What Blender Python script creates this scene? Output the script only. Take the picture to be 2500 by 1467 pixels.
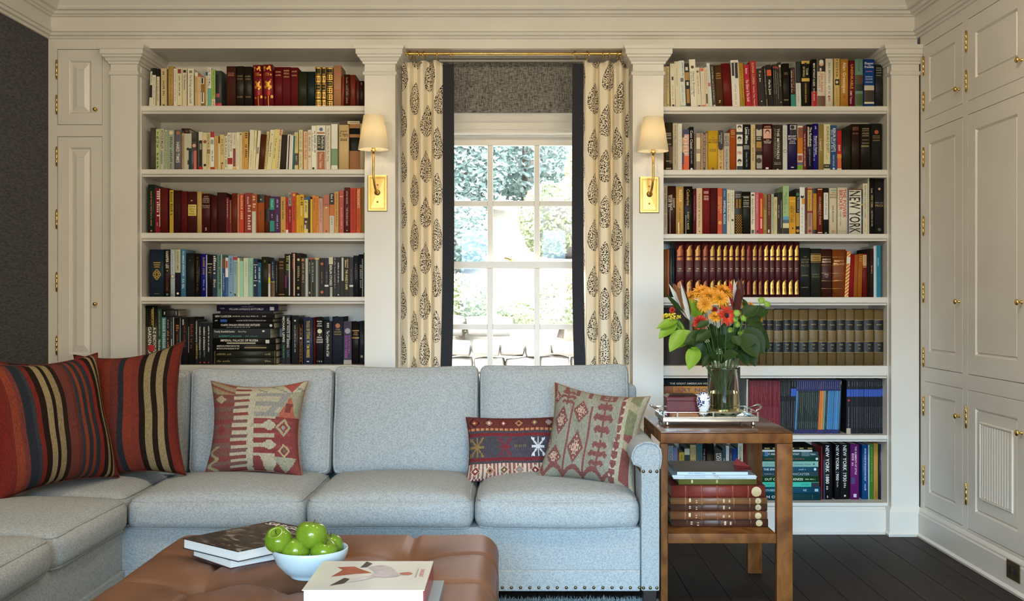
import bpy, bmesh, math, random
from mathutils import Vector, Matrix
random.seed(7)
for _o in list(bpy.data.objects): bpy.data.objects.remove(_o)
SC = bpy.context.scene
COL = SC.collection
# ---------------------------------------------------------------- camera
FPX, CXP, CYP, EYE = 2700.0, 1262.0, 727.0, 1.155     # focal length in pixels of the 2500 px frame, vanishing point, eye height
cam_d = bpy.data.cameras.new('camera'); cam = bpy.data.objects.new('camera', cam_d); COL.objects.link(cam)
cam_d.sensor_width = 36.0; cam_d.lens = 36.0*FPX/2500.0
cam_d.shift_x = -(CXP-1250.0)/2500.0; cam_d.shift_y = -(733.5-CYP)/2500.0
cam_d.clip_start = 0.05; cam_d.clip_end = 200
cam.location = (0, 0, EYE); cam.rotation_euler = (math.pi/2, 0, 0)
SC.camera = cam
# ---------------------------------------------------------------- world, lights, exposure
SC.view_settings.view_transform = 'Standard'; SC.view_settings.look = 'None'
SC.view_settings.gamma = 1.0; SC.view_settings.use_curve_mapping = False
SC.view_settings.exposure = 0.16
W = bpy.data.worlds.new('world'); SC.world = W; W.use_nodes = True
_bg = W.node_tree.nodes['Background']; _bg.inputs[0].default_value = (0.95, 0.97, 1.0, 1); _bg.inputs[1].default_value = 7.5
def lamp(name, kind, loc, rot, energy, color, **kw):
    d = bpy.data.lights.new(name, kind); d.energy = energy; d.color = color
    for k, v in kw.items(): setattr(d, k, v)
    o = bpy.data.objects.new(name, d); COL.objects.link(o); o.location = loc; o.rotation_euler = rot
    return o
R = math.radians
# low morning sun from the left beyond the hillside
_sun = lamp('sun', 'SUN', (-6, 12, 10), (0, 0, 0), 6.0, (1.0, 0.92, 0.78), angle=R(1.5)); _sun.rotation_euler = Vector((.60, -.36, -.62)).to_track_quat('-Z', 'Y').to_euler()
# sampling portal for the sky light in the window opening; cool fill lights added behind the camera, inside the closed rear wall
_pl = lamp('window_portal', 'AREA', (-0.02, 5.90, 1.32), (R(-90), 0, 0), 1, (1, 1, 1), shape='RECTANGLE', size=0.78, size_y=1.38); _pl.data.cycles.is_portal = True
lamp('rear_cool_fill_a', 'AREA', (-0.5, -1.85, 1.30), (R(70), 0, R(-4)), 29, (0.42, 0.73, 1.0), shape='RECTANGLE', size=1.0, size_y=1.4, spread=R(46))
lamp('rear_cool_fill_b', 'AREA', (0.8, -1.85, 1.30), (R(70), 0, R(-2)), 29, (0.42, 0.73, 1.0), shape='RECTANGLE', size=1.0, size_y=1.4, spread=R(46))
# warm fill lights added out of view, under the ceiling and at the rear
for _x in (-1.45, -0.15, 1.15):
    lamp('ceiling_warm_fill', 'AREA', (_x, 3.0, 2.60), (R(30), 0, 0), 15.0, (1.0, 0.85, 0.60), shape='DISK', size=0.30)
for _x in (-1.5, 1.3):
    lamp('rear_warm_fill', 'AREA', (_x, -1.2, 1.15), (R(94), 0, R(8 if _x > 0 else -8)), 44.0, (1.0, 0.85, 0.60), shape='DISK', size=0.9)

# ---------------------------------------------------------------- helpers
def P(px, py, Y): return Vector(((px-CXP)*Y/FPX, Y, EYE-(py-CYP)*Y/FPX))
def PX(px, Y): return (px-CXP)*Y/FPX
def PZ(py, Y): return EYE-(py-CYP)*Y/FPX
def rgb(h):
    h = h.strip(); v = [int(h[i:i+2], 16)/255 for i in (0, 2, 4)]
    return tuple((c/12.92 if c <= .04045 else ((c+.055)/1.055)**2.4) for c in v)+(1.0,)
MATS = {}
def mat(name, color=None, rough=.6, metal=0.0, noise=0.0, nscale=8.0, bump=0.0, bscale=120.0, sheen=0.0, spec=None, coat=0.0, objcolor=False, trans=0.0, stretch=None, detail=3.0):
    """procedural surface: base colour (or the object's own colour) with noise variation and fine noise relief"""
    if name in MATS: return MATS[name]
    m = bpy.data.materials.new(name); m.use_nodes = True; MATS[name] = m
    nt = m.node_tree; N = nt.nodes; L = nt.links; b = N['Principled BSDF']
    b.inputs['Roughness'].default_value = rough; b.inputs['Metallic'].default_value = metal
    if spec is not None: b.inputs['Specular IOR Level'].default_value = spec
    if coat: b.inputs['Coat Weight'].default_value = coat; b.inputs['Coat Roughness'].default_value = .12
    if sheen: b.inputs['Sheen Weight'].default_value = sheen
    if trans: b.inputs['Transmission Weight'].default_value = trans
    col = None
    if objcolor:
        oi = N.new('ShaderNodeObjectInfo'); col = oi.outputs['Color']
    elif color is not None:
        c = rgb(color) if isinstance(color, str) else tuple(color)+((1.0,) if len(color) == 3 else ())
        rn = N.new('ShaderNodeRGB'); rn.outputs[0].default_value = c; col = rn.outputs[0]
    tc = N.new('ShaderNodeTexCoord'); vec = tc.outputs['Object']
    if stretch:
        mp = N.new('ShaderNodeMapping'); mp.inputs['Scale'].default_value = stretch; L.new(vec, mp.inputs[0]); vec = mp.outputs[0]
    if noise > 0:
        nz = N.new('ShaderNodeTexNoise'); nz.inputs['Scale'].default_value = nscale; nz.inputs['Detail'].default_value = detail
        L.new(vec, nz.inputs['Vector'])
        mr = N.new('ShaderNodeMapRange'); mr.inputs[1].default_value = .3; mr.inputs[2].default_value = .7
        mr.inputs[3].default_value = 1-noise; mr.inputs[4].default_value = 1+noise; L.new(nz.outputs[0], mr.inputs[0])
        mx = N.new('ShaderNodeMix'); mx.data_type = 'RGBA'; mx.blend_type = 'MULTIPLY'; mx.inputs[0].default_value = 1.0
        L.new(col, mx.inputs[6]); L.new(mr.outputs[0], mx.inputs[7]); col = mx.outputs[2]
    L.new(col, b.inputs['Base Color'])
    if bump > 0:
        nb = N.new('ShaderNodeTexNoise'); nb.inputs['Scale'].default_value = bscale; nb.inputs['Detail'].default_value = 2.0
        L.new(vec, nb.inputs['Vector'])
        bp = N.new('ShaderNodeBump'); bp.inputs['Strength'].default_value = bump; bp.inputs['Distance'].default_value = .002
        L.new(nb.outputs[0], bp.inputs['Height']); L.new(bp.outputs[0], b.inputs['Normal'])
    return m
def tag(o, label=None, cat=None, group=None, kind=None):
    if label: o['label'] = label
    if cat: o['category'] = cat
    if group: o['group'] = group
    if kind: o['kind'] = kind
    return o
def empty(name, loc=(0, 0, 0), rz=0.0):
    o = bpy.data.objects.new(name, None); COL.objects.link(o); o.location = loc; o.rotation_euler = (0, 0, rz); o.empty_display_size = .05
    return o
def link(name, me, m=None, parent=None, smooth=False):
    if m is not None:
        for mm in (m if isinstance(m, (list, tuple)) else [m]): me.materials.append(mm)
    if smooth:
        for p in me.polygons: p.use_smooth = True
    o = bpy.data.objects.new(name, me); COL.objects.link(o)
    if parent is not None: o.parent = parent
    return o
class MB:
    """collects vertices and faces of ONE mesh"""
    def __init__(s): s.v = []; s.f = []; s.mi = []
    def add(s, vs, fs, mi=0):
        o = len(s.v); s.v += [tuple(p) for p in vs]; s.f += [tuple(i+o for i in f) for f in fs]; s.mi += [mi]*len(fs)
    def box(s, x0, x1, y0, y1, z0, z1, mi=0):
        s.add([(x0, y0, z0), (x1, y0, z0), (x1, y1, z0), (x0, y1, z0), (x0, y0, z1), (x1, y0, z1), (x1, y1, z1), (x0, y1, z1)],
              [(0, 3, 2, 1), (4, 5, 6, 7), (0, 1, 5, 4), (1, 2, 6, 5), (2, 3, 7, 6), (3, 0, 4, 7)], mi)
    def loops(s, loops, close=True, cap0=False, cap1=False, mi=0):
        n = len(loops[0]); vs = [p for l in loops for p in l]; fs = []
        for i in range(len(loops)-1):
            for j in range(n if close else n-1):
                a = i*n+j; b = i*n+(j+1) % n; fs.append((a, b, b+n, a+n))
        if cap0: fs.append(tuple(range(n-1, -1, -1)))
        if cap1: fs.append(tuple((len(loops)-1)*n+j for j in range(n)))
        s.add(vs, fs, mi)
    def lathe(s, prof, n=24, c=(0, 0, 0), axis='z', cap0=True, cap1=True, mi=0):
        lp = []
        for r, h in prof:
            ring = []
            for k in range(n):
                a = 2*math.pi*k/n; x, y = r*math.cos(a), r*math.sin(a)
                if axis == 'z': ring.append((c[0]+x, c[1]+y, c[2]+h))
                elif axis == 'y': ring.append((c[0]+x, c[1]+h, c[2]-y))
                else: ring.append((c[0]+h, c[1]+x, c[2]+y))
            lp.append(ring)
        s.loops(lp, True, cap0, cap1, mi)
    def tube(s, pts, r, n=8, closed=False, cap=True, mi=0):
        pts = [Vector(p) for p in pts]; m = len(pts); lp = []; rr = r if isinstance(r, (list, tuple)) else [r]*m
        up = None
        for i, p in enumerate(pts):
            if closed: t = pts[(i+1) % m]-pts[i-1]
            else: t = pts[min(i+1, m-1)]-pts[max(i-1, 0)]
            t = t.normalized() if t.length > 1e-9 else Vector((0, 0, 1))
            if up is None:
                up = t.orthogonal().normalized()
            else:
                up = up-t*up.dot(t)
                up = up.normalized() if up.length > 1e-6 else t.orthogonal().normalized()
            bn = t.cross(up)
            lp.append([tuple(p+(up*math.cos(2*math.pi*k/n)+bn*math.sin(2*math.pi*k/n))*rr[i]) for k in range(n)])
        if closed: lp.append(lp[0]); s.loops(lp, True, False, False, mi)
        else: s.loops(lp, True, cap, cap, mi)
    def rects(s, rl, cap=True, mi=0):
        """rl: list of (x0,x1,y0,y1,z) rectangles stacked -> mitred moulding"""
        s.loops([[(a, c, z), (b, c, z), (b, d, z), (a, d, z)] for a, b, c, d, z in rl], True, cap, cap, mi)
    def sphere(s, c, r, nu=16, nv=10, mi=0):
        sc = r if isinstance(r, (tuple, list)) else (r, r, r); lp = []
        for i in range(nv+1):
            t = -math.pi/2+math.pi*i/nv; cr = max(math.cos(t), .001)
            lp.append([(c[0]+sc[0]*cr*math.cos(2*math.pi*k/nu), c[1]+sc[1]*cr*math.sin(2*math.pi*k/nu), c[2]+sc[2]*math.sin(t)) for k in range(nu)])
        s.loops(lp, True, True, True, mi)
    def mesh(s, name):
        me = bpy.data.meshes.new(name); me.from_pydata(s.v, [], s.f)
        if any(s.mi): me.polygons.foreach_set('material_index', s.mi)
        me.update(); return me
    def build(s, name, m=None, parent=None, smooth=False, bevel=0.0, seg=2):
        me = s.mesh(name)
        if bevel > 0:
            bm = bmesh.new(); bm.from_mesh(me)
            bmesh.ops.recalc_face_normals(bm, faces=bm.faces[:])
            es = [e for e in bm.edges if len(e.link_faces) == 2 and e.calc_face_angle(0) > .5]
            bmesh.ops.bevel(bm, geom=es, offset=bevel, segments=seg, affect='EDGES', profile=.6)
            bm.to_mesh(me); bm.free()
        else:
            bm = bmesh.new(); bm.from_mesh(me); bmesh.ops.recalc_face_normals(bm, faces=bm.faces[:]); bm.to_mesh(me); bm.free()
        return link(name, me, m, parent, smooth)
def smooth_angle(o, deg=40):
    me = o.data
    for p in me.polygons: p.use_smooth = True
    try: me.set_sharp_from_angle(angle=R(deg))
    except Exception: pass
    return o
def struct(o): o['kind'] = 'structure'; return o
def boxobj(name, x0, x1, y0, y1, z0, z1, m, parent=None, bevel=0.0, seg=2):
    b = MB(); b.box(x0, x1, y0, y1, z0, z1); o = b.build(name, m, parent, bevel=bevel, seg=seg)
    if bevel: smooth_angle(o)
    return o
# ---------------------------------------------------------------- lettering: one mesh outline per character, assembled by hand
CHARS = "ABCDEFGHIJKLMNOPQRSTUVWXYZabcdefghijklmnopqrstuvwxyz0123456789&.,'-:!"
def _glyphs():
    objs = []
    def mk(t):
        c = bpy.data.curves.new('glyph', 'FONT'); c.body = t; c.size = 1.0; c.resolution_u = 2; c.offset = .012
        o = bpy.data.objects.new('glyph', c); COL.objects.link(o); objs.append(o); return o
    single = {ch: mk(ch) for ch in CHARS}; trip = {ch: mk('H'+ch+'H') for ch in CHARS}; dbl = mk('HH')
    dg = bpy.context.evaluated_depsgraph_get(); dg.update()
    def ext(o):
        me = o.evaluated_get(dg).to_mesh(); xs = [v.co.x for v in me.vertices]
        vs = [(v.co.x, v.co.y) for v in me.vertices]; fs = [tuple(p.vertices) for p in me.polygons]
        return vs, fs, (max(xs)-min(xs) if xs else 0)
    w0 = ext(dbl)[2]; out = {}
    for ch in CHARS:
        vs, fs, _ = ext(single[ch]); out[ch] = (vs, fs, ext(trip[ch])[2]-w0)
    for o in objs:
        c = o.data; bpy.data.objects.remove(o); bpy.data.curves.remove(c)
    return out
GLYPH = _glyphs()
def text_geo(t, track=0.0):
    """flat text at cap height about 0.73, returns verts, faces, width"""
    vs, fs, x = [], [], 0.0
    for ch in t:
        if ch not in GLYPH: x += .32; continue
        g = GLYPH[ch]; o = len(vs); vs += [(a+x, b) for a, b in g[0]]; fs += [tuple(i+o for i in f) for f in g[1]]; x += g[2]+track
    return vs, fs, max(x-track, .01)
def flat_text(t, cap, width=None, align='c', track=0.0):
    """verts 2D with cap height `cap`, optional forced width; centred on 0,0"""
    vs, fs, w = text_geo(t, track); sy = cap/.73; sx = sy if width is None else width/w
    return [((a-w/2)*sx, (b-.365)*sy) for a, b in vs], fs, w*sx
# ================================================================ materials
M_paint = mat('painted_wood_white', (.70, .675, .63), rough=.32, noise=.025, nscale=5, bump=.04, bscale=60)
M_ceil = mat('ceiling_paint', (.74, .71, .66), rough=.8)
M_rear = mat('rear_wall_paint', (.55, .53, .50), rough=.8)
M_gap = mat('dark_gap', (.05, .045, .04), rough=.9)
M_brass = mat('polished_brass', (.78, .52, .17), rough=.20, metal=1.0, noise=.05, nscale=30)
M_brass2 = mat('aged_brass', (.72, .47, .16), rough=.32, metal=1.0, noise=.10, nscale=22)
M_black = mat('black_plastic', (.02, .02, .02), rough=.4)
def grasscloth():
    m = bpy.data.materials.new('charcoal_grasscloth'); m.use_nodes = True; N = m.node_tree.nodes; L = m.node_tree.links; b = N['Principled BSDF']
    tc = N.new('ShaderNodeTexCoord'); mp = N.new('ShaderNodeMapping'); mp.inputs['Scale'].default_value = (60, 34, 150); L.new(tc.outputs['Object'], mp.inputs[0])
    nz = N.new('ShaderNodeTexNoise'); nz.inputs['Scale'].default_value = 1.0; nz.inputs['Detail'].default_value = 5; L.new(mp.outputs[0], nz.inputs[0])
    cr = N.new('ShaderNodeValToRGB'); cr.color_ramp.elements[0].position = .3; cr.color_ramp.elements[0].color = (.030, .031, .038, 1)
    cr.color_ramp.elements[1].position = .72; cr.color_ramp.elements[1].color = (.098, .098, .112, 1)
    L.new(nz.outputs[0], cr.inputs[0]); L.new(cr.outputs[0], b.inputs['Base Color']); b.inputs['Roughness'].default_value = .85
    bp = N.new('ShaderNodeBump'); bp.inputs['Strength'].default_value = .4; bp.inputs['Distance'].default_value = .002; L.new(nz.outputs[0], bp.inputs['Height']); L.new(bp.outputs[0], b.inputs['Normal'])
    return m
def wood(name, c0, c1, rough=.35, scale=(3, 40, 40), coat=0.0, dist=3.0, objvar=False):
    m = bpy.data.materials.new(name); m.use_nodes = True; N = m.node_tree.nodes; L = m.node_tree.links; b = N['Principled BSDF']
    tc = N.new('ShaderNodeTexCoord'); mp = N.new('ShaderNodeMapping'); mp.inputs['Scale'].default_value = scale; vec = tc.outputs['Object']
    if objvar:
        oi = N.new('ShaderNodeObjectInfo'); va = N.new('ShaderNodeVectorMath'); va.operation = 'SCALE'; va.inputs[3].default_value = 37.0
        cb = N.new('ShaderNodeCombineXYZ'); L.new(oi.outputs['Random'], cb.inputs[0]); L.new(oi.outputs['Random'], cb.inputs[1]); L.new(cb.outputs[0], va.inputs[0])
        ad = N.new('ShaderNodeVectorMath'); ad.operation = 'ADD'; L.new(vec, ad.inputs[0]); L.new(va.outputs[0], ad.inputs[1]); vec = ad.outputs[0]
    L.new(vec, mp.inputs[0])
    nz = N.new('ShaderNodeTexNoise'); nz.inputs['Scale'].default_value = 1.0; nz.inputs['Detail'].default_value = 6; nz.inputs['Distortion'].default_value = dist; L.new(mp.outputs[0], nz.inputs[0])
    cr = N.new('ShaderNodeValToRGB'); cr.color_ramp.elements[0].position = .3; cr.color_ramp.elements[0].color = c0+(1,); cr.color_ramp.elements[1].position = .7; cr.color_ramp.elements[1].color = c1+(1,)
    L.new(nz.outputs[0], cr.inputs[0]); L.new(cr.outputs[0], b.inputs['Base Color']); b.inputs['Roughness'].default_value = rough; b.inputs['Specular IOR Level'].default_value = .3
    if coat: b.inputs['Coat Weight'].default_value = coat; b.inputs['Coat Roughness'].default_value = .2
    bp = N.new('ShaderNodeBump'); bp.inputs['Strength'].default_value = .12; bp.inputs['Distance'].default_value = .002; L.new(nz.outputs[0], bp.inputs['Height']); L.new(bp.outputs[0], b.inputs['Normal'])
    MATS[name] = m; return m
M_floor = wood('dark_stained_oak', (.008, .005, .0045), (.028, .016, .012), rough=.6, scale=(45, 3, 45), objvar=True, dist=1.5)
# ================================================================ room shell
XL, XR, YF, YB, YR, ZC = -2.288, 1.955, 5.40, 5.72, -2.0, 2.64
floor = struct(boxobj('floor', XL-.05, XR+.4, YR, YB, -.06, -.012, M_gap))
_pw = .148; _k = 0; plank_mesh = {}
for i in range(29):
    x0 = XL+i*_pw; y = YR-random.random()*1.3
    while y < YB:
        ln = random.choice((1.35, 1.6, 1.9)); ya, yb = max(y, YR), min(y+ln, YB); y += ln
        if yb-ya < .06: continue
        if ln not in plank_mesh:
            b = MB(); b.box(.0012, _pw-.0012, .0012, ln-.0012, -.012, 0); plank_mesh[ln] = None
        b = MB(); b.box(.0012, _pw-.0012, .0012, yb-ya-.0012, -.012, 0)
        o = b.build('plank', M_floor, floor, bevel=.0012, seg=1); o.location = (x0, ya, 0)
struct(boxobj('ceiling', XL-.05, XR+.4, YR, YF, ZC, ZC+.05, M_ceil))
struct(boxobj('wall_left', XL-.08, XL, YR, YB, 0, ZC, grasscloth()))
struct(boxobj('wall_right', XR+.36, XR+.44, YR, YB, 0, ZC, M_rear))
struct(boxobj('wall_rear', XL-.08, XR+.44, YR-.08, YR, 0, ZC, M_rear))
_wb = MB(); _wb.box(XL, -.405, YB, YB+.16, 0, ZC); _wb.box(.37, XR+.4, YB, YB+.16, 0, ZC); _wb.box(-.405, .37, YB, YB+.16, 2.005, ZC); _wb.box(-.405, .37, YB, YB+.16, 0, .64)
struct(_wb.build('wall_back', M_paint))
# entablature over bookcases and window, crown round the room
struct(boxobj('trim_1', XL, XR, YF, YB, 2.373, ZC, M_paint))
_cp = [(0, 2.418), (.006, 2.42), (.010, 2.430), (.020, 2.434), (.024, 2.446), (.032, 2.449), (.032, 2.456), (.022, 2.458), (.020, 2.520), (.034, 2.522), (.038, 2.528), (.050, 2.531), (.056, 2.543), (.074, 2.546), (.080, 2.556), (.080, 2.562), (.094, 2.584), (.118, 2.606), (.124, 2.610), (.124, 2.626), (.13, 2.64)]
_cr = MB(); _cr.rects([(XL+o, XR-o, YR+o, YF-o, z) for o, z in _cp], cap=False)
struct(_cr.build('trim_2', M_paint))
# left wall baseboard
_bb = MB(); _bb.box(XL, XL+.014, YR, YF, 0, .14); struct(_bb.build('baseboard_left', M_paint, bevel=.003))
# ================================================================ pilasters
CAP = [(0, 2.286), (.008, 2.288), (.010, 2.298), (.016, 2.301), (.022, 2.314), (.030, 2.319), (.031, 2.327), (.038, 2.331), (.038, 2.352), (.043, 2.356), (.046, 2.368), (.046, 2.3735)]
piers = [(-1.9694, -1.839), (-.7385, -.5896), (.5618, .7107), (1.8145, 1.9495)]
YP = 5.36
for i, (a, b_) in enumerate(piers):
    m = MB(); m.box(a, b_, YP, YB, 0, 2.3735)
    o = struct(m.build('trim_%d' % (3+i), M_paint))
    c = MB(); c.rects([(a-p, b_+min(p, .0045 if i == 3 else 9), YP-p, YB, z) for p, z in CAP]); c.build('capital', M_paint, o)
    c = MB(); c.rects([(a-p, b_+min(p, .0045 if i == 3 else 9), YP-p, YB, z) for p, z in [(0, 2.232), (.006, 2.236), (.008, 2.242), (.006, 2.250), (.002, 2.253), (0, 2.254)]]); c.build('necking', M_paint, o)
    c = MB(); c.rects([(a-p, b_+min(p, .0045 if i == 3 else 9), YP-p, YB, z) for p, z in [(.016, 0), (.020, .012), (.012, .022), (.012, .118), (.010, .126), (.004, .138), (0, .144)]]); c.build('base', M_paint, o)
# ================================================================ bookcases
SHELF_L = [(258.5, 277), (413.5, 431), (568.5, 588), (724.5, 741), (891.5, 914), (1061, 1078), (1227, 1241)]
SHELF_R = [(259.5, 277), (414.5, 433), (571, 588), (725.5, 745), (893, 923), (1062, 1078), (1227, 1241)]
YS, YBK = 5.415, 5.70
def shelf_z(py): return PZ(py, YS)
def bookcase(x0, x1, shelves, label):
    t = empty('bookcase', ((x0+x1)/2, YS, 0)); ox, oy = (x0+x1)/2, YS
    tag(t, label, 'bookcase')
    def bx(name, *a, bevel=0.0):
        b = MB(); b.box(a[0]-ox, a[1]-ox, a[2]-oy, a[3]-oy, a[4], a[5]); return b.build(name, M_paint, t, bevel=bevel)
    bx('back_panel', x0, x1, YBK, YB-.001, 0, 2.372)
    bx('side_panel', x0, x0+.004, YS-.01, YBK, 0, 2.284); bx('side_panel', x1-.004, x1, YS-.01, YBK, 0, 2.284)
    for k, (ya, yb) in enumerate(shelves):
        za, zb = shelf_z(ya), shelf_z(yb)
        m = MB(); xa, xb = x0+.004-ox, x1-.004-ox
        pr = [(0.012, zb), (0.004, zb), (0.004, zb+.006), (-.002, zb+.010), (-.006, zb+.014), (-.006, za-.004), (-.003, za), (YBK-YS, za), (YBK-YS, zb)]
        m.loops([[(xa, p, z) for p, z in pr], [(xb, p, z) for p, z in pr]], True, True, True)
        m.build('shelf', M_paint, t)
    zb = shelf_z(1241)
    m = MB(); m.rects([(x0+.004-ox, x1-.004-ox, p, YBK-YS, z) for p, z in [(-.018, 0), (-.020, .012), (-.012, .020), (-.012, zb-.012), (-.009, zb-.006), (-.001, zb)]])
    m.build('plinth', M_paint, t)
    return t
bookcase(-1.839, -.7385, SHELF_L, 'white painted built-in bookcase left of the window behind the sofa')
bookcase(.7107, 1.8145, SHELF_R, 'white painted built-in bookcase right of the window behind the side table')
# ================================================================ raised panel doors
Z3 = Vector((0, 0, 1))
def door(parent, O, U, N, outer, panels, th=.02, name='door'):
    """outer/panels in (u0,u1,v0,v1) metres; each panel: (outer moulding rect, field rect)"""
    O, U, N = Vector(O), Vector(U), Vector(N); b = MB()
    def pt(u, v, d): return O+U*u+Z3*v+N*d
    def rect(r, d): return [pt(r[0], r[2], d), pt(r[1], r[2], d), pt(r[1], r[3], d), pt(r[0], r[3], d)]
    def ins(r, k): return (r[0]+k, r[1]-k, r[2]+k, r[3]-k)
    p, f = panels
    b.loops([rect(outer, -th), rect(outer, -.0015), rect(ins(outer, .0015), 0), rect(p, 0), rect(ins(p, .003), -.001), rect(ins(p, .010), -.010), rect(ins(p, .0125), -.010)] +
            ([rect(ins(f, .004), -.002), rect(ins(f, .0055), -.0035)] if f[0]-p[0] > .02 else [rect(ins(f, .002), -.0035), rect(ins(f, .004), -.004)]), True, True, True)
    return b.build(name, M_paint, parent)
def knob(parent, O, N, r=.0105, name='knob'):
    O, N = Vector(O), Vector(N); b = MB()
    pr = [(.0075, 0), (.0075, .002), (.004, .004), (.0035, .010), (.006, .013), (r, .018), (r, .022), (r*.75, .026), (r*.3, .028)]
    b.lathe(pr, 16); o = b.build(name, M_brass, parent, smooth=True)
    o.matrix_world = Matrix.Translation(O) @ N.to_track_quat('Z', 'Y').to_matrix().to_4x4()
    return o
def hinge(parent, O, N, h, name='hinge'):
    O, N = Vector(O), Vector(N); b = MB()
    b.lathe([(.0015, -h/2-.006), (.0042, -h/2-.004), (.003, -h/2), (.0048, -h/2+.0005), (.0048, -h/6), (.0042, -h/6+.0008), (.0048, -h/6+.0016), (.0048, h/6), (.0042, h/6+.0008), (.0048, h/6+.0016), (.0048, h/2-.0005), (.003, h/2), (.0042, h/2+.004), (.0015, h/2+.006)], 10)
    o = b.build(name, M_brass, parent, smooth=True); o.location = O+N*.004
    return o
# left narrow cabinet beside the bookcase
cb = empty('wall_cabinet', (XL+.15, YF, 0)); tag(cb, 'narrow white wall cabinet with two raised panel doors at far left', 'cabinet')
_of = Vector((XL+.15, YF, 0))
def LD(y0, y1, panel, field, knobp, hinges):
    Y = YF
    rr = lambda a: (PX(a[0], Y)-_of.x, PX(a[1], Y)-_of.x, PZ(a[3], Y), PZ(a[2], Y))
    d = door(cb, (0, 0, 0), (1, 0, 0), (0, -1, 0), rr((141, 249, y0+1, y1-1)), (rr(panel), rr(field)))
    if knobp: knob(d, (PX(knobp[0], Y)-_of.x, 0, PZ(knobp[1], Y)), (0, -1, 0), .0095)
    for hy in hinges: hinge(d, (PX(139.5, Y)-_of.x, -.002, PZ(hy, Y)), (0, -1, 0), .085)
_b = MB()
for r in [(118, 140, 118, 1306), (250, 271, 118, 1306), (140, 250, 118, 120), (140, 250, 305, 333), (140, 250, 890, 935), (140, 250, 1232, 1306)]:
    _b.box(PX(r[0], YF)-_of.x, PX(r[1], YF)-_of.x, 0, .02, PZ(r[3], YF), PZ(r[2], YF))
_b.build('face_frame', M_paint, cb)
_b = MB(); _b.box(PX(118, YF)-_of.x, PX(271, YF)-_of.x, .021, .30, 0, 2.372); _b.build('carcass', M_gap, cb)
LD(120, 305, (169, 223, 147, 278), (186, 207, 168, 261), (235, 268), (170, 256))
LD(333, 890, (169, 223, 359, 866), (186, 207, 381, 845), (235, 742), (382, 535, 688, 843))
LD(935, 1232, (169, 223, 960, 1208), (186, 207, 982, 1186), None, (980, 1180))
# built-in cabinets along the right wall
rc = empty('wall_cabinet', (XR, 4.6, 0)); tag(rc, 'wall of white built-in cupboards with raised panel doors along the right side', 'cabinet')
_b = MB(); ZR = [(.154, .757), (.823, 1.949), (2.006, 2.363)]
YA = [(5.304, 4.850), (4.798, 4.245), (4.225, 3.672)]
def yl(y): return y-4.6
for ya, yb in [(5.36, 5.304), (4.850, 4.798), (4.245, 4.225), (3.672, 2.6)]: _b.box(0, .02, yl(yb), yl(ya), 0, 2.42)
for za, zb in [(0, .154), (.757, .823), (1.949, 2.006), (2.363, 2.42)]:
    for ya, yb in YA: _b.box(0, .02, yl(yb), yl(ya), za, zb)
_b.build('face_frame', M_paint, rc)
_b = MB(); _b.box(.021, .34, yl(2.6), yl(5.69), 0, 2.44); _b.build('carcass', M_gap, rc)
for ci, (ya, yb) in enumerate(YA):
    w = ya-yb
    for ri, (za, zb) in enumerate(ZR):
        s = .062 if ci else .060
        outer = (.002, w-.002, za+.002, zb-.002); s2 = s+(.0 if ri != 1 else 0)
        p = (s, w-s, za+s+.012, zb-s-.006); fd = (p[0]+.010, p[1]-.010, p[2]+.010, p[3]-.010)
        if ci >= 1: p = (.078, w-.075, za+.085, zb-.072)
        else: p = (.055, w-.085, za+.075, zb-.06)
        fd = (p[0]+.014, p[1]-.014, p[2]+.014, p[3]-.014)
        d = door(rc, (0, yl(ya), 0), (0, -1, 0), (-1, 0, 0), outer, (p, fd))
        if ri == 0 and ci >= 1:      # nested panel with vertical beads
            q = (p[0]+.055, p[1]-.055, p[2]+.075, p[3]-.065); fr = MB()
            def pt(u, v, dd): return Vector((-dd, yl(ya)-u, v))
            def rc4(r, dd): return [pt(r[0], r[2], dd), pt(r[1], r[2], dd), pt(r[1], r[3], dd), pt(r[0], r[3], dd)]
            fr.loops([rc4((q[0]-.012, q[1]+.012, q[2]-.012, q[3]+.012), -.004), rc4((q[0]-.008, q[1]+.008, q[2]-.008, q[3]+.008), .002), rc4((q[0]-.003, q[1]+.003, q[2]-.003, q[3]+.003), .002), rc4(q, -.004)], True)
            fr.build('inner_moulding', M_paint, d)
            nb = 12; bw = (q[1]-q[0])/nb
            for k in range(nb):
                bd = MB(); uu = q[0]+(k+.5)*bw
                bd.loops([[pt(uu+bw*.46*math.cos(math.pi*j/6), v, -.004+.005*math.sin(math.pi*j/6)) for j in range(7)] for v in (q[2], q[3])], False)
                bd.build('bead', M_paint, d, smooth=True)
        ku = w-.035 if ci != 2 else .035
        kz = {0: zb-.125, 1: 1.138, 2: za+.07}[ri]
        knob(d, (-.0, yl(ya)-ku, kz), (-1, 0, 0), .0125)
        if ci < 2:
            hz = {0: (za+.15, zb-.12), 1: ((.87, 1.18, 1.5, 1.83) if ci == 0 else ()), 2: (za+.09, zb-.095)}[ri]
            for z in hz: hinge(d, (-.001, yl(ya)+.004, z), (-1, 0, 0), .085)
_b = MB(); _b.rects([(-p, .01, yl(2.6), yl(5.355), z) for p, z in [(.022, 0), (.024, .010), (.014, .020), (.014, .112), (.010, .118), (.010, .126), (.004, .136), (0, .140)]])
_b.build('baseboard', M_paint, rc)
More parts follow.
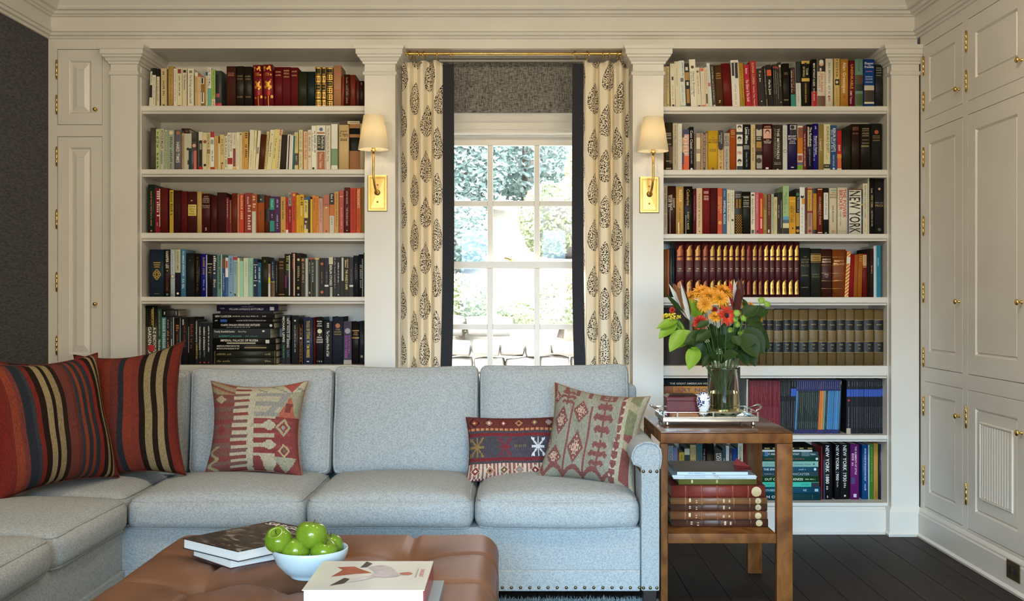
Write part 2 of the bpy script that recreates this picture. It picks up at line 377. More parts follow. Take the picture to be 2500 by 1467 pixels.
# brass outlet plate low on the right baseboard
yo = 5278/(2484-1262); ol = empty('wall_outlet', (XR-.0142, yo, .088)); tag(ol, 'brass electrical outlet plate on the baseboard at lower right', 'outlet')
_b = MB(); _b.rects([(0, 0, 0, 0, 0)]) if False else None
_p = MB(); _p.box(-.004, .0, -.058, .058, -.036, .036); _p.build('plate', mat('dark_brass_plate', (.16, .11, .05), rough=.4, metal=.8), ol, bevel=.002)
for s in (-1, 1):
    _p = MB(); _p.lathe([(.0155, 0), (.0155, .0012)], 14, axis='x'); o = _p.build('socket', M_black, ol); o.location = (-.0055, s*.024, 0)
# ================================================================ window
Yg = 5.80
win = empty('window_1', (-.0175, Yg, .66)); struct(win); wx, wy, wz = win.location
M_glass = bpy.data.materials.new('window_glass'); M_glass.use_nodes = True
_N = M_glass.node_tree.nodes; _L = M_glass.node_tree.links; _N.remove(_N['Principled BSDF'])
_t = _N.new('ShaderNodeBsdfTransparent'); _g = _N.new('ShaderNodeBsdfGlossy'); _g.inputs['Roughness'].default_value = .02
_mx = _N.new('ShaderNodeMixShader'); _mx.inputs[0].default_value = .012; _L.new(_t.outputs[0], _mx.inputs[1]); _L.new(_g.outputs[0], _mx.inputs[2]); _L.new(_mx.outputs[0], _N['Material Output'].inputs[0])
def wbox(name, x0, x1, y0, y1, z0, z1, bevel=.0, par=None):
    b = MB(); b.box(x0-wx, x1-wx, y0-wy, y1-wy, z0-wz, z1-wz); return b.build(name, M_paint, par or win, bevel=bevel)
cols = [-.385, -.140, .105, .350]; m2 = .0145
rowsU = [(1.636, 1.954), (1.310+.032, 1.636-.028)]
# sashes: upper a little outside the lower
for nm, ys, zt, zm, zb in (('upper_sash', 5.815, 1.954, 1.650, 1.342), ('lower_sash', 5.78, 1.310, 1.004, .697)):
    s = MB()
    for a in ((-.40, -.385), (.350, .365)): s.box(a[0]-wx, a[1]-wx, ys-.018-wy, ys+.018-wy, zb-.04-wz, zt+.046-wz)
    s.box(-.385-wx, .350-wx, ys-.018-wy, ys+.018-wy, zt-wz, zt+.046-wz if nm == 'upper_sash' else zt+.034-wz); s.box(-.385-wx, .350-wx, ys-.018-wy, ys+.018-wy, zb-(.034 if nm == 'upper_sash' else .05)-wz, zb-wz)
    so = s.build(nm, M_paint, win)
    for mxp in cols[1:3]: wbox('muntin', mxp-m2, mxp+m2, ys-.012, ys+.012, zb, zt, .003, so)
    for k in range(3): wbox('muntin', cols[k]+(m2 if k else 0), cols[k+1]-(m2 if k < 2 else 0), ys-.0118, ys+.0118, zm-.014, zm+.014, .003, so)
    for k in range(3):
        for za, zc in ((zb, zm-.014), (zm+.014, zt)):
            g = MB(); g.box(cols[k]+(m2 if k else 0)-wx, cols[k+1]-(m2 if k < 2 else 0)-wx, ys-.001-wy, ys+.001-wy, za-wz, zc-wz); g.build('pane', M_glass, so)
# head and side casing, stool
c = MB()
for x0, x1 in ((-.50, -.405), (.37, .465)): c.box(x0-wx, x1-wx, 5.70-wy, 5.72-wy, .60-wz, 2.005-wz)
pr = [(5.72, 2.005), (5.695, 2.005), (5.695, 2.018), (5.688, 2.024), (5.688, 2.055), (5.676, 2.066), (5.672, 2.09), (5.66, 2.10), (5.66, 2.12), (5.72, 2.12)]
c.loops([[(x-wx, p-wy, z-wz) for p, z in pr] for x in (-.52, .485)], True, True, True)
c.build('casing', M_paint, win)
wbox('sill', -.53, .495, 5.63, 5.80, .615, .643, .006)
wbox('jamb', -.404, -.400, 5.70, 5.86, .65, 2.0); wbox('jamb', .365, .369, 5.70, 5.86, .65, 2.0)
l = MB(); l.box(-.010, .010, -.012, .012, 0, .006); l.lathe([(.009, .006), (.009, .014), (.004, .016)], 12); l.tube([(-.002, 0, .014), (-.030, -.012, .018)], [.004, .005], 8); l.box(.006, .034, -.010, .010, 0, .012)
lo = l.build('latch', M_brass2, win, bevel=.001); lo.location = (PX(1245, 5.77)-wx, 5.775-wy, 1.345-wz)
# ================================================================ roman shade
def weave(name, c0, c1, sc=420, rough=.9):
    m = bpy.data.materials.new(name); m.use_nodes = True; N = m.node_tree.nodes; L = m.node_tree.links; b = N['Principled BSDF']; b.inputs['Roughness'].default_value = rough; b.inputs['Specular IOR Level'].default_value = .15
    tc = N.new('ShaderNodeTexCoord'); n1 = N.new('ShaderNodeTexNoise'); n1.inputs['Scale'].default_value = 1.0; n1.inputs['Detail'].default_value = 2
    n2 = N.new('ShaderNodeTexNoise'); n2.inputs['Scale'].default_value = 1.0; n2.inputs['Detail'].default_value = 2
    for n, s in ((n1, (sc, sc, sc*.12)), (n2, (sc*.12, sc*.12, sc))):
        mp = N.new('ShaderNodeMapping'); mp.inputs['Scale'].default_value = s; L.new(tc.outputs['Object'], mp.inputs[0]); L.new(mp.outputs[0], n.inputs[0])
    ad = N.new('ShaderNodeMath'); ad.operation = 'ADD'; L.new(n1.outputs[0], ad.inputs[0]); L.new(n2.outputs[0], ad.inputs[1])
    cr = N.new('ShaderNodeValToRGB'); cr.color_ramp.elements[0].position = .38; cr.color_ramp.elements[0].color = c0+(1,); cr.color_ramp.elements[1].position = .62; cr.color_ramp.elements[1].color = c1+(1,)
    hf = N.new('ShaderNodeMath'); hf.operation = 'MULTIPLY'; hf.inputs[1].default_value = .5; L.new(ad.outputs[0], hf.inputs[0]); L.new(hf.outputs[0], cr.inputs[0]); L.new(cr.outputs[0], b.inputs['Base Color'])
    bp = N.new('ShaderNodeBump'); bp.inputs['Strength'].default_value = .5; bp.inputs['Distance'].default_value = .0015; L.new(hf.outputs[0], bp.inputs['Height']); L.new(bp.outputs[0], b.inputs['Normal'])
    return m
M_shade = weave('grey_woven_shade', (.055, .053, .05), (.33, .32, .30), 330)
sh = empty('roman_shade', (-.018, 5.645, 2.10)); tag(sh, 'grey woven roman shade pulled up at the top of the window', 'shade')
_b = MB(); _b.box(-.375, .375, -.004, .004, .01, .262); _b.build('fabric_panel', M_shade, sh, bevel=.002)
_b = MB(); _b.box(-.375, .375, -.008, .006, .0, .018); _b.build('hem_bar', M_shade, sh, bevel=.003)
_b = MB(); _b.box(-.378, .378, -.012, .03, .258, .268); _b.build('head_rail', M_paint, sh)
# ================================================================ books
# one line per book: x0 x1 top colour [lean] [kind]; print on the spine: t vertical text, h level text, b band (some pale upright ones are painted sheen of glossy jackets), o roundel, l illegible line of print, G gilt panels, s slanted stripes
# pixels of the photograph measured on the spine plane; kind h hardback, p paperback, l leather bound, m magazine or catalogue
NC = dict(w='e9e4d6', k='14120f', g='b8923e', r='a81c26', c='e0d3ae', y='d8b02a', n='1c2440', o='d0602a', s='8f8c86', e='c9a65a')
BOOKS = {}
BOOKS['top shelf, left bookcase'] = (258.5, 5.455, 'p', """
364 371 167 ddd8c6 4;b 1d3a28|0|.08;b k|.43|.75;l k|.12|.4
371.2 380 166 1a1814 1;b dfdac4|.18|1;l 6a6a60|.24|.95
380.6 390 168 1c1612;b dcd2ab|.2|1;l 7a7050|.3|.85
392.8 407 167 cdb791;l 5a4a38|.08|.25|0|.4;l 7a6648|.32|.74|0|.36;o 5a4a38|.95|.2
410.5 423.7 162 bf9a60 h;l 9a7440|.2|.9
424.2 431.8 167.5 e6e0cc;l 8a8672|.05|.85
432.3 443.8 167 e2d8b8;b 8a3630|.02|.13|.15|.85;l 6a5840|.18|.72|0|.3;b 8a3630|.95|1|.15|.85
445.6 456.2 167 d8cfae;b 22242c|.04|.11|.15|.8;t The Americans|3c382c|.16|.55|.46;b 22242c|.97|1|.1|.8
458 473.2 168 e5dfca;b 857a62|.04|.11|.25|.75;t The Writings of Jonathan Swift|4a4436|.16|.9|.34;b a89c80|.97|1|.3|.8
475.7 483 177 d0b27e;b e2dccb|0|.1;l 8a6a3c|.15|.6
483.2 490 183 d9c09a;b b8504a|0|.06;l b09070|.15|.6
490.4 498.4 189 e6e1d2;b k|.02|.2|.2|.7;b 8a6a22|.22|.5;b k|.5|.82|.3|.6;b 6a6c22|.86|1
498.6 502 190 b58a45 h
502.2 507.3 176 dcc9a5;b 24507a|0|.1;b 24405a|.95|1;l a08c68|.2|.85
507.6 515.4 165 efebdf;t CALL OF THE MALL|k|.02|.47|.62;b 5fb0a0|.52|1
517 525.5 170 9dbb5e;b dccdb0|.78|1;l 5a7434|.05|.7;l 4a4030|.83|.98
526 541 173 4a5452 h;b 1c1c18|.1|.62|.1|.6;b a84a50|.62|.72|.1|.7;b c03040|.88|1
553 575.6 162 46201a h;q 8a5038|.17|.1;q a0603c|.22|.1;l 7a4830|.29|.32
576 596.4 162 221912 0 l;q 7a6242|.24|.09;q 7a6242|.31|.09;q 7a6242|.75|.09;l 6a5438|.92|.95
597 617 163 221912 -2 l;q 7a6242|.24|.09;q 7a6242|.31|.09;q 7a6242|.75|.09;l 6a5438|.92|.95
621 643 159 76131e -4 l;F
644.3 669 158 76131e -4 l;F
670 689.2 164 661118 h;q b08a5a|.12|.09;q b08a5a|.2|.09
689.6 709.4 164 661118 h;q b08a5a|.09|.09;q b08a5a|.16|.09;q b08a5a|.24|.09
709.8 727.8 165 641118 h;q b08a5a|.1|.09;q b08a5a|.2|.09
728.2 749.3 175 2a2c1a h
750 769.2 175 1c292c h;l 6a6c62|.5|.53
769.6 784 164 1a1610 l;G 5
784.3 796.6 164 1a1610 l;G 5
797 813.2 165 1a1610 l;G 6
814 833 160 b78460 h;b b8584a|.18|.20;b b0604a|.58|.60
833.5 839.2 186 9a3e1e 2 l
840 854.2 182 3a1812 l;l a07a4a|.1|.9
854.6 868 183 7a2d14 l
868.3 876.6 196 561e13 1 l
877 889 198 2a0d0a l;l a0805a|.05|.2
""")
BOOKS['second shelf, left bookcase'] = (413.5, 5.455, 'p', """
367.5 380 312 524b46 h
380.6 392 315 b9c38a;V TRUE PREP|24441a|.05|.97
392.3 400 315 c4bfae;t ARTHUR MILLER|2a2622|.02|.48|.62;b 7a94a0|.52|.85|.1|.6
401 409.6 317 a9b896;l 5a6850|.05|.95
410 425.6 317 97a294;o dccfa4|.07|.32;l 55604c|.18|.98|0|.34
426.5 442.8 317 6c6870 h;o b06840|.08|.28;t HARD TIMES|e6e2da|.3|.82|.5
443.4 449.8 325 b59c78;l 6a5034|.1|.7
450 467.6 326 c6c3ae;b 1c2a38|.4|1|.6|1;o 3a2c22|.42|.2;b 1a3a34|.72|.84|.45|.7
468 480 323 4a453f;o d8a888|.35|.38;o 2c2622|.2|.4;b d0695a|.48|1|.45|1;b 56606e|.52|.82|0|.45
480.4 484.8 323 33291f
485 494.8 322 dcd6c4;b k|.22|.92|.05|.9;b 9a9488|.3|.46|.25|.75;b b01c22|.9|1
495.2 505.2 324 dccfa6;o 9a4436|.24|.42;o k|.86|.34
505.6 513.2 324 d8cb9b;t NEVER LET ME GO|3a3424|.03|.4|.55;b 8a7460|.44|.56;l 6a6040|.6|.95
513.5 523.4 322 ecebe2;b a8262a|0|.14;b b03028|.91|1;b 9aa0a0|.2|.32|.1|.8;l 6a7078|.48|.8|0|.34
524 532.6 332 d0a565;l a87434|.1|.9
533 536.4 350 e2dcb8
536.8 547.8 329 d8c084;t IN RUINS|8a7442|.12|.56|.55;o 7a5a34|.8|.25;b 8a6440|.84|1|.3|.5
548 555.4 332 e4dec6;l 6a6450|.05|.97|0|.45
555.7 567.6 324 ece8da;t FLESH AND BLOOD|4a4640|.02|.5|.4|.25;t MICHAEL CUNNINGHAM|4a4640|.05|.64|.3|-.22;b 9a2026|.67|.84
568 576.8 324 e6dccb;b 8a3c34|.42|.9|.1|.8;b d8b02a|.93|1;l 8a7a6a|.04|.36
577 584.8 323 e8e2c9;l aaa488|.2|.9
585 591 323 e2d6ae;o 2a2a22|.05|.3
591.2 596.4 323 d6a862;l 6a4a24|.08|.6
596.8 606 322 d4a44e;l 2c2416|.03|.2|0|.6;l 2c2416|.33|.72|0|.55
606.3 617 317 e4dec0 4;l b8b48e|.5|.95
617.3 622.6 318 e6dcb4 5;l 7a7050|.2|.5
623 630.2 319 e8dfc8 7;b 3a3026|.42|.58|.3|.6
630.6 644 328 552b13 7 h
644.3 650.8 321 dcc48a 7;l 5a4a2c|.05|.9
651 662 317 e6deb4 9;t Howards End|4a4836|.32|.66|.45;l 6a6850|.1|.16
662.4 672.5 316 e4d88e 9;t A Room with a View|6a6448|.22|.72|.42
673 682.4 316 e0cfa2 8;l b83a3a|0|.22|0|.5;l 6a5c3c|.25|.95
683 697.8 329 3a302c 5 h
698.4 708 329 e4e2d8 4;b k|.02|1|.35|.65
708.3 713 331 e9e5d8 4
713.3 717.6 332 1a6a6e 3
719 728 323 d8c48a;b 463c34|.55|.86;l 9a8450|.1|.45;l e0d8c8|.62|.78
730 739.2 317 e0d6ac;o b8a468|.51|.42;l a89868|.05|.45|0|.4;l a89868|.6|.95|0|.4
741 751 321 e8c79c;t THE ROAD LESS TRAVELED|c4402c|.03|.72|.55
751.6 760.3 317 e2d5c2;o c0b08c|.1|.38;l 8a7a62|.18|.58|0|.45;o b89c72|.66|.36
760.6 772 307 ecebe0;l 6a6e68|.12|.66|.22|.36;l 9aa098|.16|.6|-.25|.25;b k|.93|1|.2|.6
772.4 795 306 e9e6d8;o 4a6a9a|.09|.2;b b07450|.15|.19|.08|.92;b 1e2820|.22|.56|.08|.92;t The World Is Flat|e9e4d6|.23|.52|.3|.18;l a8a894|.25|.53|-.2;b a86440|.58|1|.08|.92;t Thomas L. Friedman|e6cfb4|.61|.95|.32
796 807 306 e0dac6;t The Woman and the Ape  Hoeg|6a6656|.06|.8|.4
808.7 824.2 303 ecebe0;b 7aa07a|.53|.89
827 852 305 ddc08c h;q 4a3a26|.14|.045;h O. Henry|2a2018|.21|.13;q 4a3a26|.31|.04;q 3a2c1c|.34|.055;l 5a4a30|.4|.42
853.5 878.6 303 1c1e18 h;b a8703c|0|.09;b a8703c|.22|.29;b a46a34|.58|1
879 889 302 d6c89c h
""")
BOOKS['third shelf, left bookcase'] = (568.5, 5.455, 'h', """
361.5 377.6 450.5 1c2a20;l c08a4a|.14|.86|0|.16;o c06a3a|.95|.14
378 391 460 7d0e20 p;l e0c4bc|.06|.68|.12|.5;b d8ccc0|.01|.85|.88|1;l d0a8a0|.76|.84
391.4 409.8 459 5e1412
414 423.6 464 b79a2e p;l 5a4a12|.05|.62|0|.62
425 442 465 360809
442.3 457.3 467 5a0f10
457.8 480.6 468 451917;b d8c262|.31|.58|.06|.95;h GONE|3a3014|.355|.05;h WITH|3a3014|.42|.05;h THE|3a3014|.475|.05;h WIND|3a3014|.535|.05;l b09a8a|.2|.25;l b09a8a|.68|.72
481.2 492 468 bf9e5e
492.6 514 473 431416;h HOW|b0a090|.07|.04;h GREEN|b0a090|.12|.045;h WAS MY|b0a090|.165|.04;h VALLEY|b0a090|.21|.045;h Richard|b0a090|.3|.05;h Llewellyn|b0a090|.345|.04;h S|d8ccbc|.89|.09
515 530 479 481615
530.4 551.8 470 3d1010
552 559 482 701020 p;l e0c0c0|.05|.6|0|.3
560 565.6 488 6e3024 p;l d0a898|.05|.7
566 579 472 6c2918
579.5 584.2 474 b5705c p;l e8d0c0|.1|.6
585 595.2 474 c4442a p;l e8b088|.04|.7|0|.5
597 613.8 471 903330 p;l d8b0a0|.3|.98|.2|.45;l d8b0a0|.1|.3
614 627.8 474 a4502a p;l dcb48a|.05|.4|0|.55;b c4ccb8|.44|1|.1|.75
628.5 646 475 a65327;b 2a2620|0|.21;o d8ccb8|.13|.1;l 7a3a1a|.4|.7
647 658.4 478 5a2a1c;b 201a16|.33|.68
658.8 670 480 3b1a4a p;b 2a948c|.05|.36;b 1e8a80|.66|.95;l 9ad0c8|.1|.32|0|.3;l d8d8e0|.48|.6
670.4 684 480 472256 p;l b8a4c4|.08|.34|0|.3;l b0a0bc|.5|.9
685 697 480.5 c69a4e p;l 5a3c1c|.12|.63|0|.32;o 5a3c1c|.93|.14
697.3 704 482 b5261c p;l 2a1210|.1|.72|0|.5;b e6e0d8|.9|.99|.1|.95
704.3 711.8 470 8f1420 p;b 9a9a94|0|.33;l 22201e|.05|.3|0|.55;l e0c0b0|.42|.75
712.2 723 470 c24a26 p;l 5a1a10|.2|.7|0|.32;o e8a060|.06|.3
723.3 731 476 cfa812 p;l 8a6a10|.3|.66|0|.3
731.3 742 475 d6a325 p;l 5a3c10|.06|.3|0|.5;l f0e0b0|.3|.6|0|.45;l 7a5818|.8|.97
742.3 752 482 e0cf7a p;b 2a5a86|0|.07;l 4a4428|.1|.46|0|.4;b 4a3a2c|.57|.88;o d8c098|.68|.28;o k|.62|.3;b cfc6b4|.76|.88|.1|.5
752.3 757.6 480 482410 p;b 24507a|0|.08
757.8 762.4 486 d2bf3a p
762.7 772 477 d07f2a p;l 6a3a14|.08|.4;l 8a4a1c|.85|.98
772.3 778 479 d48a38 p;l 8a4a1c|.05|.8|0|.4
778.3 788.2 484 c79c8e p;l 8a645a|.1|.7|0|.3
789 804 476 c48a5e p;b b0685a|0|.3;q 7a4030|.24|.05;o f0dcc0|.33|.12;b 8a3a30|.92|.97|.4|.65
804.6 815.8 472 c5703c p;b 201a16|0|.28;l e0dcd0|.03|.25|0|.42;b c6c4b8|.56|1;l 6a6a60|.6|.8
816.4 826.8 468 c79a58 p;l 6a4a24|.05|.85|0|.28
828 839.2 465 b5554a p;q f0dcd0|.14|.14;l d89084|.4|.9
840.6 854 458 5c292d;t JOHN IRVING|d8b09c|.08|.36|.26;t THE FOURTH HAND|d8b09c|.44|.84|.3;o d8b09c|.94|.1
855 869 459 bf330f p;l 7a1c0c|.05|.6|0|.34;t POWER|7a1c0c|.6|.92|.5
870 881 459 c9501c p;t FREAKONOMICS|eedcb4|.03|.44|.55;l 8a2c10|.5|.9
882 889.6 457 8a6a12 p
""")
BOOKS['fourth shelf, left bookcase'] = (724.5, 5.455, 'p', """
365.5 401 609 1d2b3a h;X
401.6 415.4 609 1c1816 h;t HARPER LEE|e6e2d6|.03|.4|.5;o d8a83a|.45|.12;t GO SET A WATCHMAN|7a3a24|.5|.88|.42;o 4a6a7a|.95|.2
416 427 609 b4bfca h;l 7a8490|.1|.5;o 2c2a26|.57|.44;o d8cfae|.57|.34;b 2a2c30|.96|.97|.1|.7
427.6 441 609 1c1a2c h;b b5b69a|0|.49;t KINGSLEY AMIS|5a5a44|.04|.44|.34;o e0dcd0|.93|.2
441.6 454 609 4a7fa5 h;t TO AMERICA WITH LOVE|e4e8e4|.03|.56|.34;t A.A. GILL|e4e8e4|.62|.83|.4
455 475 618 1c2023 h;l 3c4448|.15|.2
476 489 619 17120e h;l 5a4828|.08|.9
490 505.8 620 14187a h;l a8802c|.08|.5|0|.3;b b8bcd8|.02|1|.86|1;l 7a80b0|.6|.9
506.4 518.4 622 16161c h;b d8d0b4|.21|.225;q c8a878|.3|.06;o e0d8c0|.36|.08;q b89868|.42|.06
518.8 530 622 2a3550;l e0dcc8|.03|.48|0|.55;t Blue|d8c49c|.58|.78|.5
530.4 542.2 621 5f8a80;l 24443a|.03|.84|0|.42;b c4d4c8|.0|1|.86|1
542.6 550 630 2a4a84;b 6a4a34|0|.27;l d0d4e0|.4|.85
550.3 557.2 629 d4d8dc;b 2f5c94|.5|1;b b84a38|.08|.26|.15|.8;b e8ece8|.3|.5;l 4a7ab0|.6|.95
557.5 569.4 624 7ea0c4;l 3a5478|.07|.5|0|.3;o 2c3c5a|.9|.16
569.7 579.2 625 8fb4b8;b b02c34|.02|.1;b 50707a|.16|.175;l 5a7a80|.2|.5|0|.35;b 3a4a4c|.92|.98|.2|.7
579.6 585 630 d8dcc0;l a8ac90|.1|.9
585.3 594.4 637 9fd0b4
594.8 607 630 cfdcc4;l 9ab0a0|.1|.5
607.4 618.2 630 94c4b0;b 5a8a80|.05|1|.86|1;l 6a9a8c|.1|.5
618.5 629 632 1b2946;b e0e4e8|.15|.165;b e0e4e8|.57|.585;l e0e4e8|.2|.55|0|.3;b c8ccd0|.68|.72|.1|.6
629.3 638 641 1a5a78;l d4e4e8|.15|.6|0|.4
638.5 654.8 627 23261c h;l 6a6444|.08|.16;l 6a6444|.5|.52
655 660 644 b49c8c;b 8a6a5a|0|.3;b d8c430|.42|.58;b c8ccd0|.6|1
661 671 637 25384e h;b 5a4420|.6|1;l 9aa090|.05|.5;b 9a8a5a|.57|.6
671.5 679 639 2a2420 h;l 8a7c60|.1|.9
680 694.4 630 33261c h;q a07c3c|.1|.06;q a07c3c|.18|.06;q a07c3c|.26|.06;b 9a7434|.93|.95
694.7 709.6 620 2b2c26 h;l 8a8a3c|.05|.42|0|.42;b 7a2a6a|.5|.8|.08|.35;b a8acb4|.03|.97|.72|.92
711 722 617 3a2420 h;l a84034|.03|.4|0|.45;b c8b8ac|.02|.98|.55|.8
722.5 735 618 28221e h;o c8b88a|.15|.26;l 9a8a5c|.3|.68|0|.4;b a89848|.77|.83|.25|.65;o 8a94a0|.95|.2
735.4 744.8 629 3a2c24;b b87c30|.03|.09|.1|.7;l b08a58|.14|.65|0|.4
745 752.8 630 8a908e;b c0c8c8|.02|.98|.3|.7
753 759.2 630 161614;b a82c20|0|.04;l d0ccc0|.1|.4;b d8d4c8|.87|.92|.3|.7
759.5 768.2 630 20282c;b a83c28|0|.03;l a8c4c8|.12|.64|0|.3;b b09048|0|1|0|.08
768.5 779.4 630 54564e;b c8b464|0|.04;b a8acA4|.05|1|.35|.6
780 792 630 221a1a;o b0603a|.15|.3;o b8683a|.88|.3;l 7a6a6a|.35|.7
792.5 802.4 630 2a2630;b d8d8d4|.69|.74;l 6a6470|.35|.68
802.7 813 628 1a1815;b cdc6ae|0|.18;t BERLIN STORIES|e6e4da|.2|.72|.62;b a8a8a0|.75|1|.3|.85
813.5 821.6 628 2c2430;l a08a94|.02|.8|0|.42
822 830.3 628 20222a;l c8ccd4|.14|.66|0|.35;o d8d8d8|.95|.2
830.6 839.6 627 2a261c;b c8ccc4|.02|.6|.4|.9
840 852.4 627 1e1412;t THE ANGEL'S GAME|e8d898|.32|.82|.45;t CARLOS RUIZ|e0c890|.05|.28|.28|.2;l d8c090|.08|.28|-.2
852.8 862.5 628 2e2a30;b d0d0cc|.7|.75;l 6a646c|.3|.66
863 875 624 24262e h;l 4a4e58|.2|.6
875.4 887 621 1a1c20 h;l 8a8e90|.25|.8|0|.4;b a4a8a4|.1|1|.75|.92
887.3 889.8 617 0e0e10 p
""")
BOOKS['fifth shelf, left bookcase'] = (891.5, 5.465, 'h', """
355 384 746 171510;b 3b3929|.36|1;t A-Z ENCYCLOPEDIA|e4e0d0|.37|.95|.24|.28;t GARDEN PLANTS|e4e0d0|.36|.97|.28|-.12;o a82228|.72|.3;o b81c20|.88|.28;b 8a7a2c|.03|.36|.62|.72;t AMERICAN|a08a3a|.06|.33|.2|.1
384.6 394.4 754 2b4937 p;t Northeast|d8dcd0|.55|.8|.62;b d8dcd4|.93|1;l 8aa08c|.05|.5
394.8 405.6 775 4a7f92 p;l b8bc9a|.03|.85|0|.5
406 414.6 775 16130f p;l b87838|.28|.68|0|.5;l d8d0bc|.78|.96|0|.4;l c8bca4|.05|.25
415 422.6 774 24343e p;b d0d4d4|.46|.64|.4|.6;l 7a8488|.1|.4
422.9 424.5 775 c8c8bc p
424.8 441.8 776 16120e;l b0602a|.15|.35|0|.4;l 8a4420|.36|.95|0|.2;b 4a4e54|0|1|.85|1
442.2 459.8 775 17171a;b b8b8b4|.04|.16|.2|.38;l 6a2426|.1|.65|0|.3
460.2 475.8 774 130f0d;l 6a2c1e|.15|.7|0|.4;b d8d4c8|.2|.75|0|.05;l 9a948a|.95|.96
477 483.8 781 191d21 p;t contemporary|d8d8d0|.03|.5|.6;t ORIENTAL|c8a424|.52|.88|.6
484.1 493.2 787 10171a p;t modern architecture|e6e4dc|.1|.66|.5;l 8a8e8c|.68|.85;o b0243c|.95|.22
493.8 504.5 788 10171a p;t modern architecture|e6e4dc|.1|.66|.5;l 8a8e8c|.68|.85;o b0243c|.95|.22
505 514 788 0e1214 p;l dcdad2|.08|.72|0|.3;o b0243c|.95|.22
514.4 519 790 1a1820 p
688 697.2 770 0f1214 p;t MICHAEL LEWIS|e4e4dc|.02|.55|.6;t THE BIG SHORT|4a9a70|.6|.88|.42
698 708.4 771 14181e p;t NEW WAYS OF SEEING|c8c8c0|.04|.66|.55;t TATE|4a7a9a|.7|.85|.42;b b0b4b8|.1|.5|.85|1
712 728.8 771 25252b;l a8a49c|.2|.76|0|.16;o c8c8c4|.1|.14
730 739.2 790 1d130d;b a8703a|.02|.98|.06|.12;b a8703a|.02|.98|.88|.94;o c8c8c8|.36|.28;l 9a6a3c|.1|.3;l 9a6a3c|.45|.95
741 764 775 2b3550;t TOOLS OF TITANS|d8b22c|.07|.46|.34;t X|e6e4dc|.49|.54|.3;t TIM FERRISS|d8b22c|.57|.86|.34;b c8ccd0|.93|.95|.35|.6
764.5 770.4 775 4a100c
771 790 774 1c1a1e;q d8d4c8|.09|.045;h JOY|d8d4c8|.14|.045;q d8d4c8|.19|.045;o d8d4c0|.3|.3;h A|c8c4b8|.38|.04;q d8d4c0|.43|.045;h HARVARD|d8d4c0|.48|.045;h READER|d8d4c0|.53|.045;h F R G|c8c4b8|.94|.04
791 811 784 23262e;t The Complete Works of Saki|e2ded2|.22|.82|.36;l c8c4b8|.04|.18
811.5 838 773 1f2532;o b06a34|.19|.22;h THE|9a8248|.27|.045;q 9a8248|.32|.045;q 9a8248|.37|.045;l 5a6074|.92|.94
839 858.4 785 3a2c48 p;t THE PORTABLE|9a4a90|.32|.75|.25|.2;t DOROTHY PARKER|a8489a|.33|.86|.34|-.18;o 9a98a0|.22|.36;b a49c94|.9|1
859.6 876.8 785 1a1214;b b08a3a|.2|.225;b b08a3a|.37|.395;h THE|a8843a|.26|.04;q a8843a|.3|.045
877.6 888.8 784 20262c;o 8a8458|.82|.3
""")
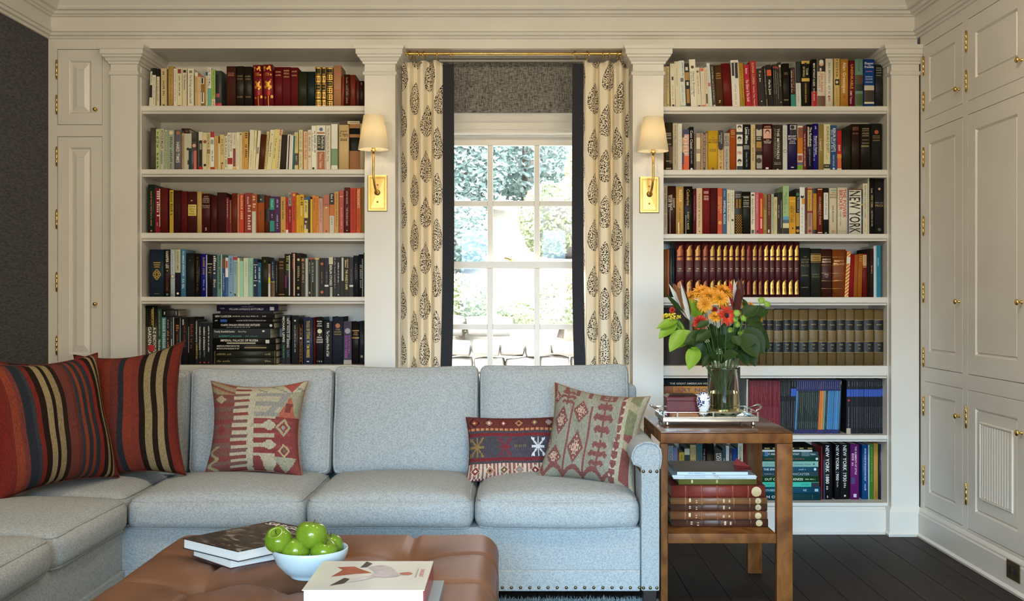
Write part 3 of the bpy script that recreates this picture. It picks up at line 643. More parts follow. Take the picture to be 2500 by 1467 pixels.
BOOKS['top shelf, right bookcase'] = (259.5, 5.455, 'p', """
1621 1627 163 d6c49c -1;l 8a7850|.1|.9
1627.5 1635 162 d8c48e -1;l 4a4028|.05|.6;o 6a5a34|.93|.2
1638 1649 155 e8e2cc -2.5;l a8a48c|.5|.9;b 3a3830|.3|.38|.3|.7;b k|.93|.98|.3|.8
1650 1661.2 150 e8e0c4 -4;l b0a888|.15|.55
1661.6 1675 148 dfe3dc -5;l 8a9490|.04|.35|.2;b 6a6c66|.37|.45|.2|.75;l a8b0aa|.52|.9;b 9ab89c|.95|1
1675.5 1686 155 201c16 -5;b b08440|.2|.38;b a87c38|.58|.9|.2|.9;b d8d0bc|.08|.16|.2|.8;b d8d0bc|.42|.5|.3|.8
1687 1702 145 ece6d4 -5;o 4a3830|.16|.25;t Henry Kissinger|6a747c|.25|.78|.34|.15;l b0b0a4|.25|.75|-.25
1702.4 1712.6 165 e4dcc4 -5;o 8a5a38|.1|.3;l c07060|.2|.7;b k|.94|.98|.2|.8
1713 1723 166 e6dccb -4;b d8602a|.01|.08|.1|.8;b d8602a|.93|1|.1|1;l c8bca8|.15|.85
1723.3 1731.2 164 ddcfae -4;b 4a4030|.66|.9|.2|.7;l a89870|.05|.55
1731.6 1739.4 154 e0e6ea -7;b c07888|.44|.52|.05|.9
1740 1749.3 158 3a322a -7;l c8bca0|.05|.9;o dcd0b0|.96|.3
1749.7 1767 159 543517 -6 h;q b88a44|.2|.07;q b88a44|.25|.06;q b88a44|.31|.07;l d0b48a|.83|.92
1767.4 1788 155 6c1917 -7 h;l a85a50|.17|.19
1788.4 1807 147 e8e6de -5;b 2a2824|.05|.33|.1|.42;b 1c1a18|.05|.38|.52|.9;o c8a890|.05|.14;l c8c4b0|.5|.95
1808 1820 154 c49a38 -6 h;l 7a5a1c|.1|.9
1822 1835 158 b5122a -7;t Balsan|e8d8d4|.08|.22|.4;t The Glitter & The Gold|ece0dc|.35|.86|.5
1835.4 1851 149 a81c26 -6;t SOPHIA LOREN|e0b080|.03|.5|.4;t Yesterday, Today, Tomorrow|e8d0c0|.53|.97|.26
1853 1868.6 167 28241e -7;b a88a54|.06|.11|.4|.7;l d8c8a0|.15|.38;o d8d4c8|.84|.1
1869 1876 161 221e18 -6;l c0b8a0|.07|.7;b 7a5a3a|.8|1|.4|.8
1877 1889 158 15130f -7;b d8582c|.12|.26|.05|.95;t Maria Jose|e6e0d2|.35|.7|.5
1889.4 1893.4 157 332e2a -3;b b83a48|.05|.09;l d0ccc0|.15|.7
1893.8 1898.4 157 332e2a -3;b b83a48|.05|.09;l d0ccc0|.15|.7
1898.8 1903 158 332e2a -3;b b83a48|.05|.1;l d0ccc0|.18|.8
1903.4 1911 152 2a251f -4;b d8d0bc|.06|.11|.2|.8;l b8ae90|.12|.55;o d8d4c8|.88|.15
1912 1928 155 1f1b15 -2 h;b 4a3a1c|.2|.26|.25|.75;q a89c84|.83|.05
1931 1942 165 382220 -2;l d0b8a8|.08|.65|-.2;l 9a6a58|.05|.6|.25;b 2a8a84|.67|1
1944 1956 150 cfd4ce -2;b 1a1a17|0|.47;l 3c3c36|.05|.45;l 9aa09a|.5|.9
1957.4 1977 149 1c1a14 -1 h;b c8a848|0|.06;o 2a2618|.06|.16;t TEAM|d0c8ac|.15|.3|.28|.2;t OF RIVALS|d0c8ac|.12|.34|.24|-.2;b d0b04a|.37|.44;t DORIS KEARNS GOODWIN|c8a84c|.48|.9|.2
1981 1994 145 15130f h;t MAN WITHOUT A GUN|e8e4da|.08|.55|.42;b b01820|.66|1;l c0bcb0|.6|.88
1995 2015 144 dccfbc h;b 2c2622|0|.26;o d8a484|.1|.3;o d8d4cc|.06|.26;b d8d0c4|.19|.25|.3|.5;b 6c4c3e|.76|1;t John Adams|b87468|.3|.68|.36|.1;l a89c8c|.35|.7|-.25
2015.6 2033.7 143.5 e2dcca h;t BILL BRYSON|7a7464|.08|.5|.3;t AT H|7a7464|.55|.72|.28;b 8a5a34|.76|.79|.3|.6;t ME|b0584c|.8|.88|.28
2036 2050.5 143 d8ba78 h;t SISTER|5a4828|.07|.38|.38;b 2c1e18|.42|.54|.15|.9;o d8c8b0|.48|.24;l a88c50|.6|.93;o 3a2a18|.03|.1
2052 2071 144 b98235 h;t Alan Greenspan|ecdfc0|.07|.7|.42;l 8a5c20|.75|.85
2072.6 2087 148 6c1423 h;t UNSINKABLE|d8a23c|.08|.6|.46;t RMS Titanic|e0d4c8|.64|.92|.32|-.15
2087.6 2107 144 6f9484 h;b 4a4434|.33|.66;o 5a3c2c|.4|.4;b 2c2c22|.52|.66;b 4a5a3c|.72|.95;l 4a6a58|.05|.28
2108.5 2135 145 0a3f86 h;h Eleanor|e0e4ea|.08|.06;h and|c8d0dc|.12|.03;h Franklin|e0e4ea|.155|.06;q b8788a|.25|.04;q a8b4c8|.36|.05;q a8b4c8|.41|.05;q a8b4c8|.47|.05;b c4bca8|.54|.64|.05|.95;b 3c3028|.64|.88|.05|.95;b d0cdb8|.88|.92|.05|.95
2136.4 2155 158 26282a h;q 8a8880|.08|.05;q 8a8880|.13|.05;q 8a8880|.19|.05;q 8a8880|.25|.05;q 6a6a66|.96|.04
""")
BOOKS['second shelf, right bookcase'] = (414.5, 5.455, 'h', """
1618.8 1622.6 300 7a2a1c
1623 1642 299 3d3626;q c8bca0|.23|.06;q c8bca0|.27|.05;q c8bca0|.325|.06;q b8ac90|.45|.05;b 6a4a34|.5|.85|.6|1;q b8ac90|.8|.05;q d8ccb4|.95|.05
1642.5 1655 301 c9bda2 p;l 8a7c62|.04|.38;l 9a8c70|.42|.9
1655.3 1665 302 e6e2d6 p;l b8b4a8|.05|.95
1665.5 1682 316 d8582a p;b 22305a|0|.14;b 22305a|.14|.2|0|.35;b c8a078|.2|.56|0|.3;b 22305a|.56|.84|0|.28;b a01c28|.84|1|0|.22;b e0a898|.12|.64|.3|1;o f0d4c0|.215|.32;o f0d4c0|.375|.32;o f0d4c0|.545|.32;h THE|2a2428|.215|.04;h IRON|2a2428|.375|.05;h LADY|2a2428|.545|.05;b e05a20|.65|1|.25|1
1683 1693.6 310 22242a;t Coco Chanel|e4e2da|.08|.5|.58;l a8a8a4|.56|.86;o d8d8d2|.965|.3
1694 1699 327 8a7a58
1699.6 1710 325 a89488 p;b e2d4b8|.12|.42|.05|.95;b e2d4b8|.54|.75|.05|.95
1711 1727 325 caa074 p;D
1728 1753 319 d2aa28;h THE|4a3810|.17|.035;h QUEEN|4a3810|.23|.055;h MOTHER|4a3810|.29|.055;q 5a4818|.47|.03;q 5a4818|.505|.04;o 4a3c28|.95|.12
1753.4 1766 318 d6b676 p;b 241e2c|0|.42;t CATHERINE|c8b8a0|.06|.34|.26|.15;t BAILEY|c8b8a0|.12|.3|.26|-.2;o 241e2c|.44|.45;t SECRET RUMV|9a7434|.5|1|.5
1767 1781.2 325 b9b2a4 p;b a09a8c|.02|.1|.1|.75;t OSCAR|3a342c|.08|.35|.42|.2;t WILDE|3a342c|.08|.35|.42|-.2;t RICHARD ELLMANN|4a443a|.42|.92|.26;o 6a6458|.96|.15
1782 1796.4 315 a84e14;q d8a878|.04|.05;q d8a878|.08|.05;q d8a878|.12|.05;q c89868|.19|.04
1798 1813 304 e8e6de p;o 4a463e|.06|.34;o d8ccc0|.09|.26;b 3a382e|.16|.22;o 2a2824|.3|.34;o d0c4b8|.34|.28;b 22242a|.42|.47|.05|1;h 1981|b03040|.61|.09;o 2a2622|.79|.34;o c8bcae|.83|.28;b 1a2230|.9|1|.05|1
1813.3 1832 304 1d1f21;t James|c8c8c2|.1|.22|.2|.28;t Lees-Milne|e8e6de|.06|.42|.42;b 6a6c6a|.45|.54|.1|.85;t Diaries 1942-1954|a8aaa6|.6|.92|.22
1833 1844 304 cdb88a p;l 8a7440|.08|.45|.2;t IRAN WOND|6a5424|.5|.8|.4
1844.6 1861 304 2a2019 p;b c8c0b4|.1|.25|.1|.95;o 1a1612|.08|.3;q d8d0c0|.28|.05;q d8d0c0|.32|.05;b b08a34|.37|.55|.1|.9;b 5a3a24|.5|.58;b a8a098|.66|.95|.15|.95;o 3c302a|.78|.4
1862 1885.4 303 41141b;q b89060|.06|.07;b d8a898|.1|.31|.06|.9;o 3a2420|.17|.24;o e0b8a0|.185|.17;h THE|d8d0c8|.345|.03;h PATH TO|e0d8d0|.375|.035;h POWER|e0d8d0|.405|.035;b d8d4d0|.93|.97|.3|.6
1886 1910.6 305 3e3630;t THE MITFORDS|e0d6c8|.08|.75|.26|.05;t LETTERS BETWEEN SIX SISTERS|a89c90|.08|.72|.09|-.25;q a09488|.82|.03;q b8ac9c|.855|.04;o d8d0c0|.975|.08
1911 1922 306 c9cec8 p;o 4a4840|.57|.38;o d8d0bc|.57|.28;l a8aca6|.05|.5
1922.5 1946 303 211849;b a8a498|.02|.23|.25|.92;o 1c1a1e|.07|.2;b 22201e|.12|.23|.25|.9;h MOUNT|e0dcd8|.26|.05;h BATTEN|e0dcd8|.315|.06;h PHILIP|d8d4d0|.37|.035;h ZIEGLER|d8d4d0|.41|.035;b d8d4d0|.92|.94|.35|.65
1946.7 1960 307 c87a20 p;b d8d0c4|0|.27;b 8a4a34|.04|.27|.1|1;b d0c8bc|.62|.8;b 9a4a34|.66|.78|.1|.9;b 4a5a9a|.82|.87;b 6a9a2c|.88|1
1960.3 1969 308 6c1b19 p;b 2a1c18|.06|.12;t THE MYTH OF HITLER'S POPE|d8b8a4|.17|.9|.4
1969.4 1984 304 1e1a2d;t The Randlords|e6e2d8|.06|.48|.42|.15;b d8d4c0|.05|.48|.15|.32;t GEOFFREY WHEATCROFT|a8a4ac|.53|.9|.18
1984.5 1997.6 302 221877;t Mussolini's Shadow|e4e0d0|.26|.66|.34|.12;l 9a94d0|.26|.8|-.25;l b8b4d8|.05|.14
1998 2010.2 305 97824a;t Legend|d8c48c|.3|.56|.4
2011 2026.8 303 d2cc9e p;t SCANDALS QUEST|5a5638|.05|.62|.4|.15;b 241e1a|.86|.95;q b8b098|.9|.05;l a8a480|.65|.8
2027.2 2043.4 306 1c4a7e p;t BERLIN IN LIGHTS|e8e8e4|.06|.58|.42|.1;l a8b8cc|.1|.6|-.28;t HARRY KESSLER|b8c8d8|.65|.9|.24;o e0e4e8|.95|.16
2043.8 2054.6 315 b51c20 p;b 3a1a12|0|.04;t SHAW|f0e0d8|.38|.53|.5;b d89030|.6|.7;b d06a3c|.7|.93|.1|.9;b e0d0b4|.94|1
2055 2077 317 23221a
2078 2100 303 2c1a14;q 7a4a34|.08|.07;q 7a4a34|.12|.06;q 7a4a34|.2|.07
2101 2126 303 1c1812;q 8a7a58|.1|.06;q 8a7a58|.14|.05;q 8a7a58|.2|.07;q 8a7a58|.25|.06;q 8a7a58|.34|.04;q 8a7a58|.41|.05;b 8a803c|.46|.49|.06|.8
2126.5 2152.6 302 191a16;o a8502c|.18|.2;q 7a6a3c|.26|.05;q 7a6a3c|.3|.05;q 7a6a3c|.355|.06
""")
BOOKS['third shelf, right bookcase'] = (571, 5.455, 'h', """
1619.5 1629.4 453 b4a68c p;t THE ROMANOV SISTERS|5a4c38|.03|.85|.4
1630 1649.6 454 391b13;t SHADOW|d8ccb4|.25|.45|.24|.28;t WINTER PALACE|d8ccb4|.18|.5|.28|-.05;l b0a08c|.2|.48|-.3;b a8988c|.5|.98|.26|.33
1650 1669 456 c49a52;t INESSA|e8d4a0|.06|.32|.42|.1;l 8a6428|.44|.88;b e8dcc0|.75|.98|.3|.42
1669.3 1690.6 455 15110d;t Catherine|b8923e|.06|.4|.34;t ROBERT K MASSIE|b0a070|.53|.9|.24;b b8b8b0|.6|1|.2|.26
1692 1699.8 461 5a1427;l 9a5a68|.15|.7
1700.2 1714.8 459 d4b690 p;t The Icon & the Axe|6a5640|.1|.86|.26;o 4a3c2c|.935|.1
1715.2 1733 459 721412;q d0a898|.08|.06;q d0a898|.11|.06;q d0a898|.18|.06;q d0a898|.22|.05;q d0a898|.25|.05
1733.3 1751.8 459 4c1010
1752 1763.4 459 c4502a p;t PETERSBURG|e8a868|.18|.55|.36|.22;t ANDREI BELY|e8a868|.18|.5|.32|-.22;o d89a34|.75|.38
1764 1774 460 32587a p;t IMPERIAL RUSSIA|dfe6ea|.26|.78|.5;l a8bccc|.05|.2
1774.4 1783.4 463 ddd6bf p;t SOLOGUB|3a3428|.08|.3|.5;t The Petty Demon|3a3428|.34|.7|.45
1783.7 1793 464 d6d2bd p;l 8a8672|.05|.5;o 3a382e|.68|.3
1793.4 1811.4 467 483319;N
1811.8 1832 468 1c1c14;q c8c4b4|.135|.06;q b0ac9c|.2|.05;q b0ac9c|.25|.05;q b0ac9c|.29|.05;q b0ac9c|.34|.04;b 9a9684|.105|.112;b 9a9684|.355|.36
1833 1843 470 ddd6c0 p;b 2c2c26|.04|.08|.2|.8;t Anton Chekhov's Plays|3c382c|.14|.76|.45;b 5a564a|.89|.98|.15|.8
1843.4 1853.4 469 c4646c p;t TURGENEV|e0a8a8|.06|.5|.4;b 4a1a20|.9|.96|.4|.8
1853.8 1862.8 471 b81e26 p;b d8932c|.14|.58|.3|.75;b e8b4a8|.62|.86|.3|.7
1863.2 1872.4 474 8c7838 p;b 9a4a2c|.08|.35|.1|.6;l c8b478|.4|.9
1872.8 1882.6 474 582a1c p;l b89478|.02|.55;b d8ccb8|.88|.96|.2|.6
1883 1889.3 474 b0b49a p;l 6a6e58|.05|.9
1889.6 1897.4 480 cfc48e p;b 1c1814|0|.01;l 6a6038|.08|.4;l 9a9060|.5|.9
1898 1904.8 470 2a2220 p;l d0c8bc|.3|.62;b 8a2a34|.94|.97|.3|.6
1905 1911 469 28221f p;b c8c4bc|.2|.85|.3|.45
1911.3 1926 454 9dbb86 p;t New York|5a7448|.12|.38|.32|.1;l 7a9464|.2|.6|-.2;b 5a9cc4|.63|.7;b 4a6474|.7|.77;b d8cba0|.77|.87;b 221c18|.87|1
1926.4 1942.4 480 d09a1a p;t GHOSTS OF|6a4a10|.26|.68|.24|.22;t NEW YORK|5a3e0c|.24|.7|.38|-.12;b e8c468|.11|.13|.1|.9;b 2c2010|.82|.86|.45|.65
1942.8 1952 461 1a1712 p;o 2c7a54|.12|.42;t The Invention of|e0dcd0|.18|.5|.36|.15;b d0a02c|.53|.82|.1|.9;t PRECISION|4a3810|.54|.8|.34;o c88c2c|.92|.42
1952.4 1965 457 e6e6e2 p;o 1c1c1a|.2|.34;o e4e4e0|.17|.18;b d89a34|.24|.36|.4|1;l a8a8a4|.42|.95
1965.5 1970.6 459 5a2c1c p;l b88a60|.7|.98
1971 1983.4 457 b4867a p;b d0a82c|.06|.5|.15|.8;b 8a2c2c|.03|.06;b 8a2c2c|.5|.55;t Life at the Dakota|4a3810|.1|.48|.36;b 8a746c|.57|.84|.25|.7;o 7a3a30|.93|.3
1984.4 1994 460 be8838;b 241e16|0|.11;b 241e16|.9|1
1995 2008.8 459 6c291b;t GRAMERCY PARK|c89a7a|.18|.8|.34;b d8b8a0|.02|.04|.1|.9;b d8b8a0|.95|.97|.1|.9
2010 2022.4 459 1c1a16;b d6d8c8|.1|.68|.06|.97;l 8a8c7c|.14|.6;b d0d0c4|.96|.98|.3|.7
2024 2043 459 d8cdb4;b 5aa0b4|.04|.06|.2|.9;h THE|6a5a44|.1|.035;h GREAT|6a5a44|.145|.04;h BRIDGE|6a5a44|.2|.045;t DAVID McCULLOUGH|5a4e3a|.38|.74|.26;o b08a54|.94|.2
2044.6 2068.4 458 ddd4be;t THE POWER|b42c34|.03|.64|.38|.22;t BROKER|b42c34|.05|.48|.36|-.16;t ROBERT A. CARO|7a7464|.5|.82|.16|-.2;q a8a08c|.93|.03
2069 2106 462 e4e0d2;b 22245a|0|1|0|.09;b 20242c|0|1|.92|1;b 6a1c20|0|.018;b 2a5c8a|.2|.3|.93|1;b c8a82c|.32|.36|.93|1;b 2a5c8a|.6|.68|.93|1;t NEW YORK|191712|.03|.97|.74
2106.6 2118 448 d8d2ba p;t WRITERS IN NEW YORK|6a6650|.03|.68|.32;l c08a7a|.75|.95
2118.6 2123.2 435.5 d8d4c0 p;l a8a490|.05|.95
2123.6 2134 435.5 1a1814;t Lost|c8c4b4|.18|.26|.42;t NEW YORK|c8b464|.3|.52|.42;t NATHAN SILVER|c8c4b4|.58|.86|.3
2134.6 2158.2 437 1c1a1a;o c8a080|.18|.13;h HENRY CLAY|8a8a84|.43|.035;h FRICK|a88850|.48|.05;b 4a4e48|.89|.94|.35|.65
""")
def _crest():
    xs = [(1649, 1671.6), (1672.6, 1693.2), (1694, 1713.2), (1713.6, 1730.8), (1731, 1747.6), (1748, 1763.2), (1763.6, 1777.8), (1778.2, 1792), (1792.4, 1807), (1807.4, 1820.4), (1820.8, 1835), (1835.3, 1849.5), (1849.8, 1863), (1863.3, 1877.5), (1877.8, 1892.4), (1892.8, 1906.8), (1907.2, 1922.4), (1922.8, 1937.4), (1937.8, 1952)]
    yr = [1939, 1940, 1940, 1941, 1941, 1942, 1942, 1942, 1942, 1943, 1943, 1943, 1944, 1945, 1945, 1945, 1945, 1946, 1946]
    gold = ['8a4a26', '9a6a34', '9a6a34', '7a4022', '9a7436', 'a07c36', 'a07c36', 'b08a3c', '9a7030', '9a6c30', '6a2c1c', '9a7436', '7a4824', 'c8a050', 'c8a050', 'c09a4c', 'c8a24c', 'c8a24c', 'c09a4c']
    return '\n'.join('%g %g 591 %s 0 l;K %s|%d' % (a, b, ['45121a', '4a1218', '3e1218'][i % 3], gold[i], yr[i]) for i, (a, b) in enumerate(xs))
BOOKS['fourth shelf, right bookcase'] = (725.5, 5.455, 'h', """
1619.5 1622.6 609 6e4a2c
1623 1628.4 609 8a5232
1628.7 1634.2 608 9a5c38
1635 1642.3 606 24343c;l 5a5a44|.2|.9
1642.6 1646.6 606 1c2a2a
""" + _crest() + """
1953 1977.4 605 1d2224;h THE|7a7248|.18|.03;h CENTURY|7a7248|.24|.045;h BOOK|7a7248|.29|.045;h FACTS|7a7248|.36|.05;q 7a7248|.56|.04;q 7a7248|.8|.03
1978.6 2004.6 607 24261f;b a07834|.13|.26|.02|.98;q 4a3818|.175|.05;q 4a3818|.22|.05;b a07834|.105|.115;b a07834|.275|.285;q 5a5a3c|.53|.05;q 5a5a3c|.58|.05
2005 2030.6 608 3a1410 l;R;h CLIFFORD|c8b8a0|.215|.035;h RACKHAM|c8b8a0|.265|.04;h VOL|b0a08c|.53|.04;h I-II|b0a08c|.575|.04
2032 2065 609 783b14 l;R;h HARPER|d0a878|.24|.05;h WILLIAMS|d0a878|.3|.05;q a87440|.65|.04
2061.8 2071 613 c8602a 6 p;s
2071.5 2082.6 620 8a1014 4
2083.6 2093 622 a05c24 3
2093.5 2104 620 a45a1a 3;q d0a060|.06|.08;q d0a060|.11|.08;q d0a060|.16|.08
2106 2116.6 619 6a1410;b c8a070|.03|.28|.05|.9;l 7a5a34|.05|.26;b c8a070|.3|.315|.05|.9
2117 2123.8 608 1c120c
2124.2 2132 607 33180f;l c8b090|.35|.52
2133 2138 600 d0dada p
2138.3 2150 599 1c7a94 p;l a8d4dc|.24|.42;b c4dce0|.0|1|0|.1
""")
def _punch():
    xs = [(1806, 1821), (1822, 1837), (1838, 1853), (1854, 1870), (1871, 1888), (1889, 1911), (1912, 1930.6), (1931.8, 1950.5), (1951.3, 1973), (1974, 1997), (1998, 2019), (2020, 2042), (2043, 2063.4), (2064, 2085.4), (2086, 2108.4), (2109.2, 2133), (2134, 2157)]
    return '\n'.join('%g %g %g %s 0 l;U %d|%d' % (a, b, 754+(i*7 % 3), ['6e5c3c', '756344', '665433', '705a36'][i*5 % 4], 1924+(i+1)//2, 158+i) for i, (a, b) in enumerate(xs))
BOOKS['fifth shelf, right bookcase'] = (893, 5.46, 'l', _punch())
def _cats():
    out = ['1821.5 1825.8 926 c8c8c0 1 m;l 7a7a74|.2|.95']
    x = 1826.6
    for i in range(21):
        w = 3.0+.9*((i*37 % 10)/10); out.append('%.1f %.1f %.1f %s 2.5 m;l d8b0b0|.04|%.2f;l d0a8a8|.5|.95' % (x, x+w, 929+(i % 2), ['761222', '6e1020', '80182a'][i % 3], .25+.1*(i % 3))); x += w+.25
    for i in range(6):
        w = 3.9; out.append('%.1f %.1f %.1f %s 3 m;l c8c8c8|.05|.3;l c0c0c4|.4|.9' % (x, x+w, 928, ['121316', '17171c'][i % 2])); x += w+.25
    for i in range(2):
        w = 6.2; out.append('%.1f %.1f %.1f 12131a 4 m;b 2a58b8|.16|.30;l d0d4dc|.03|.13;l a8b0c0|.4|.9' % (x, x+w, 928)); x += w+.25
    x = 1939.6
    mid = ['4a7ab0']+['26322f', '1f2b28', '2a3633', '1c2624', '22302c', '27332f', '223029', '2c3a36', '26322f', '24302d', '262e2c']+['d0702a', 'd88030', '6a9088', '20282a']+['4a84b4', '3c78b0', '4080b8', '3c78b0', '4884b8', '3c78b0']
    for i, c in enumerate(mid):
        w = 5.2 if c[0] in 'd4' and i else 4.55
        out.append('%.1f %.1f %.1f %s 6 m;b 1c1a5a|0|.2;b 1c1a5a|.925|1;l dcdce8|.03|.17;l b8c0c0|.24|%.2f;l b8c0c0|.78|.9' % (x, x+w, 928, c, .5+.06*(i % 4))); x += w+.2
    out.append('%.1f %.1f 928 121216 4 m;b a88a5a|.02|.08;l c0b8a8|.15|.9' % (x, x+3.5)); x = 2066.2
    for i in range(17):
        w = [10.5, 6, 5, 6.6, 3.2, 3.2, 3.2, 3.2, 5, 5, 6, 4.6, 4.6, 4.6, 4.8, 4.8, 5.2][i]
        out.append('%.1f %.1f %.1f %s 1 m;b 2a50b0|.17|.31;l d8dce4|.03|.12;l a0a8bc|.2|.29;l b0b4bc|.5|.9' % (x, x+w, 928 if i < 16 else 926, ['15161c', '1a1c26', '121318', '1c1f2c'][i % 4])+(';o c83040|.38|.25;b b0a48c|.9|1' if i == 0 else '')); x += w+.25
    return '\n'.join(out)
BOOKS['sixth shelf, right bookcase'] = (1062, 5.475, 'm', _cats())
BOOKS['bottom shelf, right bookcase'] = (1227, 5.50, 'h', """
1630.7 1644 1088 8a9aa8 p;t SOUTH|5a6874|.1|.5|.5
1644.4 1654 1092 7478a8 p;t Country|a8aad0|.25|.5|.5
1654.3 1657.6 1100 7a4a2c
1658 1670.4 1104 b4a03a p;t FREE TRADITION|5a4c14|.05|.4|.32
1671 1684 1094 3c4a50 p;b c4c4ac|.01|.13;b 22262a|.13|.33|.1|.9
1685 1699 1086 c8b070 p;t GARDENS OF SMALL|5a4a28|.04|.45|.3|.2;t COUNTRY HOUSES|5a4a28|.04|.42|.3|-.2
1699.6 1715 1083 3c5a62 p;l 20343a|.1|.5|.15;l 20343a|.1|.4|-.15
1715.3 1723.6 1085 14161a;t THE ARTS & C|9a9a90|.06|.5|.4
1724 1743 1084 1c1814;t LONDON|4a4234|.25|.6|.4
1744 1763.6 1099 4a4e52;t LONDON|e4e4e0|.06|.5|.42|-.05;l b8bcc0|.06|.4|.3
1764 1772 1094 12404e p;t MALCOLM|9ab0b4|.2|.5|.5
1772.4 1780 1088 c9ccd4 p;l 7a7c8a|.05|.5
1781 1788 1094 1c2630 p;l a8acb0|.1|.5
1788.4 1800 1095 123a8a
1801.5 1814 1082 b8bca8 p;t WILLIAM LAWR|5a5e50|.05|.5|.5
1815 1831 1083 5a1a14;l 3a100c|.2|.4
1832 1841.6 1082 0c3a1e;t On Distant Shores|e4e4dc|.03|.75|.5
1842 1858 1086 2c3a34;l 9aa090|.1|.6
2005.6 2007.2 1090 a82c38 p
2008 2032 1083 111116;t NEW YORK 1880|e6e6e6|.03|.72|.36;l a8a8a8|.76|.85;b 2a3a6a|.3|1|.12|.2;h S|e0e0e0|.95|.05
2038 2051 1084 0f1014;t NEW YORK 1900|e6e6e6|.02|.66|.56;l a8a8a8|.68|.8
2051.8 2073 1084 0f1014;t NEW YORK 1930|e6e6e6|.02|.68|.42;l a8a8a8|.7|.82;b d0d0d0|.92|.95|.4|.6
2076 2097 1084 681462;t THE ELEMENTS OF STYLE|e4d4e0|.04|.55|.22|.12;l c8a0c4|.17|.42|-.22;b 3a2c6a|.6|.72|.1|.5;b c8bcd0|.9|.96|.35|.7
2105 2119.6 1086 164a86;t HISTORIC HOUSES OF THE HUDSON RIVER VALLEY|dce4ec|.06|.66|.24;l a8bcd4|.72|.86
2120 2122.4 1086 d4d8d0
2122.6 2132.4 1085 2f6a22 p;t BUILDING A SUBURBAN VILLAGE|6aa054|.05|.68|.4|.1
2133 2144 1082 b5863a;l 6a4a1c|.85|.97
2146 2156.6 1084 1f2c42;l 9aa4b4|.13|.32
""")
M_cloth = mat('book_cloth', objcolor=True, rough=.72, noise=.10, nscale=14, bump=.25, bscale=900, spec=.25)
M_jacket = mat('book_jacket', objcolor=True, rough=.42, noise=.05, nscale=10, spec=.22)
M_leather = mat('book_leather', objcolor=True, rough=.42, noise=.22, nscale=22, bump=.3, bscale=260, spec=.4)
M_pages = mat('page_edges', (.62, .56, .44), rough=.9, noise=.12, nscale=1.0, stretch=(900, 3, 3))
def print_mat(name, rough, metal=0.0):
    m = bpy.data.materials.new(name); m.use_nodes = True; N = m.node_tree.nodes; a = N.new('ShaderNodeVertexColor'); a.layer_name = 'ink'
    m.node_tree.links.new(a.outputs[0], N['Principled BSDF'].inputs['Base Color']); N['Principled BSDF'].inputs['Roughness'].default_value = rough; N['Principled BSDF'].inputs['Metallic'].default_value = metal
    N['Principled BSDF'].inputs['Specular IOR Level'].default_value = .35
    return m
M_print = print_mat('spine_print', .42); M_foil = print_mat('gilt_print', .34, .55)
def hexc(c): return rgb(NC.get(c, c))
class Ink:
    """flat print laid on a spine: coloured polygons that follow the spine's curve"""
    def __init__(s, w, h, bulge): s.w, s.h, s.b = w, h, bulge; s.v = []; s.f = []; s.c = []; s.k = 0
    def lift(s): s.k += 1; return .00022+.00011*s.k
    def pt(s, x, z, e):
        x = max(-s.w/2, min(s.w/2, x)); return (x, -s.b*(1-(2*x/s.w)**2)-e, z)
    def poly(s, pts, faces, col, e=None):
        e = e or s.lift(); o = len(s.v); s.v += [s.pt(x, z, e) for x, z in pts]; s.f += [tuple(i+o for i in f) for f in faces]; s.c += [col]*len(pts)
    def rect(s, x0, x1, z0, z1, col, e=None):
        n = 5 if (s.b > .0005 and x1-x0 > s.w*.4) else 1; pts, fs = [], []
        for i in range(n+1):
            x = x0+(x1-x0)*i/n; pts += [(x, z0), (x, z1)]
            if i < n: fs.append((2*i, 2*i+2, 2*i+3, 2*i+1))
        s.poly(pts, fs, col, e)
    def disc(s, x, z, r, col, ry=None, n=14, e=None):
        ry = ry or r; s.tri([(x+r*math.cos(2*math.pi*k/n), z+ry*math.sin(2*math.pi*k/n)) for k in range(n)], col, e)
    def tri(s, pts, col, e=None):
        e = e or s.lift()
        if s.b < .0004: s.poly(pts, [tuple(range(len(pts)))], col, e); return
        for i in range(8):                      # cut into upright strips so that the print bends with the spine
            q = s.clip(s.clip(pts, -s.w/2+s.w*i/8, 1), -s.w/2+s.w*(i+1)/8, -1)
            if len(q) > 2: s.poly(q, [tuple(range(len(q)))], col, e)
    @staticmethod
    def clip(pts, x0, sg):
        out = []
        for i, a in enumerate(pts):
            b = pts[i-1]; ia, ib = (a[0]-x0)*sg >= 0, (b[0]-x0)*sg >= 0
            if ia != ib: t = (x0-b[0])/(a[0]-b[0]); out.append((x0, b[1]+t*(a[1]-b[1])))
            if ia: out.append(a)
        return out
def fl(a, i, d):
    try: return float(a[i])
    except Exception: return d
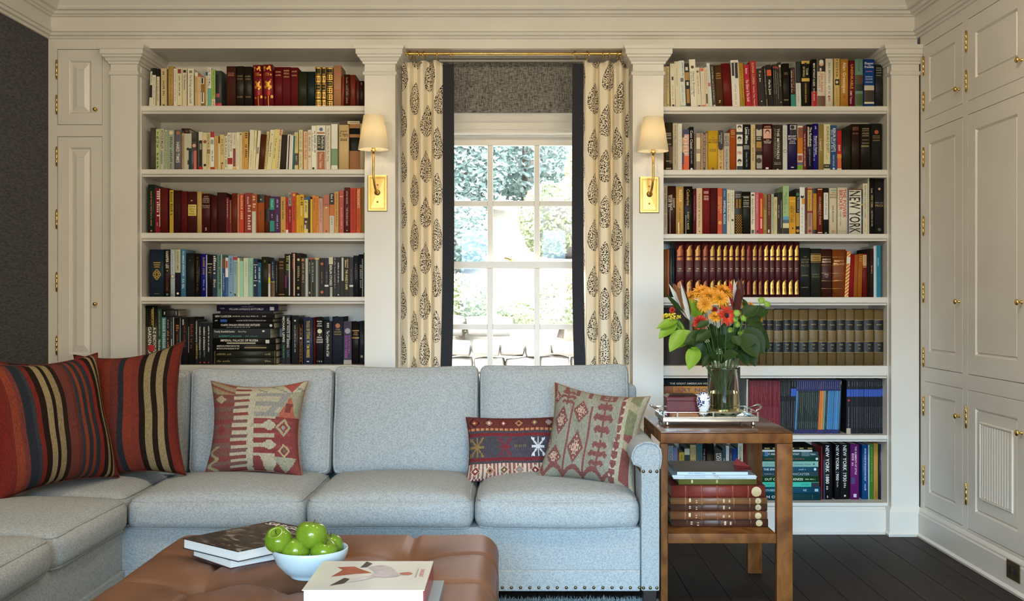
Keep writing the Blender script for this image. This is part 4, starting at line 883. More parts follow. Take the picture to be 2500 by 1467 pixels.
def ink_item(k, code, arg, rnd):
    w, h = k.w, k.h; a = arg.split('|') if arg else []
    Z = lambda p: h*(1-p)
    if code == 'b':
        c = hexc(a[0]); u0, u1 = fl(a, 3, 0), fl(a, 4, 1); k.rect(-w/2+u0*w, -w/2+u1*w, Z(float(a[2])), Z(float(a[1])), c)
    elif code == 'o':
        r = fl(a, 2, .3)*w; k.disc(0, Z(float(a[1])), r, hexc(a[0]))
    elif code == 't':
        c = hexc(a[1]); p0, p1 = float(a[2]), float(a[3]); sz = fl(a, 4, .45); off = fl(a, 5, 0)*w
        L_ = (p1-p0)*h; vs, fs, W_ = text_geo(a[0], .02); cap = sz*w; sx = L_/W_; sx = min(sx, cap/.73*1.9); zc = Z((p0+p1)/2)
        k.poly([(off+(b-.365)*cap/.73, zc-(x-W_/2)*sx) for x, b in vs], fs, c)
    elif code == 'h':
        c = hexc(a[1]); cap = fl(a, 3, .06)*h*.8; vs, fs, W_ = text_geo(a[0], .03); sx = cap/.73; sx = min(sx, .86*w/W_) if len(a[0]) > 1 else min(sx, .6*w/W_)
        zc = Z(float(a[2])); k.poly([((x-W_/2)*sx, zc+(b-.365)*cap/.73) for x, b in vs], fs, c)
    elif code == 'V':
        n = len(a[0]); p0, p1 = float(a[2]), float(a[3])
        for i, ch in enumerate(a[0]):
            if ch == ' ': continue
            vs, fs, W_ = text_geo(ch); st = (p1-p0)*h/n; zc = Z(p0)-st*(i+.5); s_ = st*.72/.73
            k.poly([((x-W_/2)*min(s_, .6*w/W_)-.12*w, zc+(b-.365)*s_) for x, b in vs], fs, hexc(a[1]))
    elif code == 'l':
        c = hexc(a[0]); z0, z1 = Z(float(a[1])), Z(float(a[2])); off = fl(a, 3, 0)*w; cap = fl(a, 4, .26 if k.kind != 'm' else .17)*w; c = c if k.kind != 'm' else tuple(v*.6 for v in c[:3])+(1.0,); pit = max(cap*.85, .0011); z = z0; e = k.lift()
        while z-pit > z1:
            for j in range(rnd.randint(2, 8)):
                if z-pit < z1: break
                hh = cap*rnd.choice((1, .7, .7, 1)); k.rect(off-cap/2, off-cap/2+hh, z-pit*.62, z, c, e); z -= pit
            z -= pit*.8
    elif code == 'q':
        c = hexc(a[0]); zc = Z(float(a[1])); cap = min(fl(a, 2, .05)*h*.55, .2*w); n = rnd.randint(5, 8); e = k.lift(); tw = .68*w
        for j in range(n):
            x = -tw/2+tw*j/n; k.rect(x, x+tw/n*.62, zc-cap/2, zc+cap/2*rnd.choice((1, .6)), c, e)
    elif code == 'G':
        n = int(a[0]); g = rgb('b89244'); d = rgb('241f14'); y = rgb('d8bc74'); t = h/n
        for i in range(n):
            z0, z1 = i*t+.0022, (i+1)*t-.0022; m = .0016
            k.rect(-w/2+m, w/2-m, z0, z1, g)
            if i == n-1: k.rect(-w/2+m*2, w/2-m*2, z0+.003, z1-.006, d); continue
            if i == n-3:
                k.rect(-w/2+m*2.2, w/2-m*2.2, z0+.004, z1-.004, d); k.rect(-w*.28, w*.28, (z0+z1)/2-.001, (z0+z1)/2+.001, g); continue
            zc = (z0+z1)/2; r = min(w, t)*.36
            for q in range(4):
                an = math.pi/4+q*math.pi/2; k.tri([(math.cos(an-.42)*r, zc+math.sin(an-.42)*r), (math.cos(an+.42)*r, zc+math.sin(an+.42)*r), (0, zc)], d)
            k.disc(0, zc, r*.22, y)
    elif code == 'F':
        g = rgb('c08a34')
        for p, xo, r in [(.07, -.28, .12), (.07, .22, .14), (.1, 0, .1), (.13, .3, .08), (.24, .32, .08), (.13, -.3, .07), (.41, -.2, .1), (.41, .2, .1), (.47, 0, .2), (.53, -.25, .13), (.53, .25, .13), (.57, .1, .1), (.78, -.3, .1), (.76, .34, .13), (.36, .3, .05)]:
            k.disc(xo*w, Z(p), r*w, g, r*w*1.35, 9)
        k.disc(0, Z(.67), .25*w, rgb('8a1c20'), .25*w*1.2, 6)
        k.rect(-.03*w, .03*w, 0.004, Z(.74), g)
        for i in range(4): k.rect(-.3*w, .2*w, Z(.19+.022*i)-.0009, Z(.19+.022*i), g)
    elif code == 'X':
        g = rgb('b8963a'); zc = Z(.53); r = .27*w
        for i in range(3): k.rect(-.24*w+.03*w*i, .24*w-.03*w*i, Z(.28+.045*i)-.0024, Z(.28+.045*i)+.0024, g)
        for dx, dz in ((0, 1), (0, -1), (1, 0), (-1, 0)):
            k.disc(dx*r*.62, zc+dz*r*.9, r*.42, g, r*.5, 8); k.disc(dx*r*.62, zc+dz*r*.9, r*.22, rgb('1d2b3a'), r*.28, 8)
        for q in range(4):
            an = math.pi/4+q*math.pi/2; k.disc(math.cos(an)*r*.6, zc+math.sin(an)*r*.75, r*.34, g, r*.4, 10); k.disc(math.cos(an)*r*.6, zc+math.sin(an)*r*.75, r*.17, rgb('1d2b3a'), r*.2, 8)
        k.rect(-.16*w, .16*w, Z(.935)-.0008, Z(.935)+.0008, rgb('8a7a4a'))
    elif code == 'K':
        g = hexc(a[0]); d = rgb('45121a')
        k.tri([(-.33*w, Z(.265)), (-.3*w, Z(.2)), (-.36*w, Z(.15)), (-.2*w, Z(.125)), (-.08*w, Z(.075)), (.3*w, Z(.05)), (.2*w, Z(.085)), (.24*w, Z(.13)), (.34*w, Z(.155)), (.28*w, Z(.2)), (.3*w, Z(.24)), (.1*w, Z(.255)), (.02*w, Z(.245)), (-.1*w, Z(.262))], g)
        k.tri([(-.34*w, Z(.33)), (-.32*w, Z(.275)), (-.1*w, Z(.28)), (.28*w, Z(.27)), (.37*w, Z(.33))], g)
        k.disc(-.18*w, Z(.265), .1*w, d, .012*h, 8); k.disc(.12*w, Z(.262), .12*w, d, .011*h, 8)
        k.tri([(-.34*w, Z(.95)), (-.3*w, Z(.85)), (-.34*w, Z(.79)), (-.26*w, Z(.74)), (0, Z(.70)), (.2*w, Z(.725)), (.22*w, Z(.78)), (.24*w, Z(.85)), (.36*w, Z(.95))], g)
        k.tri([(.0, Z(.705)), (.22*w, Z(.70)), (.32*w, Z(.725)), (.36*w, Z(.71)), (.24*w, Z(.688)), (.1*w, Z(.69))], g)
        k.rect(-.26*w, .18*w, Z(.792), Z(.786), d); k.rect(-.06*w, -.0*w, Z(.9), Z(.84), d); k.rect(.08*w, .13*w, Z(.92), Z(.85), d)
        ink_item(k, 'h', '%s|c8a878|.485|.024' % a[1], rnd); ink_item(k, 'q', 'b89470|.525|.014', rnd)
    elif code == 'U':
        bl = rgb('17161a'); g = rgb('c8b06a')
        for p0, p1 in ((.19, .38), (.58, .77)):
            k.rect(-w/2, w/2, Z(p1), Z(p0), bl)
            for p in (p0, p1): k.rect(-w/2, w/2, Z(p)-.0005, Z(p)+.0005, g)
        ink_item(k, 'h', 'PUNCH|c8b06a|.275|.022', rnd); ink_item(k, 'h', '%s|c8b06a|.635|.026' % a[0], rnd); ink_item(k, 'h', '%s|c8b06a|.70|.022' % a[1], rnd)
    elif code == 'D':
        n = 12; t = h/n
        for i in range(n):
            for sx in (-1, 1):
                xc = sx*.34*w; k.tri([(xc-.1*w, i*t), (xc+.1*w, i*t+t*.5), (xc-.1*w, i*t+t), (xc-.02*w, i*t+t*.5)], rgb('8a3a24')); k.tri([(xc+.14*w, i*t), (xc+.14*w, i*t+t), (xc+.05*w, i*t+t*.5)], rgb('ead8b4'))
        k.rect(-.2*w, .16*w, 0, h, rgb('3a2c26')); ink_item(k, 'l', 'd8c8a8|.05|.95|0|.18', rnd)
    elif code == 'N':
        g = rgb('b08434'); k.rect(-w/2, w/2, Z(.18), h, rgb('22202a')); ink_item(k, 'q', 'a89c80|.08|.05', rnd); ink_item(k, 'q', 'a89c80|.13|.05', rnd); k.rect(-w/2, w/2, Z(.52), Z(.4), rgb('241c1c'))
        for i in range(7):
            for sx in (-1, 1): k.disc(sx*.2*w, Z(.2+.03*i), .14*w, g, .011*h, 8)
        for i in range(14):
            for sx in (-1, 0, 1): k.disc((sx*.3+(.15 if i % 2 else 0))*w, Z(.56+.032*i), .1*w, g, .009*h, 6)
    elif code == 's':
        c = rgb('e2c888'); n = 13; t = h/n
        for i in range(-1, n): k.tri([(-w/2, max(0, min(h, i*t))), (w/2, max(0, min(h, i*t+t*1.0))), (w/2, max(0, min(h, i*t+t*1.5))), (-w/2, max(0, min(h, i*t+t*.5)))], c)
        k.rect(-w/2, w/2, Z(.27), Z(.13), rgb('d8d8c4'))
    elif code == 'R':
        for p in (.16, .33, .5, .66, .82): k.rect(-w/2, w/2, Z(p)-.0006, Z(p)+.0006, rgb('a07844'))
NBOOK = [0]
def make_book(name, w, h, d, color, kind, decor, rnd):
    """closed book standing on z=0, spine towards -y, centred on x"""
    bulge = {'h': min(.06*w, .0022), 'l': min(.13*w, .0042), 'p': 0.0, 'm': 0.0}[kind]; tc = {'h': .0026, 'l': .0028, 'p': .0006, 'm': .0004}[kind]
    tc = min(tc, w*.2); n = 6 if bulge > 0 else 1
    out = [(-w/2, d), (-w/2, 0)] + [(-w/2+w*i/n, -bulge*(1-(2*i/n-1)**2)) for i in range(1, n)] + [(w/2, 0), (w/2, d)]
    inn = [(w/2-tc, d), (w/2-tc, tc)] + [(w/2-tc-(w-2*tc)*i/n, tc-bulge*(1-(2*i/n-1)**2)) for i in range(1, n)] + [(-w/2+tc, tc), (-w/2+tc, d)]
    m = len(out); b = MB(); V = [(x, y, 0) for x, y in out]+[(x, y, 0) for x, y in inn]+[(x, y, h) for x, y in out]+[(x, y, h) for x, y in inn]
    F = []; M2 = 2*m
    for i in range(M2): j = (i+1) % M2; F.append((i, j, j+M2, i+M2))
    for i in range(m-1):
        a, c, e, f = i, i+1, M2-2-i, M2-1-i; F.append((a, f, e, c)); F.append((a+M2, c+M2, e+M2, f+M2))
    me = bpy.data.meshes.new(name); me.from_pydata(V, [], F); me.update()
    if bulge > 0:
        for p in me.polygons: p.use_smooth = abs(p.normal.z) < .5 and p.normal.y < -.3
    o = link(name, me, {'h': M_cloth if rnd.random() < .45 else M_jacket, 'l': M_leather, 'p': M_jacket, 'm': M_jacket}[kind]); o.color = rgb(color)
    q = .0032 if kind in 'hl' else .0002; pb = MB(); pb.box(-w/2+tc+.0001, w/2-tc-.0001, tc+.0006, d-(.004 if kind in 'hl' else .0006), q, h-q)
    pb.build('pages', M_pages, o)
    k = Ink(w, h, bulge); k.kind = kind; rib = False
    for it in decor:
        it = it.strip()
        if not it: continue
        code, _, arg = it.partition(' '); ink_item(k, code, arg, rnd)
        if code == 'R': rib = True
    if k.f:
        me = bpy.data.meshes.new('spine_print'); me.from_pydata(k.v, [], k.f); me.update()
        ca = me.color_attributes.new('ink', 'FLOAT_COLOR', 'POINT'); ca.data.foreach_set('color', [x for c in k.c for x in c])
        link('spine_print', me, M_foil if (kind == 'l' and any(i.strip()[:1] in 'FGKXR' for i in decor)) else M_print, o)['kind'] = 'stuff'
    NBOOK[0] += 1
    return o
ORD = ['zeroth', 'first', 'second', 'third', 'fourth', 'fifth', 'sixth', 'seventh', 'eighth', 'ninth', 'tenth', 'eleventh', 'twelfth', 'thirteenth', 'fourteenth', 'fifteenth', 'sixteenth', 'seventeenth', 'eighteenth', 'nineteenth', 'twentieth']
TEN = {20: 'twenty', 30: 'thirty', 40: 'forty', 50: 'fifty', 60: 'sixty', 70: 'seventy', 80: 'eighty'}; TENTH = {30: 'thirtieth', 40: 'fortieth', 50: 'fiftieth', 60: 'sixtieth', 70: 'seventieth', 80: 'eightieth'}
def ordinal(n): return ORD[n] if n <= 20 else (TENTH[n] if n % 10 == 0 else TEN[n//10*10]+'-'+ORD[n % 10])
import colorsys
def cname(hx):
    hx = NC.get(hx, hx); r, g, b = [int(hx[i:i+2], 16)/255 for i in (0, 2, 4)]; hh, s, v = colorsys.rgb_to_hsv(r, g, b); hh *= 360
    if v < .2: return 'black'
    if s < .14: return 'white' if v > .82 else 'pale grey' if v > .6 else 'grey' if v > .35 else 'charcoal'
    if v > .76 and s < .42 and 25 < hh < 75: return 'cream'
    if hh < 14 or hh > 340: base = 'red' if s > .5 else 'pink' if v > .55 else 'maroon'
    elif hh < 40: base = 'orange' if (v > .7 and s > .7) else 'tan' if v > .6 else 'brown'
    elif hh < 62: base = 'yellow' if (v > .75 and s > .5) else 'khaki' if v > .5 else 'olive'
    elif hh < 165: base = 'green'
    elif hh < 195: base = 'teal'
    elif hh < 258: base = 'blue'
    else: base = 'purple'
    if base in ('red', 'green', 'blue', 'purple', 'brown', 'teal'): return ('dark ' if v < .45 else 'pale ' if (s < .4 and v > .6) else '')+base
    return base
KW = {'h': ('hardback_book', 'hardback'), 'p': ('paperback_book', 'paperback'), 'l': ('leather_bound_book', 'leather-bound volume'), 'm': ('auction_catalogue', 'catalogue')}
def parse(line, dk):
    parts = line.split(';'); f = parts[0].split(); x0, x1, yt, col = float(f[0]), float(f[1]), float(f[2]), f[3]; lean, kind = 0.0, dk
    for e in f[4:]:
        if e in 'hplm': kind = e
        else: lean = float(e)
    return x0, x1, yt, col, lean, kind, parts[1:]
for shelf, (yb, Ysp, dk, data) in BOOKS.items():
    z0 = shelf_z(yb); rnd = random.Random(shelf)
    for n, line in enumerate([l for l in data.strip().split('\n') if l.strip()]):
        x0, x1, yt, col, lean, kind, dec = parse(line, dk)
        Yb = Ysp+rnd.uniform(-.006, .008)
        if 'fifth shelf, left' in shelf and x0 > 600: Yb += .03
        w = (x1-x0)*Yb/FPX-.0003; xc = PX((x0+x1)/2, Yb); h = PZ(yt, Yb)-z0; dx = lean*Yb/FPX; th = math.atan2(dx, h)
        d = min(.70*h, .205) if kind != 'm' else .195
        nm, kw = KW[kind]
        o = make_book(nm, w, h/math.cos(th)-(w/2*abs(math.sin(th))), d, col, kind, dec, rnd)
        o.location = (xc, Yb, z0+.0002+w/2*abs(math.sin(th))); o.rotation_euler = (0, th, 0)
        tx = [i for i in dec if i.strip()[:2] in ('t ', 'h ')]
        det = ''
        if any(i.strip()[:1] in 'FGKX' for i in dec): det = ' with gilt spine'
        elif tx:
            a = tx[0].strip()[2:].split('|'); det = ' with %s lettering' % cname(a[1]).replace('pale ', '').replace('dark ', '')
        size = 'slim ' if w < .011 else 'thick ' if w > .036 else ''
        lab = '%s%s %s%s, %s from left on %s' % (size, cname(col), kw, det, ordinal(n+1), shelf)
        tag(o, lab, 'catalogue' if kind == 'm' else 'book', 'books on the '+shelf.replace(',', ' of the'))
# ---------------------------------------------------------------- books lying flat in stacks
def flat_book(x0, x1, yt, yb, Ysp, col, kind, dec, label, group, z0=None, d=.24, cat='book', name=None, rz=0.0):
    """x0..x1 spine length, yt..yb spine thickness in pixels; stacked from z0 upward"""
    h = (x1-x0)*Ysp/FPX; w = (yb-yt)*Ysp/FPX; rnd = random.Random(label)
    o = make_book(name or KW[kind][0], w, h, d, col, kind, dec, rnd)
    z = (PZ(yb, Ysp) if z0 is None else z0)+w/2
    o.rotation_euler = (0, -math.pi/2, 0)
    o.location = (PX(x1, Ysp), Ysp, z+.0001); tag(o, label, cat, group)
    if rz:
        c = Vector((PX((x0+x1)/2, Ysp), Ysp, z)); o.matrix_world = Matrix.Translation(c) @ Matrix.Rotation(rz, 4, 'Z') @ Matrix.Translation(-c) @ Matrix.Translation(o.location) @ Matrix.Rotation(-math.pi/2, 4, 'Y')
    return o, z+w/2+.0002
S5 = 'black books stacked flat on the fifth left shelf'
z = shelf_z(891.5)+.0002; Yq = 5.47
for x0, x1, th, col, kind, dec, lab in [
    (521, 675, 17, '20221a', 'l', ['b 6a5c34|.02|.03', 'b 6a5c34|.97|.98', 'l 8a7c4c|.06|.3', 'l 8a8454|.82|.92'], 'dark olive boxed volume with gilt print at the bottom of the black stack'),
    (521, 675, 16.5, '20221a', 'l', ['b 6a5c34|.02|.03', 'b 6a5c34|.97|.98', 'l 8a7c4c|.06|.3', 'l 8a8454|.82|.92'], 'dark olive gilt volume second from bottom of the black stack'),
    (520, 674, 16.5, '141312', 'h', ['t AMERICAN FURNITURE IN THE|d8d4c8|.06|.42|.24|.2', 't METROPOLITAN MUSEUM OF ART|d8d4c8|.06|.42|.24|-.18', 'b 8a7c4c|.5|.85|.35|.55'], 'black book with two lines of white print in the flat stack'),
    (520, 673, 14, '151312', 'h', ['t IMPERIAL PALACES OF RUSSIA|e6e0d6|.12|.72|.4|.12', 'b c8c4ac|.22|.68|.02|.24', 'b d0ccc0|.84|.9|.1|.7'], 'black book with large white capitals in the flat stack'),
    (520, 660, 9.5, '1a201f', 'p', ['t McDERMOTT & McGOUGH|4a9a90|.1|.5|.5', 'l 3a7a74|.56|.8|0|.3'], 'thin dark book with teal lettering in the flat stack'),
    (520, 660, 13.5, '20262a', 'p', ['t Timothy Greenfield-Sanders|e4e2da|.02|.38|.38', 't Face to Face|c8c6be|.44|.58|.32', 'b e4e2da|.86|.9|.4|.7'], 'dark slate book with bold white name in the flat stack'),
    (520, 669, 15, '131416', 'h', ['t CLASSIC ENGLISH DESIGN AND ANTIQUES|d8d6ce|.13|.77|.32|.1', 'l a8a69e|.22|.62|-.28|.14', 'o d0d0cc|.95|.22'], 'black book with one long white title line in the flat stack'),
    (519, 666, 9, '121214', 'h', ['b 2450a8|.13|.24|.1|.8', 'l c0c0bc|.04|.1|0|.3', 'l c0c0bc|.4|.9|0|.25'], 'thin black book with blue label in the flat stack'),
    (519, 671, 12, '121214', 'h', ['t NEW CLASSICISM|dcdad2|.04|.3|.42', 'l b8b6b0|.32|.75|0|.24', 'l b0aea8|.8|.88|0|.24'], 'black book with white serif title near top of the flat stack'),
    (538, 668, 6, '0f0f10', 'p', [], 'thin plain black book under the purple one in the flat stack'),
    (529, 680, 14, '231d3c', 'h', ['t WILLIAM LAWRENCE BOTTOMLEY|d0ccd8|.2|.76|.34|-.12', 't FRAZER|a8a4b4|.06|.13|.22', 'b c8c8d0|.86|.93|.15|.75', 'l 8a8698|.4|.6|.3|.16'], 'dark purple book near the top of the flat stack'),
    (528, 679, 4.5, '1a1a1c', 'p', ['b b8b8b8|0|.55|.5|.9'], 'thin black book topmost of the flat stack')]:
    o, z = flat_book(x0, x1, 0, th, Yq, col, kind, dec, lab, S5, z0=z, d=.205)
# loose books lying on top of rows
flat_book(829, 878, 296, 303.2, 5.47, 'd8cca4', 'p', ['b 3a2218|0|.4', 't PENGUIN BOOK|4a4030|.5|.95|.4'], 'small cream and brown paperback lying flat on books behind left sconce', None, d=.12, z0=PZ(303, 5.46)+.002)
flat_book(399, 435, 758, 775, 5.475, '2b2b2e', 'h', ['b b0b0b0|.04|.12|.3|.7', 'b 9a9a9a|.84|.9|.2|.8'], 'small charcoal box-like book lying on the fifth left shelf row', None, d=.14, z0=PZ(774, 5.465)+.002)
flat_book(443.4, 463, 312, 325.4, 5.50, '3a1c10', 'l', [], 'small brown leather book lying on top of second left shelf row', None, d=.12, z0=PZ(325, 5.46)+.002)
# right bookcase: stacks
S6 = 'art books lying behind the tray'
z = shelf_z(1062)+.0002
for x0, x1, th, col, kind, dec, lab in [
    (1622, 1812, 38, '4a1a1c', 'h', [], 'dark red book lowest in the flat stack behind the tray'),
    (1622, 1800, 32, '2a2624', 'h', [], 'charcoal book in the flat stack behind the red box'),
    (1622, 1802, 27, 'd8d4cc', 'h', [], 'white book in the flat stack behind the red box'),
    (1622, 1800, 19, 'c08a4a', 'h', ['b 8a4c24|0|.12|.1|.95', 'b a86432|.14|.26|.05|.9', 't ART NOUVEAU|4a4a6a|.16|.95|.5|.05'], 'orange marbled art book with blue-grey capitals behind the tray'),
    (1622, 1802, 17, '1c2022', 'h', ['t THE GREAT AMERICAN HOUSE|d4d4cc|.07|.66|.28|-.1'], 'black book with white capitals topmost of the stack behind the tray')]:
    o, z = flat_book(x0, x1, 0, th, 5.46, col, kind, dec, lab, S6, z0=z, d=.22)
S7 = 'teal and green books stacked flat on the bottom right shelf'
z = shelf_z(1227)+.0002
for x0, x1, th, col, kind, dec, lab in [
    (1861, 2004, 16.5, '0d3a42', 'h', ['t H O U S E S|d8e0e0|.07|.5|.4', 'b 2c5a60|.85|.86|.2|.8'], 'dark teal book lowest in the teal stack on bottom shelf'),
    (1861, 2003, 16, '0f4a60', 'h', ['t HOUSES OF|a8ccd8|.02|.3|.34', 't NS|a8ccd8|.7|.76|.34', 'b 9ab8c4|.9|.96|.3|.7'], 'petrol blue book second from bottom of the teal stack'),
    (1861, 2000, 11.5, '3fb8a4', 'p', ['t ON LI|1c6a64|.05|.2|.42', 't HOUSES|1c6a64|.68|.82|.42', 'b 16202a|.86|1|0|.9'], 'bright turquoise book in the teal stack on bottom shelf'),
    (1861, 1999, 14, '12401e', 'h', ['t OUT OF THE DARKNESS|dce4dc|.04|.72|.42', 'l a8c0a8|.76|.95|0|.2'], 'dark green book with white capitals in the teal stack'),
    (1861, 1998, 11, '1c3a44', 'p', ['t LANCASTER|9ab0b8|.5|.84|.5', 'l 7a9098|.04|.22|0|.25'], 'dark slate book with wide pale capitals in the teal stack'),
    (1861, 1998, 12, '1a5068', 'h', ['t THE ENGLISH|d4e0e8|.02|.35|.46', 'l 8ab0c4|.65|.8|0|.3', 'o c8d8e0|.94|.28'], 'steel blue book with white capitals in the teal stack'),
    (1861, 1998, 13, '7fb0a8', 'p', ['t Nineteenth Century Style|2c5a58|.3|.86|.34', 'o 2c3a3a|.92|.16', 'l 5a8a84|.06|.28|0|.2'], 'pale aqua book with dark title in the teal stack'),
    (1861, 2001, 12.5, '12443c', 'h', ['l 9a4a3c|.04|.75|0|.2', 'o c8d4d0|.95|.25'], 'deep green book with faint red print in the teal stack'),
    (1861, 1998, 11, '1c3a42', 'p', ['t CLAY AND CONTRARY FANTASY|d0dce0|.04|.66|.42', 'b 4a6a70|.7|.84', 't Tribune|b8ccd0|.85|.95|.4', 'b 3a6a9a|.04|.1'], 'dark blue-green book with patterned spine high in the teal stack'),
    (1861, 1983, 4.5, 'd4d8dc', 'm', [], 'thin white booklet near the top of the teal stack'),
    (1861, 1990, 7, '15140f', 'h', ['b c0a050|.04|.14|.3|.7', 'b c0a050|.2|.3|.3|.7', 'b c0a050|.5|.6|.3|.7', 'b c0a050|.7|.78|.3|.7', 'b c0a050|.86|.94|.3|.7'], 'black book with gold motifs topmost of the teal stack')]:
    o, z = flat_book(x0, x1, 0, th, 5.48, col, kind, dec, lab, S7, z0=z, d=.205, name=None)
from mathutils import noise as mnoise
# ================================================================ soft furniture helpers
def rbox(a, b, c, r, n, fn=None, dens=1.5):
    """rounded box surface, half sizes a b c, n cells per side; fn(p, dir, q) -> displaced point. returns verts, faces"""
    idx = {}; V = []; F = []
    def ts(i): t = -1+2*i/n; return math.copysign(1-(1-abs(t))**dens, t)
    def vert(x, y, z):
        key = (round(x, 5), round(y, 5), round(z, 5))
        if key in idx: return idx[key]
        p = Vector((x*a, y*b, z*c)); q = Vector((max(-(a-r), min(a-r, p.x)), max(-(b-r), min(b-r, p.y)), max(-(c-r), min(c-r, p.z)))); d = p-q
        d = d.normalized() if d.length > 1e-9 else Vector((0, 0, 1)); o = q+d*r
        if fn: o = fn(o, d, (x, y, z))
        idx[key] = len(V); V.append(tuple(o)); return idx[key]
    for ax in range(3):
        for s in (-1, 1):
            for i in range(n):
                for j in range(n):
                    quad = []
                    for di, dj in ((0, 0), (1, 0), (1, 1), (0, 1)):
                        u, v = ts(i+di), ts(j+dj); co = [0, 0, 0]; co[ax] = s; co[(ax+1) % 3] = u; co[(ax+2) % 3] = v; quad.append(vert(*co))
                    F.append(tuple(quad if s > 0 else quad[::-1]))
    return V, F
def cushion(name, x0, x1, y0, y1, z0, z1, r, m, parent, top=.03, front=.012, side=.004, n=12, seed=0, wob=.006, pipes=True, rot=None, pr=.0042, back=0.0):
    a, b, c = (x1-x0)/2, (y1-y0)/2, (z1-z0)/2; ctr = Vector(((x0+x1)/2, (y0+y1)/2, (z0+z1)/2))
    def fn(o, d, t):
        x, y, z = t; fx, fy, fz = 1-x*x, 1-y*y, 1-z*z; o = o.copy()
        if z > 0: o.z += top*fx**.7*fy**.7*z
        if y < 0: o.y -= front*fx**.6*fz**.6*(-y)
        if y > 0: o.y += back*fx**.6*fz**.6*y
        o.x += side*fy*fz*x
        nv = mnoise.noise_vector(Vector((o.x*3.1+seed*7.3, o.y*3.1+seed, o.z*3.1)))*wob + mnoise.noise_vector(Vector((o.x*9+seed*3.3, o.y*9, o.z*9)))*wob*.35
        return o+nv
    V, F = rbox(a, b, c, r, n, fn); b_ = MB(); b_.add(V, F); o = b_.build(name, m, parent, smooth=True)
    o.location = ctr-(parent.location if parent else Vector())
    if rot: o.rotation_euler = rot
    if pipes:
        for sz in (1, -1) if pipes is True else pipes:
            pts = []; K = 14
            per = [(-1+2*k/K, -1) for k in range(K)]+[(1, -1+2*k/K) for k in range(K)]+[(1-2*k/K, 1) for k in range(K)]+[(-1, 1-2*k/K) for k in range(K)]
            for x, y in per:
                if pipes == 'xz': pass
                p = Vector((x*a, y*b, sz*c)); q = Vector((max(-(a-r), min(a-r, p.x)), max(-(b-r), min(b-r, p.y)), max(-(c-r), min(c-r, p.z)))); d = (p-q).normalized()
                hz = Vector((d.x, d.y, 0)); hz = hz.normalized() if hz.length > 0 else hz; dd = (hz+Vector((0, 0, sz))).normalized()
                pts.append(fn(q+dd*(r+.0008), dd, (x, y, sz)))
            t = MB(); t.tube(pts, pr, 6, closed=True); t.build('piping', m, o, smooth=True)
    return o
def back_cushion(name, x0, x1, yf, th, z0, z1, m, parent, seed, tilt=-8, wob=.006):
    """upright cushion, piping round the front face"""
    a, b, c = (x1-x0)/2, th/2, (z1-z0)/2; r = .035
    def fn(o, d, t):
        x, y, z = t; fx, fy, fz = 1-x*x, 1-y*y, 1-z*z; o = o.copy()
        o.y += math.copysign(.035*fx**.6*fz**.6, y)*abs(y)
        if z > 0: o.z += (.006*fx-.004)*fy*z
        o.z += .010*x*x*max(z, 0)
        nv = mnoise.noise_vector(Vector((o.x*3.3+seed*5.1, o.y*3.3, o.z*3.3+seed)))*wob+mnoise.noise_vector(Vector((o.x*10+seed, o.y*10, o.z*10)))*wob*.4
        return o+nv
    V, F = rbox(a, b, c, r, 12, fn); bb = MB(); bb.add(V, F); o = bb.build(name, m, parent, smooth=True)
    o.location = Vector(((x0+x1)/2, yf+b, (z0+z1)/2))-parent.location; o.rotation_euler = (R(tilt), 0, 0)
    for sy in (-1, 1):
        pts = []; K = 14
        per = [(-1+2*k/K, -1) for k in range(K)]+[(1, -1+2*k/K) for k in range(K)]+[(1-2*k/K, 1) for k in range(K)]+[(-1, 1-2*k/K) for k in range(K)]
        for x, z in per:
            p = Vector((x*a, sy*b, z*c)); q = Vector((max(-(a-r), min(a-r, p.x)), max(-(b-r), min(b-r, p.y)), max(-(c-r), min(c-r, p.z)))); d = (p-q)
            hz = Vector((d.x, 0, d.z)); hz = hz.normalized() if hz.length > 0 else hz; dd = (hz+Vector((0, sy, 0))).normalized()
            pts.append(fn(q+dd*(r+.0008), dd, (x, sy, z)))
        t = MB(); t.tube(pts, .0042, 6, closed=True); t.build('piping', m, o, smooth=True)
    return o
# ================================================================ sectional sofa
def tweed(name, c0, c1):
    m = bpy.data.materials.new(name); m.use_nodes = True; N = m.node_tree.nodes; L = m.node_tree.links; b = N['Principled BSDF']; b.inputs['Roughness'].default_value = .95; b.inputs['Specular IOR Level'].default_value = .12
    tc = N.new('ShaderNodeTexCoord'); vo = N.new('ShaderNodeTexVoronoi'); vo.inputs['Scale'].default_value = 400; L.new(tc.outputs['Object'], vo.inputs[0])
    nz = N.new('ShaderNodeTexNoise'); nz.inputs['Scale'].default_value = 130; nz.inputs['Detail'].default_value = 3; L.new(tc.outputs['Object'], nz.inputs[0])
    sx = N.new('ShaderNodeSeparateColor'); L.new(vo.outputs['Color'], sx.inputs[0])
    ad = N.new('ShaderNodeMath'); ad.operation = 'MULTIPLY_ADD'; L.new(sx.outputs[0], ad.inputs[0]); ad.inputs[1].default_value = .55; L.new(nz.outputs[0], ad.inputs[2])
    cr = N.new('ShaderNodeValToRGB'); cr.color_ramp.elements[0].position = .45; cr.color_ramp.elements[0].color = c0+(1,); cr.color_ramp.elements[1].position = 1.0; cr.color_ramp.elements[1].color = c1+(1,); L.new(ad.outputs[0], cr.inputs[0]); L.new(cr.outputs[0], b.inputs['Base Color'])
    bp = N.new('ShaderNodeBump'); bp.inputs['Strength'].default_value = .45; bp.inputs['Distance'].default_value = .0015; L.new(ad.outputs[0], bp.inputs['Height']); L.new(bp.outputs[0], b.inputs['Normal'])
    return m
M_sofa = tweed('oatmeal_blue_tweed', (.25, .275, .295), (.40, .42, .43))
M_nail = mat('bronze_nailhead', (.16, .12, .07), rough=.35, metal=1.0)
